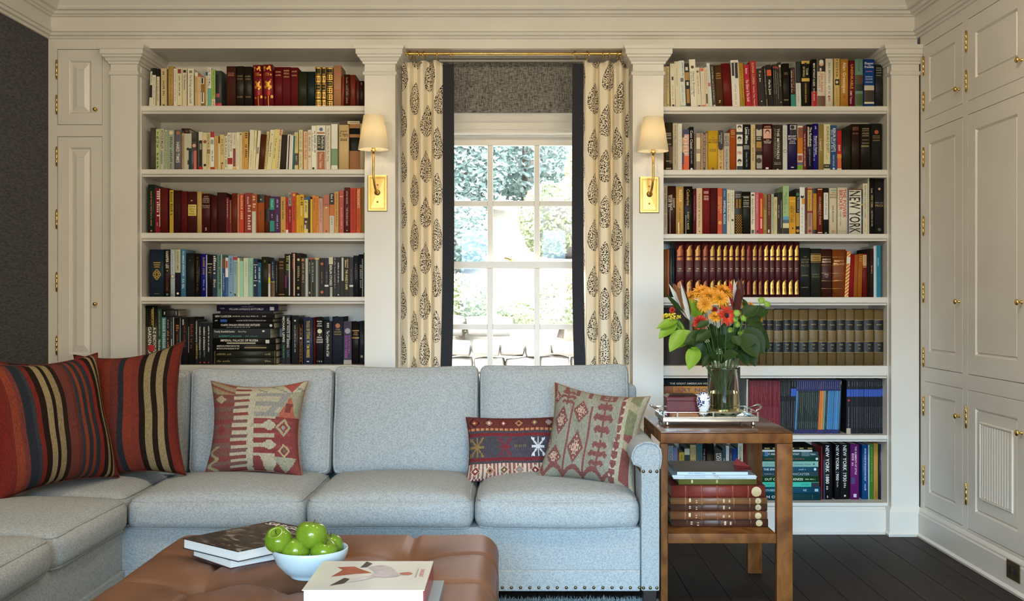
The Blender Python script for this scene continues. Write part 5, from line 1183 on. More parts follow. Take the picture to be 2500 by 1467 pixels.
M_foot = mat('dark_wood_foot', (.018, .012, .01), rough=.35)
YS0 = 4.05
sofa = empty('sectional_sofa', (-.9, 4.5, 0)); tag(sofa, 'pale grey-blue tweed sectional sofa with nailhead trim in front of the window', 'sofa')
SL = sofa.location.copy()
def sbox(name, x0, x1, y0, y1, z0, z1, bevel=.012, seg=3, m=None):
    b = MB(); b.box(x0-SL.x, x1-SL.x, y0-SL.y, y1-SL.y, z0-SL.z, z1-SL.z); o = b.build(name, m or M_sofa, sofa, bevel=bevel, seg=seg); return smooth_angle(o)
sbox('base', -1.46, .455, YS0+.012, 4.90, .082, .312)
sbox('base', -2.22, -1.45, 1.95, 4.90, .082, .312)
sbox('apron_band', -1.44, .452, YS0, YS0+.02, .080, .158, .006)
sbox('apron_band', -1.455, -1.436, 1.95, YS0, .080, .158, .006)
sbox('back_frame', -2.22, .525, 4.84, 4.965, .082, .775, .03, 4)
sbox('back_frame', -2.24, -2.12, 1.95, 4.84, .082, .775, .03, 4)
# rolled right arm: flat panel below, pillow roll on top
def arm():
    b = MB(); xa, xb = .455, .522
    pr = [(xa, .082), (xb, .082), (xb, .53), (xb+.004, .548), (xb+.006, .575), (xb+.002, .600), (xb-.012, .618), (xb-.034, .626), (xb-.06, .624), (xb-.084, .612), (xb-.098, .592), (xb-.102, .57), (xb-.096, .548), (xa, .535)]
    b.loops([[(x-SL.x, y-SL.y, z) for x, z in pr] for y in (YS0-.004, 4.90)], True, True, True)
    o = b.build('arm', M_sofa, sofa, bevel=.006, seg=2); smooth_angle(o, 50)
arm()
b = MB(); b.tube([(x-SL.x, YS0-.005-SL.y, z) for x, z in [(.456, .536), (.427, .548), (.420, .57), (.425, .592), (.438, .612), (.462, .624), (.488, .626), (.510, .618), (.524, .600), (.528, .575), (.526, .548), (.522, .53)]], .004, 6); b.build('arm_piping', M_sofa, sofa, smooth=True)
nm = MB(); nm.lathe([(.0065, 0), (.0062, .0014), (.0045, .0032), (.0018, .0042)], 8, axis='z'); nail_me = nm.mesh('nailhead'); nail_me.materials.append(M_nail)
for p in nail_me.polygons: p.use_smooth = True
def nail(x, y, z, rot):
    o = bpy.data.objects.new('nailhead', nail_me); COL.objects.link(o); o.parent = sofa; o.location = Vector((x, y, z))-SL; o.rotation_euler = rot
for k in range(60):
    x = .449-k*.0335
    if x < -1.40: break
    nail(x, YS0, .094, (R(90), 0, 0))
for x in (.463, .488, .512): nail(x, YS0-.004, .094, (R(90), 0, 0)); nail(x, YS0-.004, .520, (R(90), 0, 0))
for k in range(20): nail(.455, YS0+.02+k*.028, .520, (R(90), 0, R(-90)))
for x, y in ((.49, YS0+.05), (.49, 4.92), (-1.40, YS0+.06), (-2.17, 2.0), (-1.5, 2.0)):
    b = MB(); b.rects([(x-.022-SL.x, x+.022-SL.x, y-.022-SL.y, y+.022-SL.y, .0094 if y < 4.3 else 0), (x-.026-SL.x, x+.026-SL.x, y-.026-SL.y, y+.026-SL.y, .084)]); b.build('foot', M_foot, sofa, bevel=.002)
# seat cushions
for i, (xa, xb) in enumerate([(-1.432, -.776), (-.770, -.163), (-.157, .452)]):
    cushion('seat_cushion', xa, xb, YS0-.018, 4.66, .300, .424, .045, M_sofa, sofa, top=.040, front=.014, seed=i+1, n=14)
cushion('seat_cushion', -2.10, -1.440, 4.062, 4.70, .300, .424, .045, M_sofa, sofa, top=.032, front=.006, seed=5, n=12)
cushion('seat_cushion', -2.10, -1.418, 3.405, 4.055, .300, .424, .045, M_sofa, sofa, top=.034, front=.006, side=.016, seed=6, n=14)
cushion('seat_cushion', -2.10, -1.418, 2.745, 3.398, .300, .424, .045, M_sofa, sofa, top=.034, front=.006, side=.016, seed=7, n=14)
cushion('seat_cushion', -2.10, -1.418, 2.0, 2.738, .300, .424, .045, M_sofa, sofa, top=.034, front=.006, side=.016, seed=8, n=12)
# back cushions
for i, (xa, xb, z1) in enumerate([(-2.02, -1.372, .838), (-1.366, -.772, .846), (-.766, -.162, .856), (-.156, .470, .862)]):
    back_cushion('back_cushion', xa, xb, 4.60, .20, .405, z1, M_sofa, sofa, i+11)
for i, (ya, yb) in enumerate([(3.42, 4.08), (2.76, 3.41), (2.0, 2.75)]):
    o = back_cushion('back_cushion', 0, yb-ya, 0, .18, .405, .80, M_sofa, sofa, i+21)
    o.matrix_world = Matrix.Translation(Vector((-2.03, (ya+yb)/2, .60))-SL) @ Matrix.Rotation(R(90), 4, 'Z') @ Matrix.Rotation(R(-8), 4, 'X')
# ================================================================ throw pillows
def kilim_mat(name):
    m = bpy.data.materials.new(name); m.use_nodes = True; N = m.node_tree.nodes; L = m.node_tree.links; b = N['Principled BSDF']; b.inputs['Roughness'].default_value = .95; b.inputs['Specular IOR Level'].default_value = .1
    a = N.new('ShaderNodeVertexColor'); a.layer_name = 'yarn'; tc = N.new('ShaderNodeTexCoord'); mp = N.new('ShaderNodeMapping'); mp.inputs['Scale'].default_value = (420, 420, 90); L.new(tc.outputs['Object'], mp.inputs[0])
    nz = N.new('ShaderNodeTexNoise'); nz.inputs['Scale'].default_value = 1; nz.inputs['Detail'].default_value = 3; L.new(mp.outputs[0], nz.inputs[0])
    mr = N.new('ShaderNodeMapRange'); mr.inputs[1].default_value = .3; mr.inputs[2].default_value = .7; mr.inputs[3].default_value = .68; mr.inputs[4].default_value = 1.25; L.new(nz.outputs[0], mr.inputs[0])
    mx = N.new('ShaderNodeMix'); mx.data_type = 'RGBA'; mx.blend_type = 'MULTIPLY'; mx.inputs[0].default_value = 1; L.new(a.outputs[0], mx.inputs[6]); L.new(mr.outputs[0], mx.inputs[7]); L.new(mx.outputs[2], b.inputs['Base Color'])
    bp = N.new('ShaderNodeBump'); bp.inputs['Strength'].default_value = .5; bp.inputs['Distance'].default_value = .002; L.new(nz.outputs[0], bp.inputs['Height']); L.new(bp.outputs[0], b.inputs['Normal'])
    return m
M_kilim = kilim_mat('kilim_wool')
def pillow(name, label, group, w, h, t, loc, yaw, tilt, roll, pat, back='5a3a34', nx=72, ny=72, pinch=.07, seed=0, sag=.0, gain=.88, grey=.24):
    """knife-edge cushion, front faces -y; pat(u,v) -> hex colour for u,v in 0..1 (v up)"""
    V = []; F = []; C = []
    def surf(i, j, s):
        u, v = -1+2*i/nx, -1+2*j/ny
        x = w/2*u*(1-pinch*(1-v*v)*abs(u)**2); z = h/2*v*(1-pinch*(1-u*u)*abs(v)**2)
        e = max(0, (1-abs(u)**3.0))*max(0, (1-abs(v)**3.0)); y = s*t/2*e**.55
        nv = mnoise.noise_vector(Vector((x*7+seed*3, z*7, s*2.0+seed)))*.007*min(1, e*3); z -= sag*(1-u*u)*(v > 0)*v
        return (x+nv.x, y+nv.y+.006*math.sin(3*x/w+seed)*(1-e), z+nv.z)
    n1 = (nx+1)*(ny+1)
    for s in (-1, 1):
        for j in range(ny+1):
            for i in range(nx+1): V.append(surf(i, j, s))
    def id_(i, j, s):
        if s == 1 and not (i in (0, nx) or j in (0, ny)): return n1+j*(nx+1)+i
        return j*(nx+1)+i
    for j in range(ny):
        for i in range(nx):
            F.append((id_(i, j, -1), id_(i+1, j, -1), id_(i+1, j+1, -1), id_(i, j+1, -1))); c_ = rgb(pat((i+.5)/nx, (j+.5)/ny)); l_ = .3*c_[0]+.55*c_[1]+.15*c_[2]; C.append(tuple((v+(l_-v)*grey)*gain for v in c_[:3])+(1.0,))
    bc = rgb(back)
    for j in range(ny):
        for i in range(nx):
            F.append((id_(i, j, 1), id_(i, j+1, 1), id_(i+1, j+1, 1), id_(i+1, j, 1))); C.append(bc)
    me = bpy.data.meshes.new(name); me.from_pydata(V, [], F); me.update()
    ca = me.color_attributes.new('yarn', 'FLOAT_COLOR', 'CORNER'); ca.data.foreach_set('color', [x for f, c in zip(F, C) for _ in f for x in c])
    bm = bmesh.new(); bm.from_mesh(me); lo = [v for v in bm.verts if not v.link_faces]; bmesh.ops.delete(bm, geom=lo, context='VERTS'); bm.to_mesh(me); bm.free()
    root = empty(name, loc)
    o = link('cover', me, M_kilim, root, True)
    # seam welt round the edge
    pts = [surf(i, 0, 1) for i in range(0, nx, 3)]+[surf(nx, j, 1) for j in range(0, ny, 3)]+[surf(i, ny, 1) for i in range(nx, 0, -3)]+[surf(0, j, 1) for j in range(ny, 0, -3)]
    tb = MB(); tb.tube(pts, .0022, 5, closed=True); sm = tb.build('seam', mat('seam_'+back, back, rough=.95), root, smooth=True)
    root.matrix_world = Matrix.Translation(Vector(loc)) @ Matrix.Rotation(yaw, 4, 'Z') @ Matrix.Rotation(tilt, 4, 'X') @ Matrix.Rotation(roll, 4, 'Y')
    tag(root, label, 'pillow', group)
    return root
STR = [('82261f', 5), ('7a2a24', 3), ('93402a', 4), ('7a3a36', 3), ('2e3340', 5), ('3a4048', 2), ('7e2622', 3), ('2a1d17', 3), ('a08c66', 3.6), ('2a1d17', 2.4), ('98845f', 3), ('2e221c', 3), ('743a34', 5), ('6a322e', 2.5), ('3a3c44', 2), ('8f3c24', 2), ('32363f', 3), ('8c3822', 2.2), ('343840', 3), ('8f2620', 4), ('2a1d17', 3), ('9c8862', 2.6), ('2a1d17', 1.6), ('98845f', 1.6), ('7a3428', 3), ('82261f', 2)]
def stripes(lst):
    tot = sum(x for _, x in lst); acc = []; s = 0
    for c, x in lst: s += x/tot; acc.append((s, c))
    def f(u, v):
        for a, c in acc:
            if u <= a: return c
        return acc[-1][1]
    return f
STR2 = [('8a2a22', 4), ('743630', 4), ('33363f', 3), ('8c3822', 3), ('8a2c20', 3), ('8c3822', 4), ('743430', 4), ('30343e', 3), ('8f3a26', 4), ('84362c', 3), ('2a1d17', 3), ('9c8862', 3), ('2a1d17', 3), ('9c8862', 3), ('2a1d17', 2), ('7a2a20', 4)]
GP = 'striped kilim pillows in the sofa corner'
PL = math.pi
pillow('throw_pillow', 'large red striped kilim pillow nearest the left edge of the sofa', GP, .55, .50, .17, (-1.735, 4.115, .690), R(62), R(-13), R(-1), stripes(STR), back='5a281f', seed=1, nx=110, ny=40, pinch=.12, gain=.70, grey=.12)
pillow('throw_pillow', 'red striped kilim pillow standing in the sofa corner beside the larger one', GP, .47, .545, .15, (-1.560, 4.44, .690), R(-6), R(-15), R(-7), stripes(STR2), back='4a241c', seed=2, nx=80, ny=40, pinch=.15, gain=.70, grey=.12)
pillow('throw_pillow', 'striped kilim pillow almost hidden behind the two red ones', GP, .46, .46, .13, (-1.905, 4.46, .672), R(38), R(-12), R(4), stripes(STR), back='4a241c', seed=3, nx=80, ny=30, gain=.70, grey=.12)
def kilimC(u, v):
    u += .004*math.sin(v*40); row = v*13.2
    if u < .30:
        if (abs(u-.14)/.07+abs((v-.80))/.05) < 1: return 'a89a72'
        if (abs(u-.17)/.06+abs((v-.46))/.06) < 1: return '8a3234'
        if v < .30 and abs(u-.10-.05*math.sin(v*45)) < .03: return '9a8f6a'
        return ['7a4e48', '84463f', '7a5650', '8a3a38'][int(v*21) % 4] if v < .86 else ['8f8a68', '9a7a54', '8a4a40'][int(v*34+u*9) % 3]
    if u < .30+.16:
        k = row % 1.0; n = int(row)
        if k < .52: return ['8a3a3a', '7a4e4c', '84423e', '7c5452'][n % 4] if u < .45+.01*(n % 2) else '8f3436'
        return 'b2a88e'
    if u < .52: return 'b2a88e'
    # right side
    if v > .88:
        if u > .78 and abs(u-.86) < (v-.88)*.9: return 'a8443c'
        return 'b0a888' if (int(u*26)+int(v*40)) % 5 else '85827a'
    if v > .60:
        cx = .86; d = abs(u-cx)
        if v < .82 and d < (.84-v)*.42: return 'b0583a' if not (abs(v-.70) < .05 and d < .035) else '7a3a34'
        r2 = (v-.6)*18 % 2
        if u < .80 and r2 < .8: return '8c8a86'
        if abs(u-.72-(v-.70)*.7) < .035: return '8c8a86'
        return 'aca286' if u < .8 else '9a9478'
    if v > .18:
        if u > .94: return '8a3a38'
        d = abs(u-.84); q = abs(v-.49)
        if abs(d)/.09+q/.10 < 1: return ['8c9490', '8a3c3a', 'a89a6a'][int((d/.09+q/.1)*3.2) % 3]
        q = abs(v-.25)
        if d/.07+q/.07 < 1: return ['5f6a52', '8a3234', 'b0a070'][int((d/.07+q/.07)*3) % 3]
        vv = (v-.18)*10 % 1
        if abs(u-.68) < .075 and (.0 < (v-.26)*5 % 1 < .5) and abs(u-.68) < .08-abs(((v-.26)*5 % 1)-.25)*.25: return 'b2a88e'
        if u < .74 and vv < .42: return 'aea489'
        return '8a3438' if int(v*30) % 4 else '943e3c'
    d = abs(u-.84)
    if d < .13-(.18-v)*.75: return ['8c9490', 'a89a6a'][int(v*40+u*20) % 2]
    if abs(u-.68) < .05+(v-.05)*.3: return 'b2a88e'
    return '8a3a38'
pillow('throw_pillow', 'worn cream and red kilim pillow in the middle of the sofa', None, .405, .395, .14, (PX(625, 4.47), 4.475, .625), R(-2), R(-15), R(0), kilimC, back='8a5a4a', seed=4, nx=92, ny=92, pinch=.15)
def dia(u, v, cx, cy, a, b): return abs(u-cx)/a+abs(v-cy)/b
def lumbarD(u, v):
    u2 = u*1.6
    if v > .76 or v < .25:
        vv = (v-.76)/.24 if v > .76 else v/.25
        if vv < .10 or (v > .76 and vv < .16): return ['c06a34', '8a1f1e', 'b08a3a'][int(u*60) % 3] if v > .7 else ['d8ccb8', '8a1f1e'][int(u*60) % 2]
        n = int(u2*4.2); cx = (n+.5)/4.2; d = dia(u2, vv, cx, .56, .105, .42)
        pal = [['8f2420', 'c8a83a'], ['a8685a', 'd0c4b0'], ['8f2420', 'd8d0c4'], ['b06a3a', '3a2a2c'], ['7a4a3c', 'c8b45a'], ['a87068', '7a9a94'], ['8a1f24', 'd8ccc0']][(n+(0 if v > .7 else 2)) % 7]
        if d < .25: return pal[1]
        if d < .62: return pal[0] if int(d*14) % 2 else pal[0]
        if d < .78: return ['2a1e1e', 'c8b898'][int(v > .7) ^ 1]
        return '6a2a24' if v > .7 else ['c4b49c', '9a4a40'][int(u*50) % 2]
    if .665 < v <= .76: return '45404a' if v > .72 else '7a1a22'
    if .25 <= v < .34: return '7a1a22' if v > .285 else '4a4048'
    if .25 <= v < .36 or v > .655: return '4a4450'
    def star(cx, s=.115):
        du, dv = (u2-cx), (v-.505)*.62
        if abs(du) < .012 or (abs(abs(du)-abs(dv)*1.25) < .016 and abs(du) < s) or (abs(dv) < .010 and abs(du) < s*.9): return True
        return (abs(abs(du)-s*.62) < .03 and .05 < abs(dv) < .09 and int(u2*110) % 2 == 0)
    if star(1.14): return 'd0ccd4'
    if star(.62): return '7a1f2c'
    if star(.13, .14): return '8a6a2c'
    if star(1.52): return '7a1f2c'
    if abs(v-.52) < .02 and .75 < u2 < .95: return ['7a6a2c', '4a4450'][int(u2*90) % 2]
    return ['47434c', '4c4652', '4a3f4c'][int(u*7+v*3) % 3]
pillow('throw_pillow', 'dark red embroidered lumbar pillow with white star at sofa right end', None, .41, .262, .11, (PX(1262, 4.46), 4.465, .545), R(2), R(-17), R(-.5), lumbarD, back='4a1f22', seed=5, nx=120, ny=76, pinch=.07)
def kilimE(u, v):
    base = ['8a8674', '8f8a78', '85816f'][int(u*9+v*4) % 3]; red = ['7c423d', '824741'][int(v*60) % 2]
    if u > .74+(.02 if v > .5 else 0):
        if u < .80: return red if ((v*11) % 1) > abs(u-.77)*14 else 'b0a68c'
        if u > .95: return 'a89a7c'
        if u < .84: return 'a89a7c'
        return ['76764f', '70704c', '86423a'][0 if v > .55 else 2] if int(v*12+u*6) % 5 else 'a0906c'
    for cx in (.155, .36, .57):
        pass
    for ln in (.265, .47):
        if abs(u-ln) < .010 and v < .80: return red
    if v < .06+.11*abs(math.sin((u-.06)*math.pi/.205)) and v > .02+.11*abs(math.sin((u-.06)*math.pi/.205))-.03: return red
    def motif(cx, cy, a, b, kind):
        du, dv = (u-cx)/a, (v-cy)/b; d = abs(du)+abs(dv)
        if kind == 0:
            if d > 1: return None
            du2, dv2 = int(abs(du)*5), int(abs(dv)*5)
            if du2 == 0 and dv2 == 0: return 'c08a74'
            return red if (du2+dv2) % 2 == 0 or d < .35 else ('b0a48a' if d < .7 else red)
        if abs(du) > 1 or abs(dv) > 1: return None
        if abs(du) < .10: return red
        for k in (-.62, 0, .62):
            w = .75 if k == 0 else .55
            if abs(dv-k-.18*abs(du)) < .16 and abs(du) < w: return red
            if (abs(abs(du)-w)/.25+abs(dv-k)/.22) < 1: return red
        return None
    for a in ((.145, .60, .09, .15, 0), (.145, .22, .09, .13, 0), (.36, .72, .085, .13, 0), (.36, .35, .085, .17, 0), (.60, .68, .105, .20, 1), (.60, .30, .10, .16, 1), (.18, .86, .10, .10, 1), (.62, .93, .09, .06, 1), (.04, .36, .04, .10, 0), (.04, .85, .06, .08, 0)):
        r = motif(*a)
        if r: return r
    if v > .90 and int(u*23) % 3 == 0: return red
    return base
pillow('throw_pillow', 'sage and red kilim pillow leaning on the right sofa arm', None, .385, .385, .13, (PX(1450, 4.30), 4.315, .612), R(-14), R(-18), R(7), kilimE, back='8a6a54', seed=6, nx=96, ny=96, pinch=.13)
# ================================================================ tufted leather ottoman
def leather(name, c0, c1):
    m = bpy.data.materials.new(name); m.use_nodes = True; N = m.node_tree.nodes; L = m.node_tree.links; b = N['Principled BSDF']; b.inputs['Roughness'].default_value = .42; b.inputs['Specular IOR Level'].default_value = .35
    tc = N.new('ShaderNodeTexCoord'); nz = N.new('ShaderNodeTexNoise'); nz.inputs['Scale'].default_value = 5; nz.inputs['Detail'].default_value = 8; L.new(tc.outputs['Object'], nz.inputs[0])
    cr = N.new('ShaderNodeValToRGB'); cr.color_ramp.elements[0].position = .3; cr.color_ramp.elements[0].color = c0+(1,); cr.color_ramp.elements[1].position = .72; cr.color_ramp.elements[1].color = c1+(1,); L.new(nz.outputs[0], cr.inputs[0]); L.new(cr.outputs[0], b.inputs['Base Color'])
    vo = N.new('ShaderNodeTexVoronoi'); vo.inputs['Scale'].default_value = 420; L.new(tc.outputs['Object'], vo.inputs[0]); bp = N.new('ShaderNodeBump'); bp.inputs['Strength'].default_value = .12; bp.inputs['Distance'].default_value = .001; L.new(vo.outputs[0], bp.inputs['Height']); L.new(bp.outputs[0], b.inputs['Normal'])
    mr = N.new('ShaderNodeMapRange'); mr.inputs[3].default_value = .36; mr.inputs[4].default_value = .58; L.new(nz.outputs[0], mr.inputs[0]); L.new(mr.outputs[0], b.inputs['Roughness'])
    return m
M_otto = leather('tan_leather', (.115, .046, .023), (.225, .100, .052))
OX0, OX1, OY0, OY1, OZ = -1.035, -.055, 2.12, 3.36, .432
ott = empty('leather_ottoman', ((OX0+OX1)/2, (OY0+OY1)/2, 0)); tag(ott, 'tan leather tufted ottoman in front of the sofa', 'ottoman'); OL = ott.location.copy()
TCX = [-.80, -.553, -.306]; TRY = [3.07, 2.77, 2.47]
def otto_fn(o, d, t):
    o = o.copy(); wx_, wy_ = o.x+OL.x, o.y+OL.y
    dx = min(abs(wx_-c) for c in TCX); dy = min(abs(wy_-c) for c in TRY)
    upz = max(d.z, 0); s = 0.0; rr = math.hypot(dx, dy)
    inx = TCX[0]-.01 < wx_ < TCX[-1]+.01; iny = TRY[-1]-.3 < wy_ < TRY[0]+.01
    cr = math.exp(-(dx/.010)**2); cr2 = math.exp(-(dy/.010)**2)
    # creases run between the buttons and out to the edges as pleats
    s -= .013*cr*(1 if (wy_ > TRY[0] or .5 < ((wx_*7+wy_*3) % 1.3)) else .4); s -= .012*cr2*(1 if wx_ > TCX[-1]-.02 else .55)
    s += .014*(1-math.exp(-(rr/.10)**2))*upz
    s -= .034*math.exp(-(rr/.05)**2)*upz
    o += d*s
    return o+mnoise.noise_vector(Vector((wx_*6, wy_*6, o.z*6)))*.003
V, F = rbox((OX1-OX0)/2, (OY1-OY0)/2, .095, .06, 96, otto_fn, dens=1.0); b = MB(); b.add(V, F); o = b.build('tufted_top', M_otto, ott, smooth=True); o.location = (0, 0, OZ-.095)
for x in TCX:
    for y in TRY:
        b = MB(); b.sphere((0, 0, 0), (.011, .011, .005), 12, 6); o = b.build('button', M_otto, ott, smooth=True); o.location = (x-OL.x, y-OL.y, OZ-.034)
b = MB(); b.box(OX0+.012-OL.x, OX1-.012-OL.x, OY0+.012-OL.y, OY1-.012-OL.y, .13, OZ-.15); b.build('leather_base', M_otto, ott, bevel=.015, seg=3)
for sx in (OX0+.08, OX1-.08):
    for sy in (OY0+.08, OY1-.08):
        b = MB(); b.lathe([(.018, .0094), (.03, .10), (.034, .132)], 14, c=(sx-OL.x, sy-OL.y, 0)); b.build('leg', M_foot, ott, smooth=True)
# ================================================================ side table
M_table = wood('honey_fruitwood', (.085, .028, .007), (.225, .086, .021), rough=.38, scale=(9, 9, 5), coat=0.0, dist=2.0)
M_tabletop = wood('fruitwood_top', (.060, .020, .007), (.15, .056, .018), rough=.22, scale=(26, 5, 5), coat=.3, dist=2.0)
M_table.node_tree.nodes['Principled BSDF'].inputs['Specular IOR Level'].default_value = .14; M_table.node_tree.nodes['Principled BSDF'].inputs['Roughness'].default_value = .5
TX0, TX1, TY0, TY1, TZ = .535, 1.027, 4.115, 4.665, .657
tb = empty('side_table', ((TX0+TX1)/2, (TY0+TY1)/2, 0)); tag(tb, 'square honey-brown wooden side table with lower shelf beside the sofa', 'table'); TL = tb.location.copy()
def tbox(name, x0, x1, y0, y1, z0, z1, m=None, bevel=.004):
    b = MB(); b.box(x0-TL.x, x1-TL.x, y0-TL.y, y1-TL.y, z0, z1); return smooth_angle(b.build(name, m or M_table, tb, bevel=bevel, seg=2))
tbox('top', TX0, TX1, TY0, TY1, TZ-.006, TZ, M_tabletop, .002)
tbox('apron', TX0, TX1, TY0, TY0+.035, TZ-.044, TZ-.0065); tbox('apron', TX0, TX1, TY1-.035, TY1, TZ-.044, TZ-.0065)
tbox('apron', TX0, TX0+.03, TY0+.0355, TY1-.0355, TZ-.044, TZ-.0065); tbox('apron', TX1-.05, TX1, TY0+.0355, TY1-.0355, TZ-.044, TZ-.0065)
for x0, x1 in ((TX0, TX0+.027), (TX1-.060, TX1)):
    for y0, y1 in ((TY0, TY0+.035), (TY1-.035, TY1)): tbox('leg', x0, x1, y0, y1, 0, TZ-.0445)
tbox('shelf', TX0+.0275, TX1-.0605, TY0+.004, TY1-.004, .240, .277, M_table)
# ================================================================ rug
M_rug = mat('rug_wool', (.34, .38, .38), rough=1.0, noise=.25, nscale=60, bump=.6, bscale=300)
rug = empty('area_rug', (-.6, 3.0, 0)); tag(rug, 'pale grey-blue rug with fringed end under sofa and ottoman', 'rug')
b = MB(); b.box(-1.3, 1.14, -1.8, 1.215, .0005, .009); b.build('pile_base', M_rug, rug, bevel=.003)
b = MB(); rr = random.Random(5)
for k in range(5200):
    x = rr.uniform(.35, 1.13) if k % 2 else rr.uniform(-.1, 1.13); y = rr.uniform(.98, 1.212); a = rr.uniform(0, 6.28); L_ = rr.uniform(.012, .022); dx, dy = math.cos(a), math.sin(a)
    b.add([(x-dy*.0012, y+dx*.0012, .008), (x+dy*.0012, y-dx*.0012, .008), (x+dx*L_*.7, y+dy*L_*.7, .008+L_*.8)], [(0, 1, 2)])
b.build('tufts', M_rug, rug)['kind'] = 'stuff'
b = MB()
for k in range(150):
    y = -1.75+k*.0196; w_ = rr.uniform(-.02, .02); b.tube([(1.138, y, .006), (1.165, y+w_*.4, .005), (1.195, y+w_, .004)], .0022, 4)
b.build('fringe', mat('fringe_cotton', (.6, .58, .53), rough=1.0), rug)['kind'] = 'stuff'
# ================================================================ curtains on a brass rod
def curtain_mat():
    m = bpy.data.materials.new('block_print_linen'); m.use_nodes = True; N = m.node_tree.nodes; L = m.node_tree.links; N.remove(N['Principled BSDF'])
    uv = N.new('ShaderNodeUVMap'); sp = N.new('ShaderNodeSeparateXYZ'); L.new(uv.outputs[0], sp.inputs[0])
    def M(op, a, b=None, c=None):
        n = N.new('ShaderNodeMath'); n.operation = op
        for i, x in enumerate((a, b, c)):
            if x is None: continue
            if isinstance(x, (int, float)): n.inputs[i].default_value = x
            else: L.new(x, n.inputs[i])
        return n.outputs[0]
    u = M('DIVIDE', sp.outputs[0], .098); col = M('FLOOR', u); a = M('SUBTRACT', M('FRACT', u), .5)
    v = M('ADD', M('DIVIDE', sp.outputs[1], .226), M('MULTIPLY', M('MODULO', col, 2.0), .5)); b = M('FRACT', v)
    t = M('DIVIDE', M('SUBTRACT', b, .13), .72); tcl = M('MINIMUM', M('MAXIMUM', t, 0.0), 1.0)
    w = M('MULTIPLY', M('MULTIPLY', M('POWER', tcl, .5), M('POWER', M('SUBTRACT', 1.0, tcl), .95)), 1.08)
    d = M('SUBTRACT', w, M('ABSOLUTE', a)); ins = M('GREATER_THAN', d, 0.012)
    nz = N.new('ShaderNodeTexNoise'); nz.inputs['Scale'].default_value = 170; nz.inputs['Detail'].default_value = 1.5; L.new(uv.outputs[0], nz.inputs[0])
    vo = N.new('ShaderNodeTexVoronoi'); vo.inputs['Scale'].default_value = 150; L.new(uv.outputs[0], vo.inputs[0])
    spk = M('GREATER_THAN', M('ADD', nz.outputs[0], M('MULTIPLY', vo.outputs['Distance'], .22)), .64)
    edge = M('MULTIPLY', M('LESS_THAN', d, .05), M('GREATER_THAN', nz.outputs[0], .46))
    ink = M('MULTIPLY', ins, M('MAXIMUM', spk, edge))
    mx = N.new('ShaderNodeMix'); mx.data_type = 'RGBA'; mx.inputs[6].default_value = (.96, .87, .69, 1); mx.inputs[7].default_value = (.045, .030, .024, 1); L.new(ink, mx.inputs[0])
    df = N.new('ShaderNodeBsdfDiffuse'); tr = N.new('ShaderNodeBsdfTranslucent'); L.new(mx.outputs[2], df.inputs[0])
    m2 = N.new('ShaderNodeMix'); m2.data_type = 'RGBA'; m2.blend_type = 'MULTIPLY'; m2.inputs[0].default_value = 1; L.new(mx.outputs[2], m2.inputs[6]); m2.inputs[7].default_value = (1.0, .84, .55, 1); L.new(m2.outputs[2], tr.inputs[0])
    ms = N.new('ShaderNodeMixShader'); ms.inputs[0].default_value = .16; L.new(df.outputs[0], ms.inputs[1]); L.new(tr.outputs[0], ms.inputs[2]); L.new(ms.outputs[0], N['Material Output'].inputs[0])
    n2 = N.new('ShaderNodeTexNoise'); n2.inputs['Scale'].default_value = 900; L.new(uv.outputs[0], n2.inputs[0]); bp = N.new('ShaderNodeBump'); bp.inputs['Strength'].default_value = .25; bp.inputs['Distance'].default_value = .001; L.new(n2.outputs[0], bp.inputs['Height']); L.new(bp.outputs[0], df.inputs['Normal'])
    return m
M_curt = curtain_mat(); M_navy = mat('navy_linen_band', (.022, .023, .032), rough=.9, noise=.15, nscale=300)
ZROD, YROD = 2.359, 5.455
rod = empty('curtain_rod', (-.015, YROD, ZROD)); tag(rod, 'polished brass curtain rod spanning the window recess', 'curtain rod')
b = MB(); b.lathe([(.0085, -.571), (.0085, .574)], 14, axis='x'); b.build('pole', M_brass, rod, smooth=False); smooth_angle(rod.children[0])
for s in (-.565, .568):
    b = MB(); b.lathe([(.013, -.006), (.013, .006)], 16, axis='x', c=(s, 0, 0)); b.build('end_socket', M_brass, rod); smooth_angle(rod.children[-1])
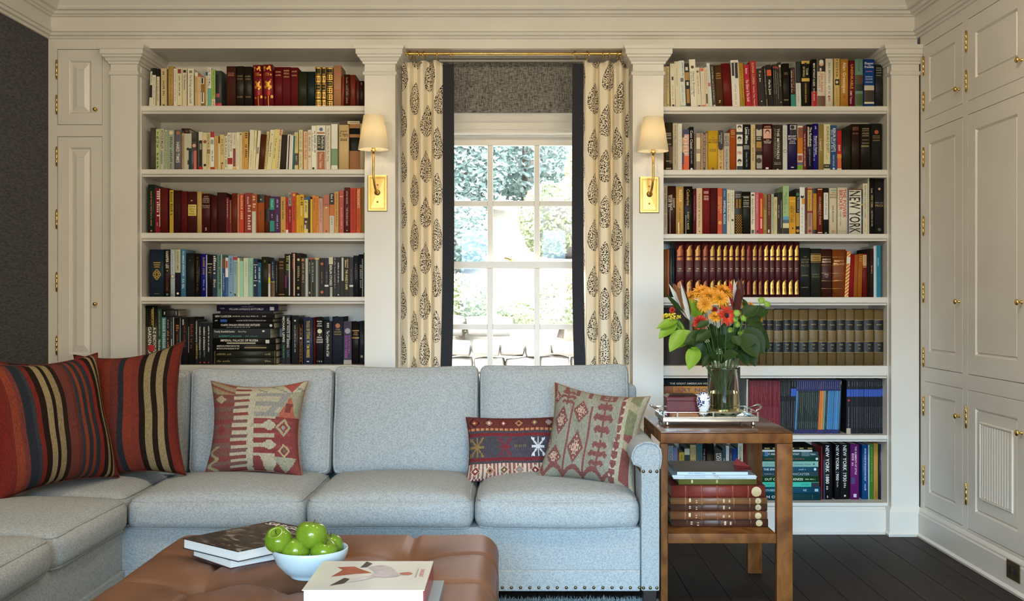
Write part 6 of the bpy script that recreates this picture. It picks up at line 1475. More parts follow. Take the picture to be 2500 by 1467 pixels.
def curtain(xa, xb, side, label, seed):
    t = empty('curtain', ((xa+xb)/2, 5.475, .02)); tag(t, label, 'curtain', 'curtains flanking the window'); T = t.location.copy()
    nx, nz = 150, 56; z0, z1 = .02, 2.322; V = []; F = []; uvs = []; rn = random.Random(seed)
    ph = [rn.uniform(0, 6.28) for _ in range(5)]; W_ = xb-xa
    for j in range(nz+1):
        v = j/nz; z = z0+(z1-z0)*v; row = []; ln = 0; prev = None
        top = max(0, (v-.86)/.14); A = .030-.012*top
        for i in range(nx+1):
            s = i/nx; fold = math.sin(2*math.pi*3.1*s+ph[0]+.35*math.sin(2.4*v+ph[1]))+.45*math.sin(2*math.pi*6.7*s+ph[2]+.5*math.sin(3*v+ph[3]))*(.5+.5*top)
            pin = math.exp(-((abs(((s*4+.5) % 1)-.5))/.10)**2)*math.exp(-((v-.93)/.03)**2)
            x = xa+W_*s+.006*math.sin(2*math.pi*3.1*s+ph[0]+1.2); y = 5.475+A*fold*(1-.1*v)+.010*pin+.006*math.sin(5*v+ph[4])*(1-v)
            zz = z+(.006*math.sin(2*math.pi*4*s)*top if v > .98 else 0)
            p = (x-T.x, y-T.y, zz-T.z)
            if prev: ln += math.hypot(p[0]-prev[0], p[1]-prev[1])
            prev = p; V.append(p); uvs.append((ln*.86+seed*.043, z))
    for j in range(nz):
        for i in range(nx): a = j*(nx+1)+i; F.append((a, a+1, a+nx+2, a+nx+1))
    me = bpy.data.meshes.new('printed_panel'); me.from_pydata(V, [], F); me.update(); ul = me.uv_layers.new(name='UVMap')
    ul.data.foreach_set('uv', [x for p in me.polygons for vi in p.vertices for x in uvs[vi]])
    o = link('printed_panel', me, M_curt, t, True); sm = o.modifiers.new('thickness', 'SOLIDIFY'); sm.thickness = .0016
    # navy leading edge band
    xe = xb if side > 0 else xa; b = MB(); L_ = []
    for j in range(29):
        v = j/28; z = z0+(z1-z0)*v-.012; off = side*(.048+.004*math.sin(3*v)); bow = -side*.016*math.exp(-((v-.22)/.22)**2) ; yb_ = 5.462+.012*math.sin(4*v+seed)
        L_.append([(xe-side*.006+bow-T.x, yb_-T.y, z-T.z), (xe+off+bow-T.x, yb_-.006-T.y, z-T.z), (xe+off+bow-T.x, yb_-.003-T.y, z-T.z), (xe-side*.006+bow-T.x, yb_+.004-T.y, z-T.z)])
    b.loops(L_, True, True, True); b.build('navy_border', M_navy, t)
    return t
curtain(-.578, -.360, 1, 'cream block-print linen curtain with navy edge left of window', 3)
curtain(.322, .556, -1, 'cream block-print linen curtain with navy edge right of window', 8)
rm = MB(); rm.tube([(0, .0185*math.cos(2*math.pi*k/20), .0185*math.sin(2*math.pi*k/20)) for k in range(20)], .0024, 6, closed=True); ring_me = rm.mesh('curtain_ring'); ring_me.materials.append(M_brass)
for p in ring_me.polygons: p.use_smooth = True
for side, xs in (('left', (1001, 1018, 1035, 1066, 1100)), ('right', (1404, 1433, 1474, 1487, 1506, 1516))):
    for k, px in enumerate(xs):
        o = bpy.data.objects.new('curtain_ring', ring_me); COL.objects.link(o); o.location = (PX(px, YROD), YROD, ZROD-.0075); o.rotation_euler = (0, 0, R((k*37 % 50)-25+(20 if k % 2 else -15)))
        tag(o, 'brass ring %s from the left holding the %s curtain' % (ORD[k+1], side), 'curtain ring', 'brass rings on the curtain rod')
# ================================================================ wall sconces
def shade_mat():
    m = bpy.data.materials.new('linen_lampshade'); m.use_nodes = True; N = m.node_tree.nodes; L = m.node_tree.links; N.remove(N['Principled BSDF'])
    df = N.new('ShaderNodeBsdfDiffuse'); tr = N.new('ShaderNodeBsdfTranslucent'); df.inputs[0].default_value = (.82, .77, .64, 1); tr.inputs[0].default_value = (.86, .76, .55, 1)
    tc = N.new('ShaderNodeTexCoord'); nz = N.new('ShaderNodeTexNoise'); nz.inputs['Scale'].default_value = 500; L.new(tc.outputs['Object'], nz.inputs[0]); bp = N.new('ShaderNodeBump'); bp.inputs['Strength'].default_value = .15; bp.inputs['Distance'].default_value = .001; L.new(nz.outputs[0], bp.inputs['Height']); L.new(bp.outputs[0], df.inputs['Normal'])
    ms = N.new('ShaderNodeMixShader'); ms.inputs[0].default_value = .35; L.new(df.outputs[0], ms.inputs[1]); L.new(tr.outputs[0], ms.inputs[2]); L.new(ms.outputs[0], N['Material Output'].inputs[0])
    return m
M_lsh = shade_mat()
def sconce(px, zc, dx, label):
    t = empty('wall_sconce', (PX(px, YP), YP, zc)); tag(t, label, 'wall lamp', 'brass sconces on the pilasters')
    b = MB(); w, h = .0475, .0875
    rl = [(w, h, 0), (w, h, -.006), (w-.003, h-.003, -.008), (w-.010, h-.010, -.008), (w-.012, h-.012, -.005), (w-.014, h-.014, -.005), (w-.016, h-.016, -.007), (0.002, .002, -.0085)]
    b.loops([[(-a, y, -c), (a, y, -c), (a, y, c), (-a, y, c)] for a, c, y in rl], True, True, True); b.build('backplate', M_brass2, t)
    b = MB(); b.lathe([(.014, 0), (.0145, -.010), (.011, -.016), (.006, -.019)], 16, axis='y', c=(0, -.007, .003)); b.build('arm_boss', M_brass2, t, smooth=True)
    for z in (.042, -.042):
        b = MB(); b.sphere((0, -.009, z), (.005, .004, .005), 10, 6); b.build('screw', M_brass2, t, smooth=True)
    pts = [(0, -.015, .003)]+[(dx*k/10, -.018-.072*math.sin(k/10*math.pi/2), .003+.075*(1-math.cos(k/10*math.pi/2))) for k in range(1, 11)]+[(dx, -.090, .12), (dx, -.090, .195)]
    b = MB(); b.tube(pts, .0058, 12); b.build('arm', M_brass2, t, smooth=True)
    b = MB(); b.lathe([(.012, .190), (.013, .196), (.009, .200), (.009, .250)], 14, c=(dx, -.090, 0)); b.build('socket', M_brass2, t, smooth=True); smooth_angle(t.children[-1])
    b = MB(); n = 40; prof = [(.0735, .200), (.048, .362), (.0472, .362), (.0727, .200)]
    b.lathe([(r, z) for r, z in prof]+[prof[0]], n, c=(dx, -.090, 0), cap0=False, cap1=False); o = b.build('shade', M_lsh, t); smooth_angle(o, 60)
    lamp('sconce_bulb', 'POINT', (PX(px, YP)+dx, YP-.090, zc+.285), (0, 0, 0), .4, (1, .86, .64), shadow_soft_size=.02)
    b = MB(); b.sphere((dx, -.090, .245), (.010, .010, .012), 12, 8); b.build('bulb', mat('frosted_bulb', (.8, .78, .72), rough=.4), t, smooth=True)
    b = MB()
    for k in range(3):
        a = 2*math.pi*k/3; b.tube([(dx, -.090, .335), (dx+.0485*math.cos(a), -.090+.0485*math.sin(a), .352)], .0012, 5)
    b.build('shade_spider', M_brass2, t)
sconce(922, PZ(472, YP), -.008, 'brass sconce with tapered cream shade left of the window')
sconce(1585, PZ(476, YP), .008, 'brass sconce with tapered cream shade right of the window')
# ================================================================ garden outside
def leafmat(name, c0, c1):
    m = bpy.data.materials.new(name); m.use_nodes = True; N = m.node_tree.nodes; L = m.node_tree.links; b = N['Principled BSDF']; b.inputs['Roughness'].default_value = .7
    tc = N.new('ShaderNodeTexCoord'); nz = N.new('ShaderNodeTexNoise'); nz.inputs['Scale'].default_value = 4; nz.inputs['Detail'].default_value = 6; L.new(tc.outputs['Object'], nz.inputs[0])
    cr = N.new('ShaderNodeValToRGB'); cr.color_ramp.elements[0].position = .35; cr.color_ramp.elements[0].color = c0+(1,); cr.color_ramp.elements[1].position = .65; cr.color_ramp.elements[1].color = c1+(1,); L.new(nz.outputs[0], cr.inputs[0]); L.new(cr.outputs[0], b.inputs['Base Color'])
    return m
M_soil = leafmat('dry_leafy_ground', (.19, .17, .13), (.34, .33, .28)); M_stone = mat('fieldstone', (.36, .345, .32), rough=.9, noise=.22, nscale=5, bump=.5, bscale=30)
M_rock = mat('pale_boulder', (.36, .355, .35), rough=.9, noise=.2, nscale=3, bump=.6, bscale=14); M_bark = mat('bark', (.16, .13, .11), rough=.9, noise=.3, nscale=20)
b = MB(); G = 40
def gz(x, y):
    s = max(0, y-8.6); return .55+min(s, 1)*.25+s*.235+.25*mnoise.noise(Vector((x*.5, y*.5, 0)))*min(1, s)+.06*mnoise.noise(Vector((x*2, y*2, 3)))*min(1, s)
gv = [(-7+14*i/G, 8.3+17*j/G, gz(-7+14*i/G, 8.3+17*j/G)) for j in range(G+1) for i in range(G+1)]
b.add(gv, [(j*(G+1)+i, j*(G+1)+i+1, (j+1)*(G+1)+i+1, (j+1)*(G+1)+i) for j in range(G) for i in range(G)])
o = b.build('hillside', M_soil, smooth=True); struct(o)
struct(boxobj('garden_ground', -7, 7, 5.95, 8.31, -.3, .25, M_soil))
# dry stone wall: every stone its own part
wl = empty('stone_wall', (0, 8.1, .25)); tag(wl, 'dry-stacked pale fieldstone retaining wall outside the window', 'wall'); rs = random.Random(11)
def stone(x0, x1, y0, y1, z0, z1):
    a, bb, c = (x1-x0)/2, (y1-y0)/2, (z1-z0)/2; sd = rs.random()*50
    V, F = rbox(a, bb, c, min(a, c)*.45, 3, lambda o, d, t: o+mnoise.noise_vector(Vector((o.x*5+sd, o.y*5, o.z*5)))*.03, dens=1.0); m = MB(); m.add(V, F); q = m.build('stone', M_stone, wl, smooth=True); q.location = Vector(((x0+x1)/2, (y0+y1)/2, (z0+z1)/2))-wl.location
z = .25
for course in range(5):
    hgt = rs.uniform(.10, .14); x = -1.7+rs.uniform(-.2, 0)
    while x < 1.6:
        w_ = rs.uniform(.12, .30); stone(x+.006, x+w_-.006, 8.02+rs.uniform(-.02, .02), 8.30, z+.004, z+hgt-.004); x += w_
    z += hgt
x = -1.5
while x < -.12:
    w_ = rs.uniform(.22, .42); stone(x+.006, x+w_-.006, 8.36, 8.75, z+.02, z+.02+rs.uniform(.14, .17)); x += w_
bo = [(-.35, 11.2, 1.55, .8, .5, .45), (.55, 12.6, 2.05, 1.0, .6, .5), (1.2, 11.6, 1.75, .75, .5, .42), (-.05, 10.6, 1.28, .5, .4, .3), (1.5, 13.2, 2.2, .8, .6, .45), (-1.3, 12.4, 1.7, .7, .5, .4)]
desc = ['broad pale boulder in the middle of the hillside', 'largest pale boulder high on the hillside', 'sloping boulder at right of the hillside', 'low rounded boulder nearest the window', 'boulder at far right behind the others', 'boulder at far left behind the bushes']
for (x, y, z, a, bb, c), dsc in zip(bo, desc):
    m = MB(); m.sphere((0, 0, 0), (a*.62, bb*.7, c*.62), 28, 18); m.v = [tuple(Vector(p)*(1+.35*mnoise.noise(Vector((p[0]*2.2+x, p[1]*2.2+y, p[2]*2.2)))+.12*mnoise.noise(Vector((p[0]*6+x, p[1]*6, p[2]*6))))) for p in m.v]; q = m.build('boulder', M_rock, smooth=True); q.location = (x, y, z-.12); q.rotation_euler = (0, R(rs.uniform(-14, 14)), R(rs.uniform(0, 60))); tag(q, dsc, 'boulder', 'boulders on the hillside')
def foliage(rx, ry, rz, n, size, seed, cone=False):
    rn = random.Random(seed); m = MB()
    for k in range(n):
        while True:
            p = Vector((rn.uniform(-1, 1), rn.uniform(-1, 1), rn.uniform(-1, 1)))
            if p.length < 1: break
        p = p.normalized()*(p.length**.45)
        if cone: f = (1-(p.z+1)/2)**.7+.05; p.x *= f; p.y *= f
        c = Vector((p.x*rx, p.y*ry, p.z*rz)); d = Vector((rn.uniform(-1, 1), rn.uniform(-1, 1), rn.uniform(-.7, .7))).normalized(); s = d.orthogonal().normalized(); L_ = size*rn.uniform(.6, 1.3)
        m.add([c-d*L_/2, c+s*L_*.28, c+d*L_/2, c-s*L_*.28], [(0, 1, 2, 3)])
    return m
M_ev = leafmat('blue_green_conifer', (.16, .26, .25), (.36, .46, .44)); M_gr = leafmat('sunlit_shrub', (.30, .38, .22), (.52, .57, .38)); M_au = leafmat('autumn_foliage', (.44, .43, .28), (.64, .62, .46))
def tree(name, label, cat, x, y, rx, ry, rz, n, size, m, seed, cone=False, trunk=.03, z=None):
    zz = gz(x, y) if z is None else z; t = empty(name, (x, y, zz-.03)); tag(t, label, cat, 'plants on the hillside')
    q = foliage(rx, ry, rz, n, size, seed, cone).build('foliage', m, t); q.location = (0, 0, rz+.08); q['kind'] = 'stuff'
    q = MB(); q.tube([(0, 0, 0), (.02, 0, rz*.8), (0, 0, rz*1.5)], [trunk, trunk*.7, trunk*.3], 7); q.build('trunk', M_bark, t)
tree('conifer', 'dense blue-green conifer at left in the upper panes', 'tree', -.70, 14.5, .75, .7, 1.05, 5200, .11, M_ev, 1, True, .05)
tree('conifer', 'taller blue-green conifer at centre of the upper panes', 'tree', .10, 15.5, .85, .8, 1.25, 5600, .11, M_ev, 2, True, .05)
tree('shrub', 'yellow-green autumn shrub in the upper right panes', 'shrub', 1.35, 13.6, .75, .6, .75, 3600, .10, M_au, 3)
tree('shrub', 'blue-green spreading shrub in the left middle pane', 'shrub', -.62, 10.7, .42, .35, .36, 2600, .07, M_ev, 4)
tree('shrub', 'pale green shrub among the boulders at centre', 'shrub', .36, 12.3, .34, .3, .42, 1800, .07, M_gr, 5)
tree('shrub', 'bright green rounded shrub in the lower left pane', 'shrub', -.47, 9.3, .27, .24, .25, 2200, .055, M_gr, 6)
tree('shrub', 'low russet-green shrub in the lower right pane', 'shrub', .55, 9.4, .36, .26, .22, 2000, .055, M_au, 7)
tree('shrub', 'low green groundcover along the top of the stone wall', 'shrub', .35, 9.0, .60, .14, .12, 1600, .045, M_gr, 8, z=.86)
for x, y, h_, r_, dsc in ((.22, 18, 4.5, .09, 'dark tree trunk rising beyond the conifers'), (-1.0, 18.5, 4.2, .05, 'thin tree trunk at far left beyond the conifers'), (1.0, 18, 4.2, .05, 'thin dark trunk at right beyond the autumn shrub')):
    t = MB(); t.tube([(0, 0, -.4), (.05, 0, h_*.5), (-.03, 0, h_)], [r_, r_*.8, r_*.5], 8); t.tube([(.04, 0, h_*.45), (.5, 0, h_*.56), (1.0, -.1, h_*.60)], [r_*.4, r_*.25, r_*.1], 5); q = t.build('bare_tree', M_bark, smooth=True); q.location = (x, y, gz(x, y)); tag(q, dsc, 'tree')
t = MB(); t.tube([(0, 0, 0), (.055, 0, .36)], .012, 8); t.tube([(.055, 0, .345), (.02, 0, .33)], .010, 6); q = t.build('garden_stake', mat('white_stake', (.8, .8, .78), rough=.6)); q.location = (PX(1352, 9.0), 9.0, gz(.32, 9.0)-.02); tag(q, 'slim white stake leaning in the shrubbery outside the window', 'stake')
# ================================================================ on the side table
M_silver = mat('tarnished_silver', (.72, .71, .68), rough=.16, metal=1.0, noise=.08, nscale=40)
M_mirror = mat('tray_mirror', (.10, .10, .10), rough=.06, metal=.9)
TR = (.567, .937, 4.286, 4.536); trz = TZ
tray = empty('serving_tray', ((TR[0]+TR[1])/2, (TR[2]+TR[3])/2, trz)); tag(tray, 'silver gallery tray with ball feet on the side table', 'tray'); tl = tray.location.copy()
b = MB(); x0, x1, y0, y1 = TR[0]-tl.x, TR[1]-tl.x, TR[2]-tl.y, TR[3]-tl.y
b.loops([[(x0-p, y0-p, z), (x1+p, y0-p, z), (x1+p, y1+p, z), (x0-p, y1+p, z)] for p, z in [(-.02, .017), (-.001, .017), (0, .019), (0, .034), (-.001, .036), (-.005, .036), (-.006, .034), (-.006, .026)]], True, True, False); b.build('rim', M_silver, tray)
b = MB(); b.box(x0+.006, x1-.006, y0+.006, y1-.006, .0195, .0245); b.build('mirror_base', M_mirror, tray)
for fx in (x0+.018, x1-.018):
    for fy in (y0+.018, y1-.018):
        b = MB(); b.lathe([(.004, .0005), (.009, .003), (.010, .008), (.007, .013), (.009, .0168)], 12, c=(fx, fy, 0)); b.build('foot', M_silver, tray, smooth=True)
posts = [(x0+.003, y0+.003), (x0+.055, y0+.003), ((x0+x1)/2+.01, y0+.003), (x1-.055, y0+.003), (x1-.003, y0+.003), (x0+.003, y1-.003), (x0+.07, y1-.003), ((x0+x1)/2, y1-.003), (x1-.07, y1-.003), (x1-.003, y1-.003), (x0+.003, 0), (x1-.003, 0)]
for px_, py_ in posts:
    b = MB(); b.box(px_-.0032, px_+.0032, py_-.0025, py_+.0025, .036, .056); b.build('rail_post', M_silver, tray, bevel=.0008)
b = MB(); b.tube([(x0+.003, y0+.003, .054), (x1-.003, y0+.003, .054), (x1-.003, y1-.003, .054), (x0+.003, y1-.003, .054)], .0018, 6, closed=True); b.build('gallery_rail', M_silver, tray)
for s in (-1, 1):
    xe = x0 if s < 0 else x1; b = MB(); b.tube([(xe, -.06, .052), (xe+s*.018, -.055, .060), (xe+s*.030, -.03, .068), (xe+s*.032, 0, .070), (xe+s*.030, .03, .068), (xe+s*.018, .055, .060), (xe, .06, .052)], [.003, .003, .005, .006, .005, .003, .003], 8); b.build('handle', M_silver, tray, smooth=True)
tf = trz+.0247
# red lacquer box
M_lac = mat('oxblood_lacquer', (.11, .009, .013), rough=.35, noise=.12, nscale=12, spec=.3); M_lacd = mat('dark_lacquer_edge', (.035, .012, .012), rough=.3)
bx = empty('keepsake_box', (.662, 4.455, tf)); tag(bx, 'oxblood red lidded box on the silver tray beside the little vase', 'box')
b = MB(); b.rects([(-.064, .064, -.05, .05, .001), (-.064, .064, -.05, .05, .062)]); b.build('body', M_lac, bx, bevel=.0015)
b = MB(); b.rects([(-.065, .065, -.051, .051, .0635), (-.065, .065, -.051, .051, .076), (-.063, .063, -.049, .049, .079)], cap=True); b.build('lid', M_lac, bx)
b = MB(); b.rects([(-.062, .062, -.048, .048, .0792), (-.052, .052, -.038, .038, .087), (-.05, .05, -.036, .036, .0872)]); b.build('lid_bevel', M_lacd, bx)
co = empty('wooden_box', (.655, 4.335, tf)); tag(co, 'flat honey-coloured wooden box in front of the red box', 'box'); M_lw = wood('light_walnut', (.20, .075, .025), (.36, .17, .07), rough=.45, scale=(10, 60, 60))
b = MB(); b.rects([(-.052, .052, -.036, .036, .0005), (-.052, .052, -.036, .036, .016)]); b.build('body', M_lw, co, bevel=.001)
b = MB(); b.rects([(-.051, .051, -.035, .035, .0165), (-.049, .049, -.033, .033, .0215)]); b.build('lid', M_lw, co, bevel=.001)
# blue and white vase
def porcelain():
    m = bpy.data.materials.new('blue_white_porcelain'); m.use_nodes = True; N = m.node_tree.nodes; L = m.node_tree.links; b = N['Principled BSDF']; b.inputs['Roughness'].default_value = .12
    tc = N.new('ShaderNodeTexCoord'); n1 = N.new('ShaderNodeTexNoise'); n1.inputs['Scale'].default_value = 34; n1.inputs['Detail'].default_value = 1; L.new(tc.outputs['Object'], n1.inputs[0])
    n2 = N.new('ShaderNodeTexVoronoi'); n2.inputs['Scale'].default_value = 150; L.new(tc.outputs['Object'], n2.inputs[0])
    def mt(op, a, b_):
        n = N.new('ShaderNodeMath'); n.operation = op
        for i, x in enumerate((a, b_)):
            if isinstance(x, (int, float)): n.inputs[i].default_value = x
            else: L.new(x, n.inputs[i])
        return n.outputs[0]
    k = mt('MULTIPLY', mt('GREATER_THAN', n1.outputs[0], .46), mt('LESS_THAN', n2.outputs['Distance'], .52))
    mx = N.new('ShaderNodeMix'); mx.data_type = 'RGBA'; mx.inputs[6].default_value = (.78, .80, .80, 1); mx.inputs[7].default_value = (.02, .03, .16, 1); L.new(k, mx.inputs[0]); L.new(mx.outputs[2], b.inputs['Base Color'])
    return m
vs = empty('porcelain_vase', (.735, 4.355, tf)); tag(vs, 'small blue and white porcelain vase on the silver tray', 'vase')
b = MB(); b.lathe([(.018, .0005), (.020, .003), (.020, .008), (.017, .011), (.017, .014)], 20); b.build('stand', M_silver, vs, smooth=True); smooth_angle(vs.children[0])
b = MB(); b.lathe([(.017, .0145), (.018, .018), (.0175, .022), (.021, .034), (.0255, .052), (.0275, .068), (.0265, .080), (.022, .089), (.0175, .093), (.0168, .096), (.0195, .100), (.0190, .101), (.0150, .096), (.0150, .091)], 28); b.build('body', porcelain(), vs, smooth=True)
# dish and glass vase
ds = empty('painted_dish', (.832, 4.43, tf)); tag(ds, 'shallow green and cream painted dish under the glass vase', 'dish')
b = MB(); b.lathe([(.045, .0008), (.048, .004), (.060, .012), (.079, .022), (.080, .0235), (.077, .0235), (.058, .015), (.045, .007), (.001, .006)], 36); b.build('bowl', mat('cream_glaze', (.52, .50, .30), rough=.2, noise=.25, nscale=40), ds, smooth=True)
for k in range(10):
    a = 2*math.pi*k/10; b = MB(); pts = []
    for t_, r_, z_ in ((-.16, .0635, .0128), (-.10, .0685, .0160), (0, .071, .0175), (.10, .0685, .0160), (.16, .0635, .0128)): pts.append(((r_+.0012)*math.cos(a+t_), (r_+.0012)*math.sin(a+t_), z_-.0006))
    n = len(pts); b.add(pts+[((.0612)*math.cos(a+t_), (.0612)*math.sin(a+t_), .0116) for t_ in (.16, .08, 0, -.08, -.16)], [tuple(range(10))]); b.build('painted_motif', mat('dark_glaze', (.035, .05, .03), rough=.25), ds)
M_vglass = bpy.data.materials.new('clear_glass'); M_vglass.use_nodes = True
_b = M_vglass.node_tree.nodes['Principled BSDF']; _b.inputs['Transmission Weight'].default_value = 1; _b.inputs['Roughness'].default_value = .01; _b.inputs['IOR'].default_value = 1.45; _b.inputs['Base Color'].default_value = (.97, .97, .92, 1)
M_water = bpy.data.materials.new('stale_water'); M_water.use_nodes = True
_b = M_water.node_tree.nodes['Principled BSDF']; _b.inputs['Transmission Weight'].default_value = 1; _b.inputs['Roughness'].default_value = .02; _b.inputs['IOR'].default_value = 1.33; _b.inputs['Base Color'].default_value = (.80, .72, .42, 1)
VX, VY, VZ = .829, 4.43, tf+.0075
gv_ = empty('glass_vase', (VX, VY, VZ)); tag(gv_, 'clear cylindrical glass vase holding the bouquet', 'vase')
b = MB(); b.lathe([(.058, 0), (.064, .004), (.0645, .182), (.0655, .186), (.0645, .188), (.0610, .184), (.0605, .010), (.001, .009)], 40); b.build('cylinder', M_vglass, gv_, smooth=True); smooth_angle(gv_.children[0], 50)
b = MB(); b.lathe([(.001, .0105), (.0598, .0105), (.0598, .085), (.001, .085)], 40); b.build('water', M_water, gv_); smooth_angle(gv_.children[-1], 50)
# ================================================================ bouquet: every stem a thing of its own
M_leafL = leafmat('lime_leaf', (.11, .22, .010), (.24, .40, .030)); M_leafD = leafmat('dark_leaf', (.012, .030, .006), (.034, .072, .014)); M_stem = mat('green_stem', (.07, .13, .03), rough=.5)
M_mum = leafmat('orange_petal', (.60, .20, .010), (.84, .42, .03)); M_red = leafmat('red_petal', (.42, .018, .010), (.68, .06, .02)); M_gbtn = leafmat('lime_button', (.13, .27, .02), (.30, .45, .06)); M_dk = mat('flower_eye', (.02, .008, .008), rough=.9)
M_leu = leafmat('burgundy_bract', (.045, .012, .012), (.16, .03, .02)); M_leu2 = leafmat('russet_bract', (.20, .05, .02), (.16, .13, .03)); M_sil = mat('silver_leaf_back', (.62, .60, .55), rough=.5); M_yel = mat('yellow_bead', (.72, .56, .03), rough=.7)
M_leafD.node_tree.nodes['Principled BSDF'].inputs['Specular IOR Level'].default_value = .25
for mm in (M_leafL, M_leafD, M_mum, M_red, M_gbtn): mm.node_tree.nodes['Principled BSDF'].inputs['Roughness'].default_value = .45
BASE = Vector((VX, VY, VZ+.02))
def stem(root, tip, r=.0016, seed=0):
    rn = random.Random(seed); foot = Vector((rn.uniform(-.03, .03), rn.uniform(-.03, .03), 0)); rim = Vector((max(-.045, min(.045, tip.x*.35)), max(-.04, min(.04, tip.y*.35)), .165)); pts = []
    for k in range(9):
        t = k/8; pts.append(foot*(1-t)**2+rim*2*t*(1-t)+tip*t*t)
    b = MB(); b.tube(pts, r, 6); b.build('stem', M_stem, root, smooth=True)
def orient(o, loc, n, spin=0): o.matrix_world = Matrix.Translation(loc) @ Vector(n).normalized().to_track_quat('Z', 'Y').to_matrix().to_4x4() @ Matrix.Rotation(spin, 4, 'Z')
def petals(rings, R_, seed):
    """rings: (count, inner radius, length, lift angle, width)"""
    rn = random.Random(seed); m = MB()
    for cnt, ri, ln, up, wd in rings:
        for k in range(cnt):
            a = 2*math.pi*(k+rn.uniform(-.25, .25))/cnt; u = up+rn.uniform(-.15, .15); l_ = ln*rn.uniform(.85, 1.1); ca, sa = math.cos(a), math.sin(a); c = []
            for t_, w_, z_ in ((0, .45, 0), (.45, 1, .10), (.85, .8, .05), (1, .25, -.04)):
                r_ = ri+l_*t_*math.cos(u); z = l_*t_*math.sin(u)+z_*l_; c.append(((r_*ca-sa*wd*w_/2, r_*sa+ca*wd*w_/2, z), (r_*ca+sa*wd*w_/2, r_*sa-ca*wd*w_/2, z), (r_*ca, r_*sa, z-.12*wd)))
            for q in range(3):
                A, B = c[q], c[q+1]; m.add([A[0], A[2], A[1], B[0], B[2], B[1]], [(0, 1, 4, 3), (1, 2, 5, 4)])
    return m
def flower(name, label, cat, group, px, py, Y, dia, n, kind, seed):
    t = empty(name, BASE); tag(t, label, cat, group); loc = P(px, py, Y)-BASE; r = dia/2; stem(t, loc, .0018 if kind != 'button' else .0011, seed)
    if kind == 'mum':
        m = petals([(30, r*.15, r*.85, -.12, r*.15), (28, r*.14, r*.80, .18, r*.14), (24, r*.10, r*.66, .5, r*.13), (18, r*.06, r*.48, .85, r*.12), (10, r*.03, r*.32, 1.15, r*.11)], r, seed); o = m.build('petals', M_mum, t); o['kind'] = 'stuff'; orient(o, loc, n)
        m = MB(); m.sphere((0, 0, -r*.06), (r*.26, r*.26, r*.16), 10, 6); o = m.build('calyx', M_stem, t, smooth=True); orient(o, loc, n)
    elif kind == 'gerbera':
        m = petals([(20, r*.2, r*.82, .0, r*.24), (18, r*.2, r*.66, .25, r*.22)], r, seed); o = m.build('petals', M_red, t); o['kind'] = 'stuff'; orient(o, loc, n)
        m = MB(); m.sphere((0, 0, .001), (r*.27, r*.27, r*.10), 14, 6); o = m.build('eye', M_dk, t, smooth=True); orient(o, loc, n)
    elif kind == 'dahlia':
        m = petals([(13, r*.05, r, .1, r*.48), (12, r*.05, r*.9, .45, r*.45), (10, r*.04, r*.75, .8, r*.40), (8, r*.02, r*.6, 1.15, r*.34)], r, seed); o = m.build('petals', M_red, t); o['kind'] = 'stuff'; orient(o, loc, n)
    elif kind == 'button':
        m = petals([(18, r*.5, r*.52, -.1, r*.24), (18, r*.35, r*.5, .3, r*.22)], r, seed); m.sphere((0, 0, -r*.05), (r*.82, r*.82, r*.42), 14, 8); o = m.build('bloom', M_gbtn, t); orient(o, loc, n); o['kind'] = 'stuff'
    return t
GM = 'orange chrysanthemums in the bouquet'
for i, (px, py, Y, d, n, dsc) in enumerate([(1712, 712, 4.40, .066, (-.3, -.7, .8), 'second from the left in the top cluster'), (1733, 722, 4.36, .074, (0, -.8, .7), 'largest in the middle of the top cluster'), (1767, 711, 4.40, .072, (.3, -.6, .9), 'highest at right of the top cluster'), (1757, 727, 4.35, .066, (.15, -.85, .5), 'below the highest one at right'), (1686, 725, 4.42, .052, (-.6, -.6, .6), 'leftmost of the top cluster'), (1721, 743, 4.34, .056, (-.2, -.9, .2), 'hanging below the top cluster'), (1746, 773, 4.33, .048, (.1, -.7, .8), 'small and low beside the red daisy'), (1816, 744, 4.45, .032, (.5, -.7, .5), 'tiny at right beside the burgundy bracts'), (1834, 746, 4.46, .030, (.6, -.6, .5), 'tiny at far right'), (1766, 744, 4.45, .042, (.2, -.9, .1), 'half hidden behind the red daisy'), (1855, 779, 4.50, .030, (.7, -.6, .2), 'small in front of the olive volumes')]):
    flower('chrysanthemum', 'orange spider chrysanthemum, '+dsc, 'flower', GM, px, py, Y, d*1.22, n, 'mum', i+1)
flower('gerbera_daisy', 'bright red daisy with a dark centre facing right in the bouquet', 'flower', None, 1774, 770, 4.33, .080, (.45, -.85, .15), 'gerbera', 40)
flower('dahlia', 'ruffled scarlet flower at left of the bouquet', 'flower', None, 1709, 788, 4.34, .062, (-.35, -.8, -.1), 'dahlia', 41)
flower('dahlia', 'small crimson flower peeping out at the bouquet\'s upper left', 'flower', None, 1641, 757, 4.40, .026, (-.5, -.8, .2), 'dahlia', 42)
flower('dahlia', 'tiny dark red flower between the orange blooms and the daisy', 'flower', None, 1745, 756, 4.42, .024, (0, -1, .1), 'dahlia', 43)
for i, (px, py, dsc) in enumerate([(1799, 764, 'topmost beside the red daisy'), (1794, 778, 'second down beside the red daisy'), (1815, 777, 'right of the close group of four'), (1799, 791, 'lowest of the close group of four'), (1784, 807, 'single one under the red daisy'), (1809, 815, 'lowest of all in the bouquet'), (1859, 733, 'upper left of the far right pair'), (1873, 742, 'rightmost of the bouquet')]):
    flower('button_chrysanthemum', 'lime green button flower, '+dsc, 'flower', 'lime green button flowers in the bouquet', px, py, 4.34+.012*i if i < 6 else 4.46, .030 if i != 2 else .028, (.15*((i % 3)-1)+.2, -.85, .3+.1*(i % 2)), 'button', 60+i)
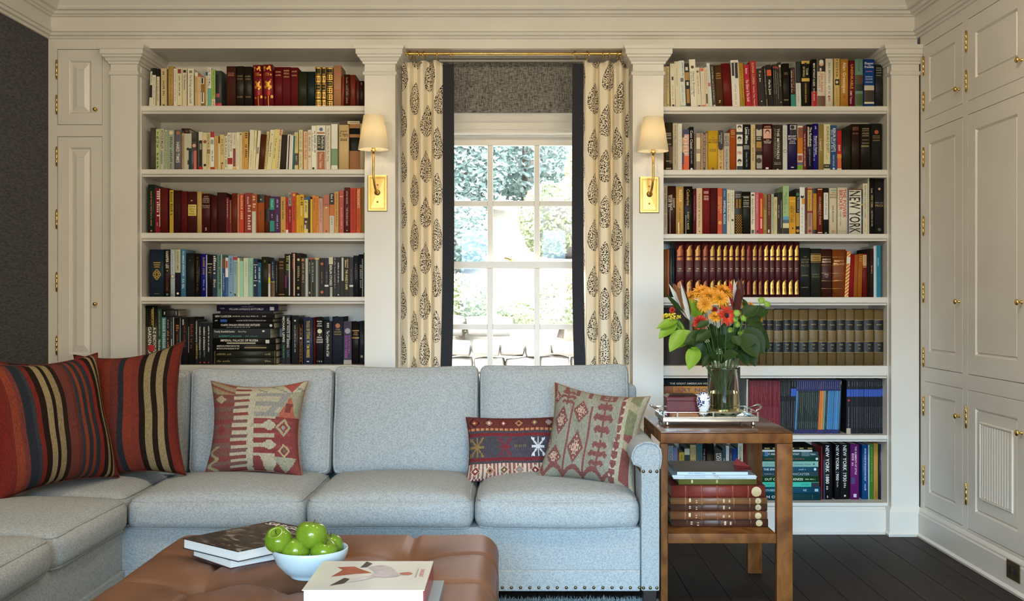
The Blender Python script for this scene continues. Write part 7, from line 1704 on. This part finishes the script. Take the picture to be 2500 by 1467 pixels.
def leaf_mesh(L_, W_, curl, fold=.25, n=8):
    m = MB(); rows = []
    for k in range(n+1):
        t = k/n; w = W_/2*(math.sin(math.pi*t**.80))**.85*(1 if t < .95 else .5) if 0 < t < 1 else .0004; x = L_*t; z = -curl*L_*t*t
        rows.append([(x, -w, z+fold*w), (x, -w*.5, z+fold*w*.35), (x, 0, z), (x, w*.5, z+fold*w*.35), (x, w, z+fold*w)])
    m.loops(rows, False); return m
def leaf_sprig(label, leaves, mt, seed, group='leafy sprigs in the bouquet'):
    t = empty('leafy_sprig', BASE); tag(t, label, 'foliage', group); tip = None
    for i, (bx_, by_, tx, ty, Y0, Y1, wd, curl) in enumerate(leaves):
        a, c = P(bx_, by_, Y0)-BASE, P(tx, ty, Y1)-BASE; d = c-a; L_ = d.length; o = leaf_mesh(L_*1.03, wd, curl).build('leaf', mt, t, smooth=True)
        xv = d.normalized(); up = Vector((0, -.75, .55)); yv = up.cross(xv).normalized(); zv = xv.cross(yv); mw = Matrix((xv, yv, zv)).transposed().to_4x4(); o.matrix_world = Matrix.Translation(a) @ mw
        if tip is None: tip = a
        else:
            b = MB(); b.tube([tuple(tip), tuple((tip+a)/2+Vector((0, 0, .004))), tuple(a)], .0010, 5); b.build('twig', M_stem, t, smooth=True)
    stem(t, tip, .0020, seed)
leaf_sprig('sprig of lime green lemon leaves spreading out to the left', [(1668, 812, 1649, 779, 4.36, 4.34, .030, .1), (1654, 780, 1605, 798, 4.34, 4.30, .040, .10), (1650, 785, 1610, 823, 4.34, 4.29, .052, .08), (1668, 805, 1636, 856, 4.33, 4.28, .060, .05), (1684, 806, 1656, 848, 4.36, 4.32, .062, .02)], M_leafL, 80)
leaf_sprig('lime green leaf hanging down over the left rim of the vase', [(1700, 846, 1682, 900, 4.33, 4.27, .060, .05)], M_leafL, 81)
leaf_sprig('broad lime leaf standing below the orange blooms at upper left', [(1712, 772, 1674, 733, 4.40, 4.40, .075, -.05), (1716, 770, 1700, 738, 4.42, 4.44, .06, 0)], M_leafL, 82)
leaf_sprig('dark green sprig drooping at the left centre of the bouquet', [(1722, 812, 1672, 838, 4.33, 4.30, .058, .05), (1735, 808, 1700, 830, 4.31, 4.28, .05, .1), (1716, 838, 1700, 880, 4.36, 4.35, .06, .0), (1730, 785, 1699, 800, 4.30, 4.28, .032, .05), (1712, 790, 1690, 812, 4.33, 4.36, .05, .1)], M_leafD, 83)
leaf_sprig('large dark leaves massed at the right of the bouquet', [(1820, 800, 1866, 862, 4.38, 4.36, .085, .05), (1812, 815, 1850, 872, 4.36, 4.33, .085, .05), (1830, 790, 1882, 850, 4.42, 4.44, .07, .08), (1815, 840, 1843, 893, 4.40, 4.38, .065, .0), (1822, 780, 1868, 805, 4.40, 4.42, .07, .1), (1835, 812, 1878, 830, 4.45, 4.46, .06, .1)], M_leafD, 84)
leaf_sprig('dark upper leaves at right beneath the button flowers', [(1815, 770, 1848, 748, 4.42, 4.43, .06, .05), (1840, 765, 1876, 758, 4.45, 4.46, .06, .1), (1830, 775, 1860, 770, 4.43, 4.44, .055, .1), (1825, 752, 1812, 730, 4.44, 4.44, .022, -.1)], M_leafD, 85)
leaf_sprig('dark leaves filling the middle above the vase', [(1760, 850, 1742, 806, 4.40, 4.38, .06, .1), (1770, 850, 1790, 812, 4.38, 4.35, .06, .1), (1750, 860, 1726, 838, 4.42, 4.38, .055, .1), (1780, 855, 1812, 838, 4.42, 4.38, .06, .1), (1765, 870, 1800, 862, 4.36, 4.33, .05, .1), (1755, 875, 1733, 868, 4.37, 4.34, .045, .1), (1768, 830, 1770, 788, 4.45, 4.46, .06, 0), (1745, 835, 1735, 790, 4.47, 4.47, .06, 0), (1800, 845, 1826, 890, 4.40, 4.36, .05, .1), (1790, 820, 1806, 842, 4.33, 4.31, .04, .1)], M_leafD, 86)
_rn = random.Random(21); _lv = []
for _k in range(16):
    _a = _rn.uniform(0, 1); _bx = 1735+_a*60; _by = _rn.uniform(830, 872); _tx = _bx+(_a-.5)*_rn.uniform(60, 130); _ty = _by+_rn.uniform(-62, 26)
    _lv.append((_bx, _by, _tx, _ty, _rn.uniform(4.36, 4.46), _rn.uniform(4.30, 4.46), _rn.uniform(.038, .062), .08))
leaf_sprig('dense dark foliage crowding over the vase rim', _lv, M_leafD, 87)
leaf_sprig('dark leaves drooping behind the lime ones at lower left', [(1726, 838, 1688, 862, 4.40, 4.40, .055, .1), (1722, 830, 1676, 845, 4.42, 4.42, .06, .05), (1728, 850, 1702, 888, 4.40, 4.38, .05, .1), (1735, 862, 1716, 893, 4.38, 4.34, .04, .1)], M_leafD, 88)
def bracts(label, base, tips, seed, mts):
    t = empty('leucadendron', BASE); tag(t, label, 'flower', 'dark leucadendron stems in the bouquet'); a = P(*base)-BASE; stem(t, a, .0028, seed)
    for i, (px, py, Y, wd) in enumerate(tips):
        c = P(px, py, Y)-BASE; st = a+(c-a)*.25*(i % 3)/2; d = c-st; o = leaf_mesh(d.length, wd, -.06 if i % 2 else .05, .5).build('bract', mts[i % len(mts)], t, smooth=True); xv = d.normalized(); up = Vector((.3*(i % 3-1), -1, .1)); yv = up.cross(xv).normalized(); zv = xv.cross(yv); o.matrix_world = Matrix.Translation(st) @ Matrix((xv, yv, zv)).transposed().to_4x4()
bracts('leucadendron with long russet bracts at the upper left of the bouquet', (1684, 782, 4.38), [(1633, 694, 4.34, .024), (1640, 690, 4.36, .030), (1648, 692, 4.33, .030), (1661, 685, 4.33, .018), (1665, 690, 4.36, .022), (1622, 716, 4.34, .020), (1655, 705, 4.35, .026), (1672, 722, 4.37, .024), (1640, 730, 4.36, .022)], 90, [M_sil, M_leu2, M_leu2, M_sil, M_leu, M_leafD, M_leu2, M_leu, M_leafD])
bracts('leucadendron with burgundy bracts rising at the right centre', (1797, 765, 4.42), [(1780, 684, 4.40, .026), (1791, 680, 4.38, .020), (1804, 679, 4.40, .030), (1812, 676, 4.42, .028), (1818, 686, 4.42, .020), (1798, 700, 4.36, .034), (1806, 705, 4.37, .032), (1786, 706, 4.42, .022)], 91, [M_red, M_sil, M_leu, M_leu, M_leu, M_leu, M_leu, M_leu2])
ye = empty('yellow_yarrow', BASE); tag(ye, 'spray of tiny yellow blossoms at the left edge of the bouquet', 'flower'); yp = P(1634, 773, 4.33)-BASE; stem(ye, P(1662, 800, 4.35)-BASE, .0014, 95)
rn = random.Random(3); b = MB()
for k in range(60): b.sphere(tuple(yp+Vector((rn.uniform(-.024, .024), rn.uniform(-.012, .012), rn.uniform(-.010, .012)))), .0030, 6, 4)
for k in range(14): b.sphere(tuple(P(1657, 774, 4.33)-BASE+Vector((rn.uniform(-.008, .008), rn.uniform(-.006, .006), rn.uniform(-.006, .006)))), .0026, 6, 4)
o = b.build('blossoms', M_yel, ye, smooth=True); o['kind'] = 'stuff'
b = MB()
for k in range(5): b.tube([tuple(P(1662, 800, 4.35)-BASE), tuple(yp+Vector((-.02+.01*k, 0, -.006)))], .0008, 4)
b.build('stalks', M_stem, ye)['kind'] = 'stuff'
# ================================================================ table shelf: folios and magazines
z = .2775; SG = 'folios stacked on the lower shelf of the side table'
def ribs(o, w, L_, cs, m, ps=(.155, .325, .49, .655, .82)):
    for p in ps:
        b = MB(); n = 6; bl = min(.13*w, .0042)
        b.loops([[(-w/2+w*i/n, -bl*(1-(2*i/n-1)**2)-e, L_*(1-p)+dz) for i in range(n+1)] for e, dz in ((-.0005, -.004), (.0022, -.002), (.0022, .002), (-.0005, .004))], False); r_ = b.build('raised_band', m, o, smooth=True); r_.color = rgb(cs)
for x0, x1, th, col, cs, yy, lab in [
    (1641, 1875, 19.5, '4a2a1e', '42241a', 4.235, 'dark brown leather folio at the bottom of the side table stack'),
    (1636, 1873, 19, '74482c', '845638', 4.225, 'mid brown leather folio second from bottom of the side table stack'),
    (1637, 1873, 17.5, '523022', '4a2a1e', 4.240, 'dark brown leather folio in the middle of the side table stack'),
    (1637, 1873, 17.5, '7e5232', '8e6240', 4.225, 'lightest tan-brown leather folio in the side table stack'),
    (1638, 1868, 29.5, '702a20', '7e382a', 4.215, 'thick red leather volume on the folios of the side table stack')]:
    dec = ['l c8b090|.19|.24|.1|.5', 'l c8b090|.26|.29|-.1|.4', 'l b89c78|.54|.58|0|.5', 'l b89c78|.60|.63|0|.4']+(['o b8a078|.905|.42', 'l 6a5030|.895|.915|0|.3'] if 'folio at' in lab or 'folio' in lab else ['o a89888|.895|.20', 'o b0a090|.91|.20', 'o a09080|.88|.18'])
    Lh = (x1-x0)*yy/FPX; w = th*yy/FPX
    o, z = flat_book(x0, x1, 0, th, yy, col, 'l', dec, lab, SG, z0=z, d=.285); ribs(o, w, Lh, cs, M_leather)
o, z = flat_book(1657, 1847, 0, 15.5, 4.235, '66602a', 'h', ['l c8c090|.08|.11|.1|.5', 'l c8c090|.16|.2|0|.5', 'l b0a870|.48|.52|0|.5'], 'olive green cloth book under the magazines on the side table shelf', SG, z0=z, d=.26)
for i, (x0, x1, th, yy, col, lab) in enumerate([(1644, 1846, 3.2, 4.215, 'c8ccd0', 'white-spined magazine lowest of the loose pile on the side table shelf'), (1642, 1848, 3.0, 4.22, 'd0d0cc', 'worn magazine second in the pile on the side table shelf'), (1641, 1845, 3.0, 4.218, 'c4c8cc', 'magazine third in the pile on the side table shelf'), (1653, 1826, 6.8, 4.225, 'ccd6e6', 'pale blue-white catalogue topmost on the side table shelf')]):
    o, z = flat_book(x0, x1, 0, th, yy, col, 'm', ['l 8a94a8|.15|.4|0|.4', 'l a05a5a|.5|.56|0|.5'] if i else ['l 7a7a7a|.55|.9|0|.4'], lab, 'magazines on the side table shelf', z0=z, d=.28, cat='magazine', name='magazine')
    if i == 3:
        b = MB(); b.box(.0003, .0013, 0, .28, 0, (x1-x0)*yy/FPX); q = b.build('cover', mat('dark_photo_cover', (.12, .10, .10), rough=.25, noise=.6, nscale=9), o); q.location = (6.8*yy/FPX/2, 0, 0); z += .0014
b = MB(); _bx, _by = PX(1797, 4.25), 4.26
q = MB(); q.add([(0, 0, 0), (.062, -.01, 0), (.068, .05, .004), (.018, .075, .035), (.0, .05, .012)], [(0, 1, 2, 4), (2, 3, 4)]); q = q.build('folded_leaflet', mat('leaflet_red', (.30, .04, .04), rough=.5)); q.location = (_bx, _by, z+.0006); sm = q.modifiers.new('t', 'SOLIDIFY'); sm.thickness = .0008; tag(q, 'folded red leaflet corner lying on the magazines', 'leaflet')
# ================================================================ fifth right shelf: round boxes and a red book
M_hat = mat('charcoal_board', (.045, .043, .042), rough=.55)
zs = shelf_z(893)+.0002
for k, (r_, h_, zz, lab) in enumerate([(.086, .128, 0, 'round charcoal hat box behind the bouquet, lower of two'), (.078, .125, .1442, 'smaller round charcoal box stacked behind the bouquet')]):
    t = empty('round_box', (PX(1646, 5.56), 5.565, zs+zz)); tag(t, lab, 'box', 'round boxes behind the bouquet')
    b = MB(); b.lathe([(r_-.002, 0), (r_-.001, .002), (r_-.001, h_)], 40); b.build('body', M_hat, t); smooth_angle(t.children[0])
    b = MB(); b.lathe([(r_+.0005, h_-.012 if k else h_-.01), (r_+.0012, h_-.011), (r_+.0012, h_+.012), (r_-.001, h_+.0135), (.001, h_+.0135)], 40, cap0=False); b.build('lid', M_hat, t); smooth_angle(t.children[-1])
flat_book(1698, 1736, 873, 892, 5.47, '5a1812', 'l', ['b 8a5a2c|.1|.16', 'b 8a5a2c|.8|.86'], 'small red leather book lying behind the vase on the fifth right shelf', None, z0=zs, d=.12)
# ================================================================ on the ottoman
def cover_mat(name, base, cols, scale, thr):
    m = bpy.data.materials.new(name); m.use_nodes = True; N = m.node_tree.nodes; L = m.node_tree.links; b = N['Principled BSDF']; b.inputs['Roughness'].default_value = .3; b.inputs['Specular IOR Level'].default_value = .3
    tc = N.new('ShaderNodeTexCoord'); mp = N.new('ShaderNodeMapping'); mp.inputs['Scale'].default_value = scale; mp.inputs['Rotation'].default_value = (0, 0, .5); L.new(tc.outputs['Object'], mp.inputs[0])
    nz = N.new('ShaderNodeTexNoise'); nz.inputs['Scale'].default_value = 1; nz.inputs['Detail'].default_value = 4; nz.inputs['Distortion'].default_value = 1.6; L.new(mp.outputs[0], nz.inputs[0])
    cr = N.new('ShaderNodeValToRGB'); cr.color_ramp.elements[0].position = thr[0]; cr.color_ramp.elements[0].color = base+(1,); cr.color_ramp.elements[1].position = thr[-1]; cr.color_ramp.elements[1].color = cols[-1]+(1,)
    for t_, c in zip(thr[1:-1], cols[:-1]): e = cr.color_ramp.elements.new(t_); e.color = c+(1,)
    L.new(nz.outputs[0], cr.inputs[0]); L.new(cr.outputs[0], b.inputs['Base Color']); return m
def lying_book(label, corner, ax, ay, w, d, h, z0, mcov, mback, pages='page_edges', tc=.0022, hinge_side='left', group=None, face=None):
    """flat book: corner = near-left corner, ax = unit vector along w, ay along d"""
    t = empty('coffee_table_book', (corner[0], corner[1], z0)); ang = math.atan2(ax[1], ax[0]); t.rotation_euler = (0, 0, ang); tag(t, label, 'book', group)
    b = MB(); b.box(0, w, 0, d, h-tc, h); b.build('front_cover', mcov, t, bevel=.0006, seg=1)
    b = MB(); b.box(0, w, 0, d, .0002, tc); b.build('back_cover', mback, t, bevel=.0006, seg=1)
    b = MB()
    if hinge_side == 'left': b.box(0, .003, 0, d, tc, h-tc); pg = (.0032, w-.004, .004, d-.004)
    elif hinge_side == 'far': b.box(0, w, d-.003, d, tc, h-tc); pg = (.004, w-.004, .004, d-.0032)
    else: b.box(w-.003, w, 0, d, tc, h-tc); pg = (.004, w-.0032, .004, d-.004)
    b.build('spine', mback, t)
    b = MB(); b.box(pg[0], pg[1], pg[2], pg[3], tc, h-tc); b.build('pages', M_wpages, t)
    return t
M_wpages = mat('white_page_edges', (.72, .71, .68), rough=.85, noise=.05, nscale=1, stretch=(2, 2, 900))
def top_text(t, s, x, y, h, cap, col, rot=0, width=None):
    vs, fs, w = flat_text(s, cap, width); ca, sa = math.cos(rot), math.sin(rot); b = MB(); b.add([(x+a*ca-c*sa, y+a*sa+c*ca, h+.0004) for a, c in vs], fs); b.build('lettering', mat('ink_'+col, col, rough=.4), t)
zo = OZ+.012
# left pair
U1 = Vector((.772, -.636)).normalized(); U2 = Vector((.177, .246)).normalized()
c1 = (-.905, 3.045)
M_mar = mat('maroon_boards', (.10, .012, .02), rough=.35); M_nvy = mat('navy_boards', (.012, .018, .05), rough=.3)
t1 = lying_book('maroon-bound book beneath the dark painting book on the ottoman', (-.895, 3.045), Vector((.70, -.714)).normalized(), None, .205, .29, .024, zo, mat('mauve_jacket', (.33, .28, .32), rough=.3, noise=.3, nscale=10), M_mar, hinge_side='far')
t2 = lying_book('large dark art book with a painted scene on the ottoman', (-.917, 3.030), U1, None, .250, .305, .028, zo+.0245, cover_mat('dark_oil_painting', (.006, .005, .005), [(.018, .011, .007), (.06, .036, .022), (.26, .24, .22)], (11, 26, 11), [.32, .46, .56, .68]), M_nvy, hinge_side='far')
top_text(t2, 'SARGENT', .122, .279, .028, .028, 'd8d8d4', 0, .215)
# right pair
M_wj = mat('white_jacket', (.66, .645, .60), rough=.18, noise=.04, nscale=6); M_redb = mat('red_boards', (.30, .02, .03), rough=.35); M_gj = mat('slate_blue_jacket', (.20, .24, .27), rough=.25)
t3 = lying_book('slate blue book lowest of the right pile on the ottoman', (-.462, 2.435), Vector((1, .0)), None, .285, .262, .022, zo, M_gj, M_gj, hinge_side='right')
t4 = lying_book('thick white art book with figure study on its jacket on the ottoman', (-.4735, 2.432), Vector((1, 0)), None, .270, .268, .046, zo+.0225, M_wj, M_redb, hinge_side='right')
b = MB()   # loose painted figure: generic strokes
def stroke(t, name, pts, col, k): b = MB(); b.add([(x, y, .046+.0003+.00012*k) for x, y in pts], [tuple(range(len(pts)))]); b.build(name, mat('paint_'+col, col, rough=.35, noise=.25, nscale=30), t)
stroke(t4, 'painted_stroke', [(.045, .115), (.062, .180), (.045, .205), (.085, .212), (.105, .185), (.135, .150), (.095, .140)], '9a4a2c', 1)
stroke(t4, 'painted_stroke', [(.10, .200), (.108, .262), (.125, .240), (.116, .205)], '2c2626', 2)
stroke(t4, 'painted_stroke', [(.055, .035), (.078, .105), (.092, .095), (.085, .055)], '2c2626', 3)
stroke(t4, 'painted_stroke', [(.115, .205), (.150, .225), (.175, .205), (.190, .160), (.205, .140), (.200, .115), (.165, .105), (.135, .125), (.140, .160)], 'b8acb0', 4)
stroke(t4, 'painted_stroke', [(.20, .150), (.222, .158), (.232, .142), (.222, .128), (.203, .134)], 'a85a40', 5)
stroke(t4, 'painted_stroke', [(.09, .06), (.125, .085), (.150, .110), (.130, .12), (.10, .095)], 'c4bcc0', 6)
top_text(t4, 'SARGENT', .252, .150, .046, .010, 'b85a50', -math.pi/2, .075); top_text(t4, 'PAINTED FIGURES', .240, .150, .046, .004, '8a8078', -math.pi/2, .085)
# bowl of apples
bw = empty('fruit_bowl', (PX(756, 2.81), 2.82, zo)); tag(bw, 'pale blue ceramic bowl heaped with green apples', 'bowl'); BL = bw.location.copy()
b = MB(); b.lathe([(.046, .0005), (.050, .003), (.050, .006), (.066, .016), (.085, .038), (.0945, .062), (.0955, .074), (.094, .0755), (.092, .073), (.0905, .062), (.081, .040), (.062, .020), (.045, .012), (.001, .011)], 48); b.build('body', mat('pale_blue_glaze', (.50, .60, .66), rough=.16), bw, smooth=True)
def apple_mat():
    m = bpy.data.materials.new('green_apple_skin'); m.use_nodes = True; N = m.node_tree.nodes; L = m.node_tree.links; b = N['Principled BSDF']; b.inputs['Roughness'].default_value = .18
    tc = N.new('ShaderNodeTexCoord'); nz = N.new('ShaderNodeTexNoise'); nz.inputs['Scale'].default_value = 14; nz.inputs['Detail'].default_value = 3; L.new(tc.outputs['Object'], nz.inputs[0])
    cr = N.new('ShaderNodeValToRGB'); cr.color_ramp.elements[0].position = .3; cr.color_ramp.elements[0].color = (.085, .165, .006, 1); cr.color_ramp.elements[1].position = .75; cr.color_ramp.elements[1].color = (.19, .285, .02, 1); L.new(nz.outputs[0], cr.inputs[0])
    vo = N.new('ShaderNodeTexVoronoi'); vo.inputs['Scale'].default_value = 240; L.new(tc.outputs['Object'], vo.inputs[0]); lt = N.new('ShaderNodeMath'); lt.operation = 'LESS_THAN'; lt.inputs[1].default_value = .13; L.new(vo.outputs['Distance'], lt.inputs[0])
    mx = N.new('ShaderNodeMix'); mx.data_type = 'RGBA'; mx.inputs[7].default_value = (.42, .52, .16, 1); L.new(cr.outputs[0], mx.inputs[6]); L.new(lt.outputs[0], mx.inputs[0]); L.new(mx.outputs[2], b.inputs['Base Color']); return m
M_apple = apple_mat(); M_astem = mat('apple_stem', (.05, .03, .015), rough=.8)
def apple(px, py, Y, r, tilt, yaw, lab):
    t = empty('green_apple', P(px, py, Y)); tag(t, lab, 'apple', 'green apples in the bowl'); n = 28; lp = []
    for i in range(19):
        a = -math.pi/2+math.pi*i/18; c, s = math.cos(a), math.sin(a); rr_ = r*(max(c, .004)**.86)*(1.0+.05*s); z_ = r*.93*s-(.30*r*math.exp(-(c/.30)**2) if s > 0 else -.16*r*math.exp(-(c/.25)**2)); lp.append((rr_, z_))
    b = MB(); rings = []
    for q_, z_ in lp: rings.append([(q_*(1+.022*math.cos(5*2*math.pi*k/n+.4))*math.cos(2*math.pi*k/n), q_*(1+.022*math.cos(5*2*math.pi*k/n+.4))*math.sin(2*math.pi*k/n), z_) for k in range(n)])
    b.loops(rings, True, True, True); b.build('flesh', M_apple, t, smooth=True)
    b = MB(); b.tube([(0, 0, r*.55), (.001, 0, r*.80), (.003, .001, r*1.0)], [.0014, .0011, .0016], 6); b.build('stem', M_astem, t, smooth=True)
    t.rotation_euler = (R(tilt), R(yaw), 0)
apple(680, 1318, 2.79, .0345, 35, -12, 'green apple with russet stem hollow leaning at left of the bowl')
apple(760, 1306, 2.80, .0395, -8, 8, 'largest shiny green apple on top of the pile')
apple(722, 1345, 2.795, .036, -20, 0, 'green apple at front left inside the bowl')
apple(790, 1346, 2.795, .034, 10, 15, 'green apple at front right inside the bowl')
apple(806, 1332, 2.85, .033, 0, 0, 'green apple at the back right of the bowl')
apple(728, 1340, 2.86, .033, 0, 0, 'green apple mostly hidden at the back of the bowl')
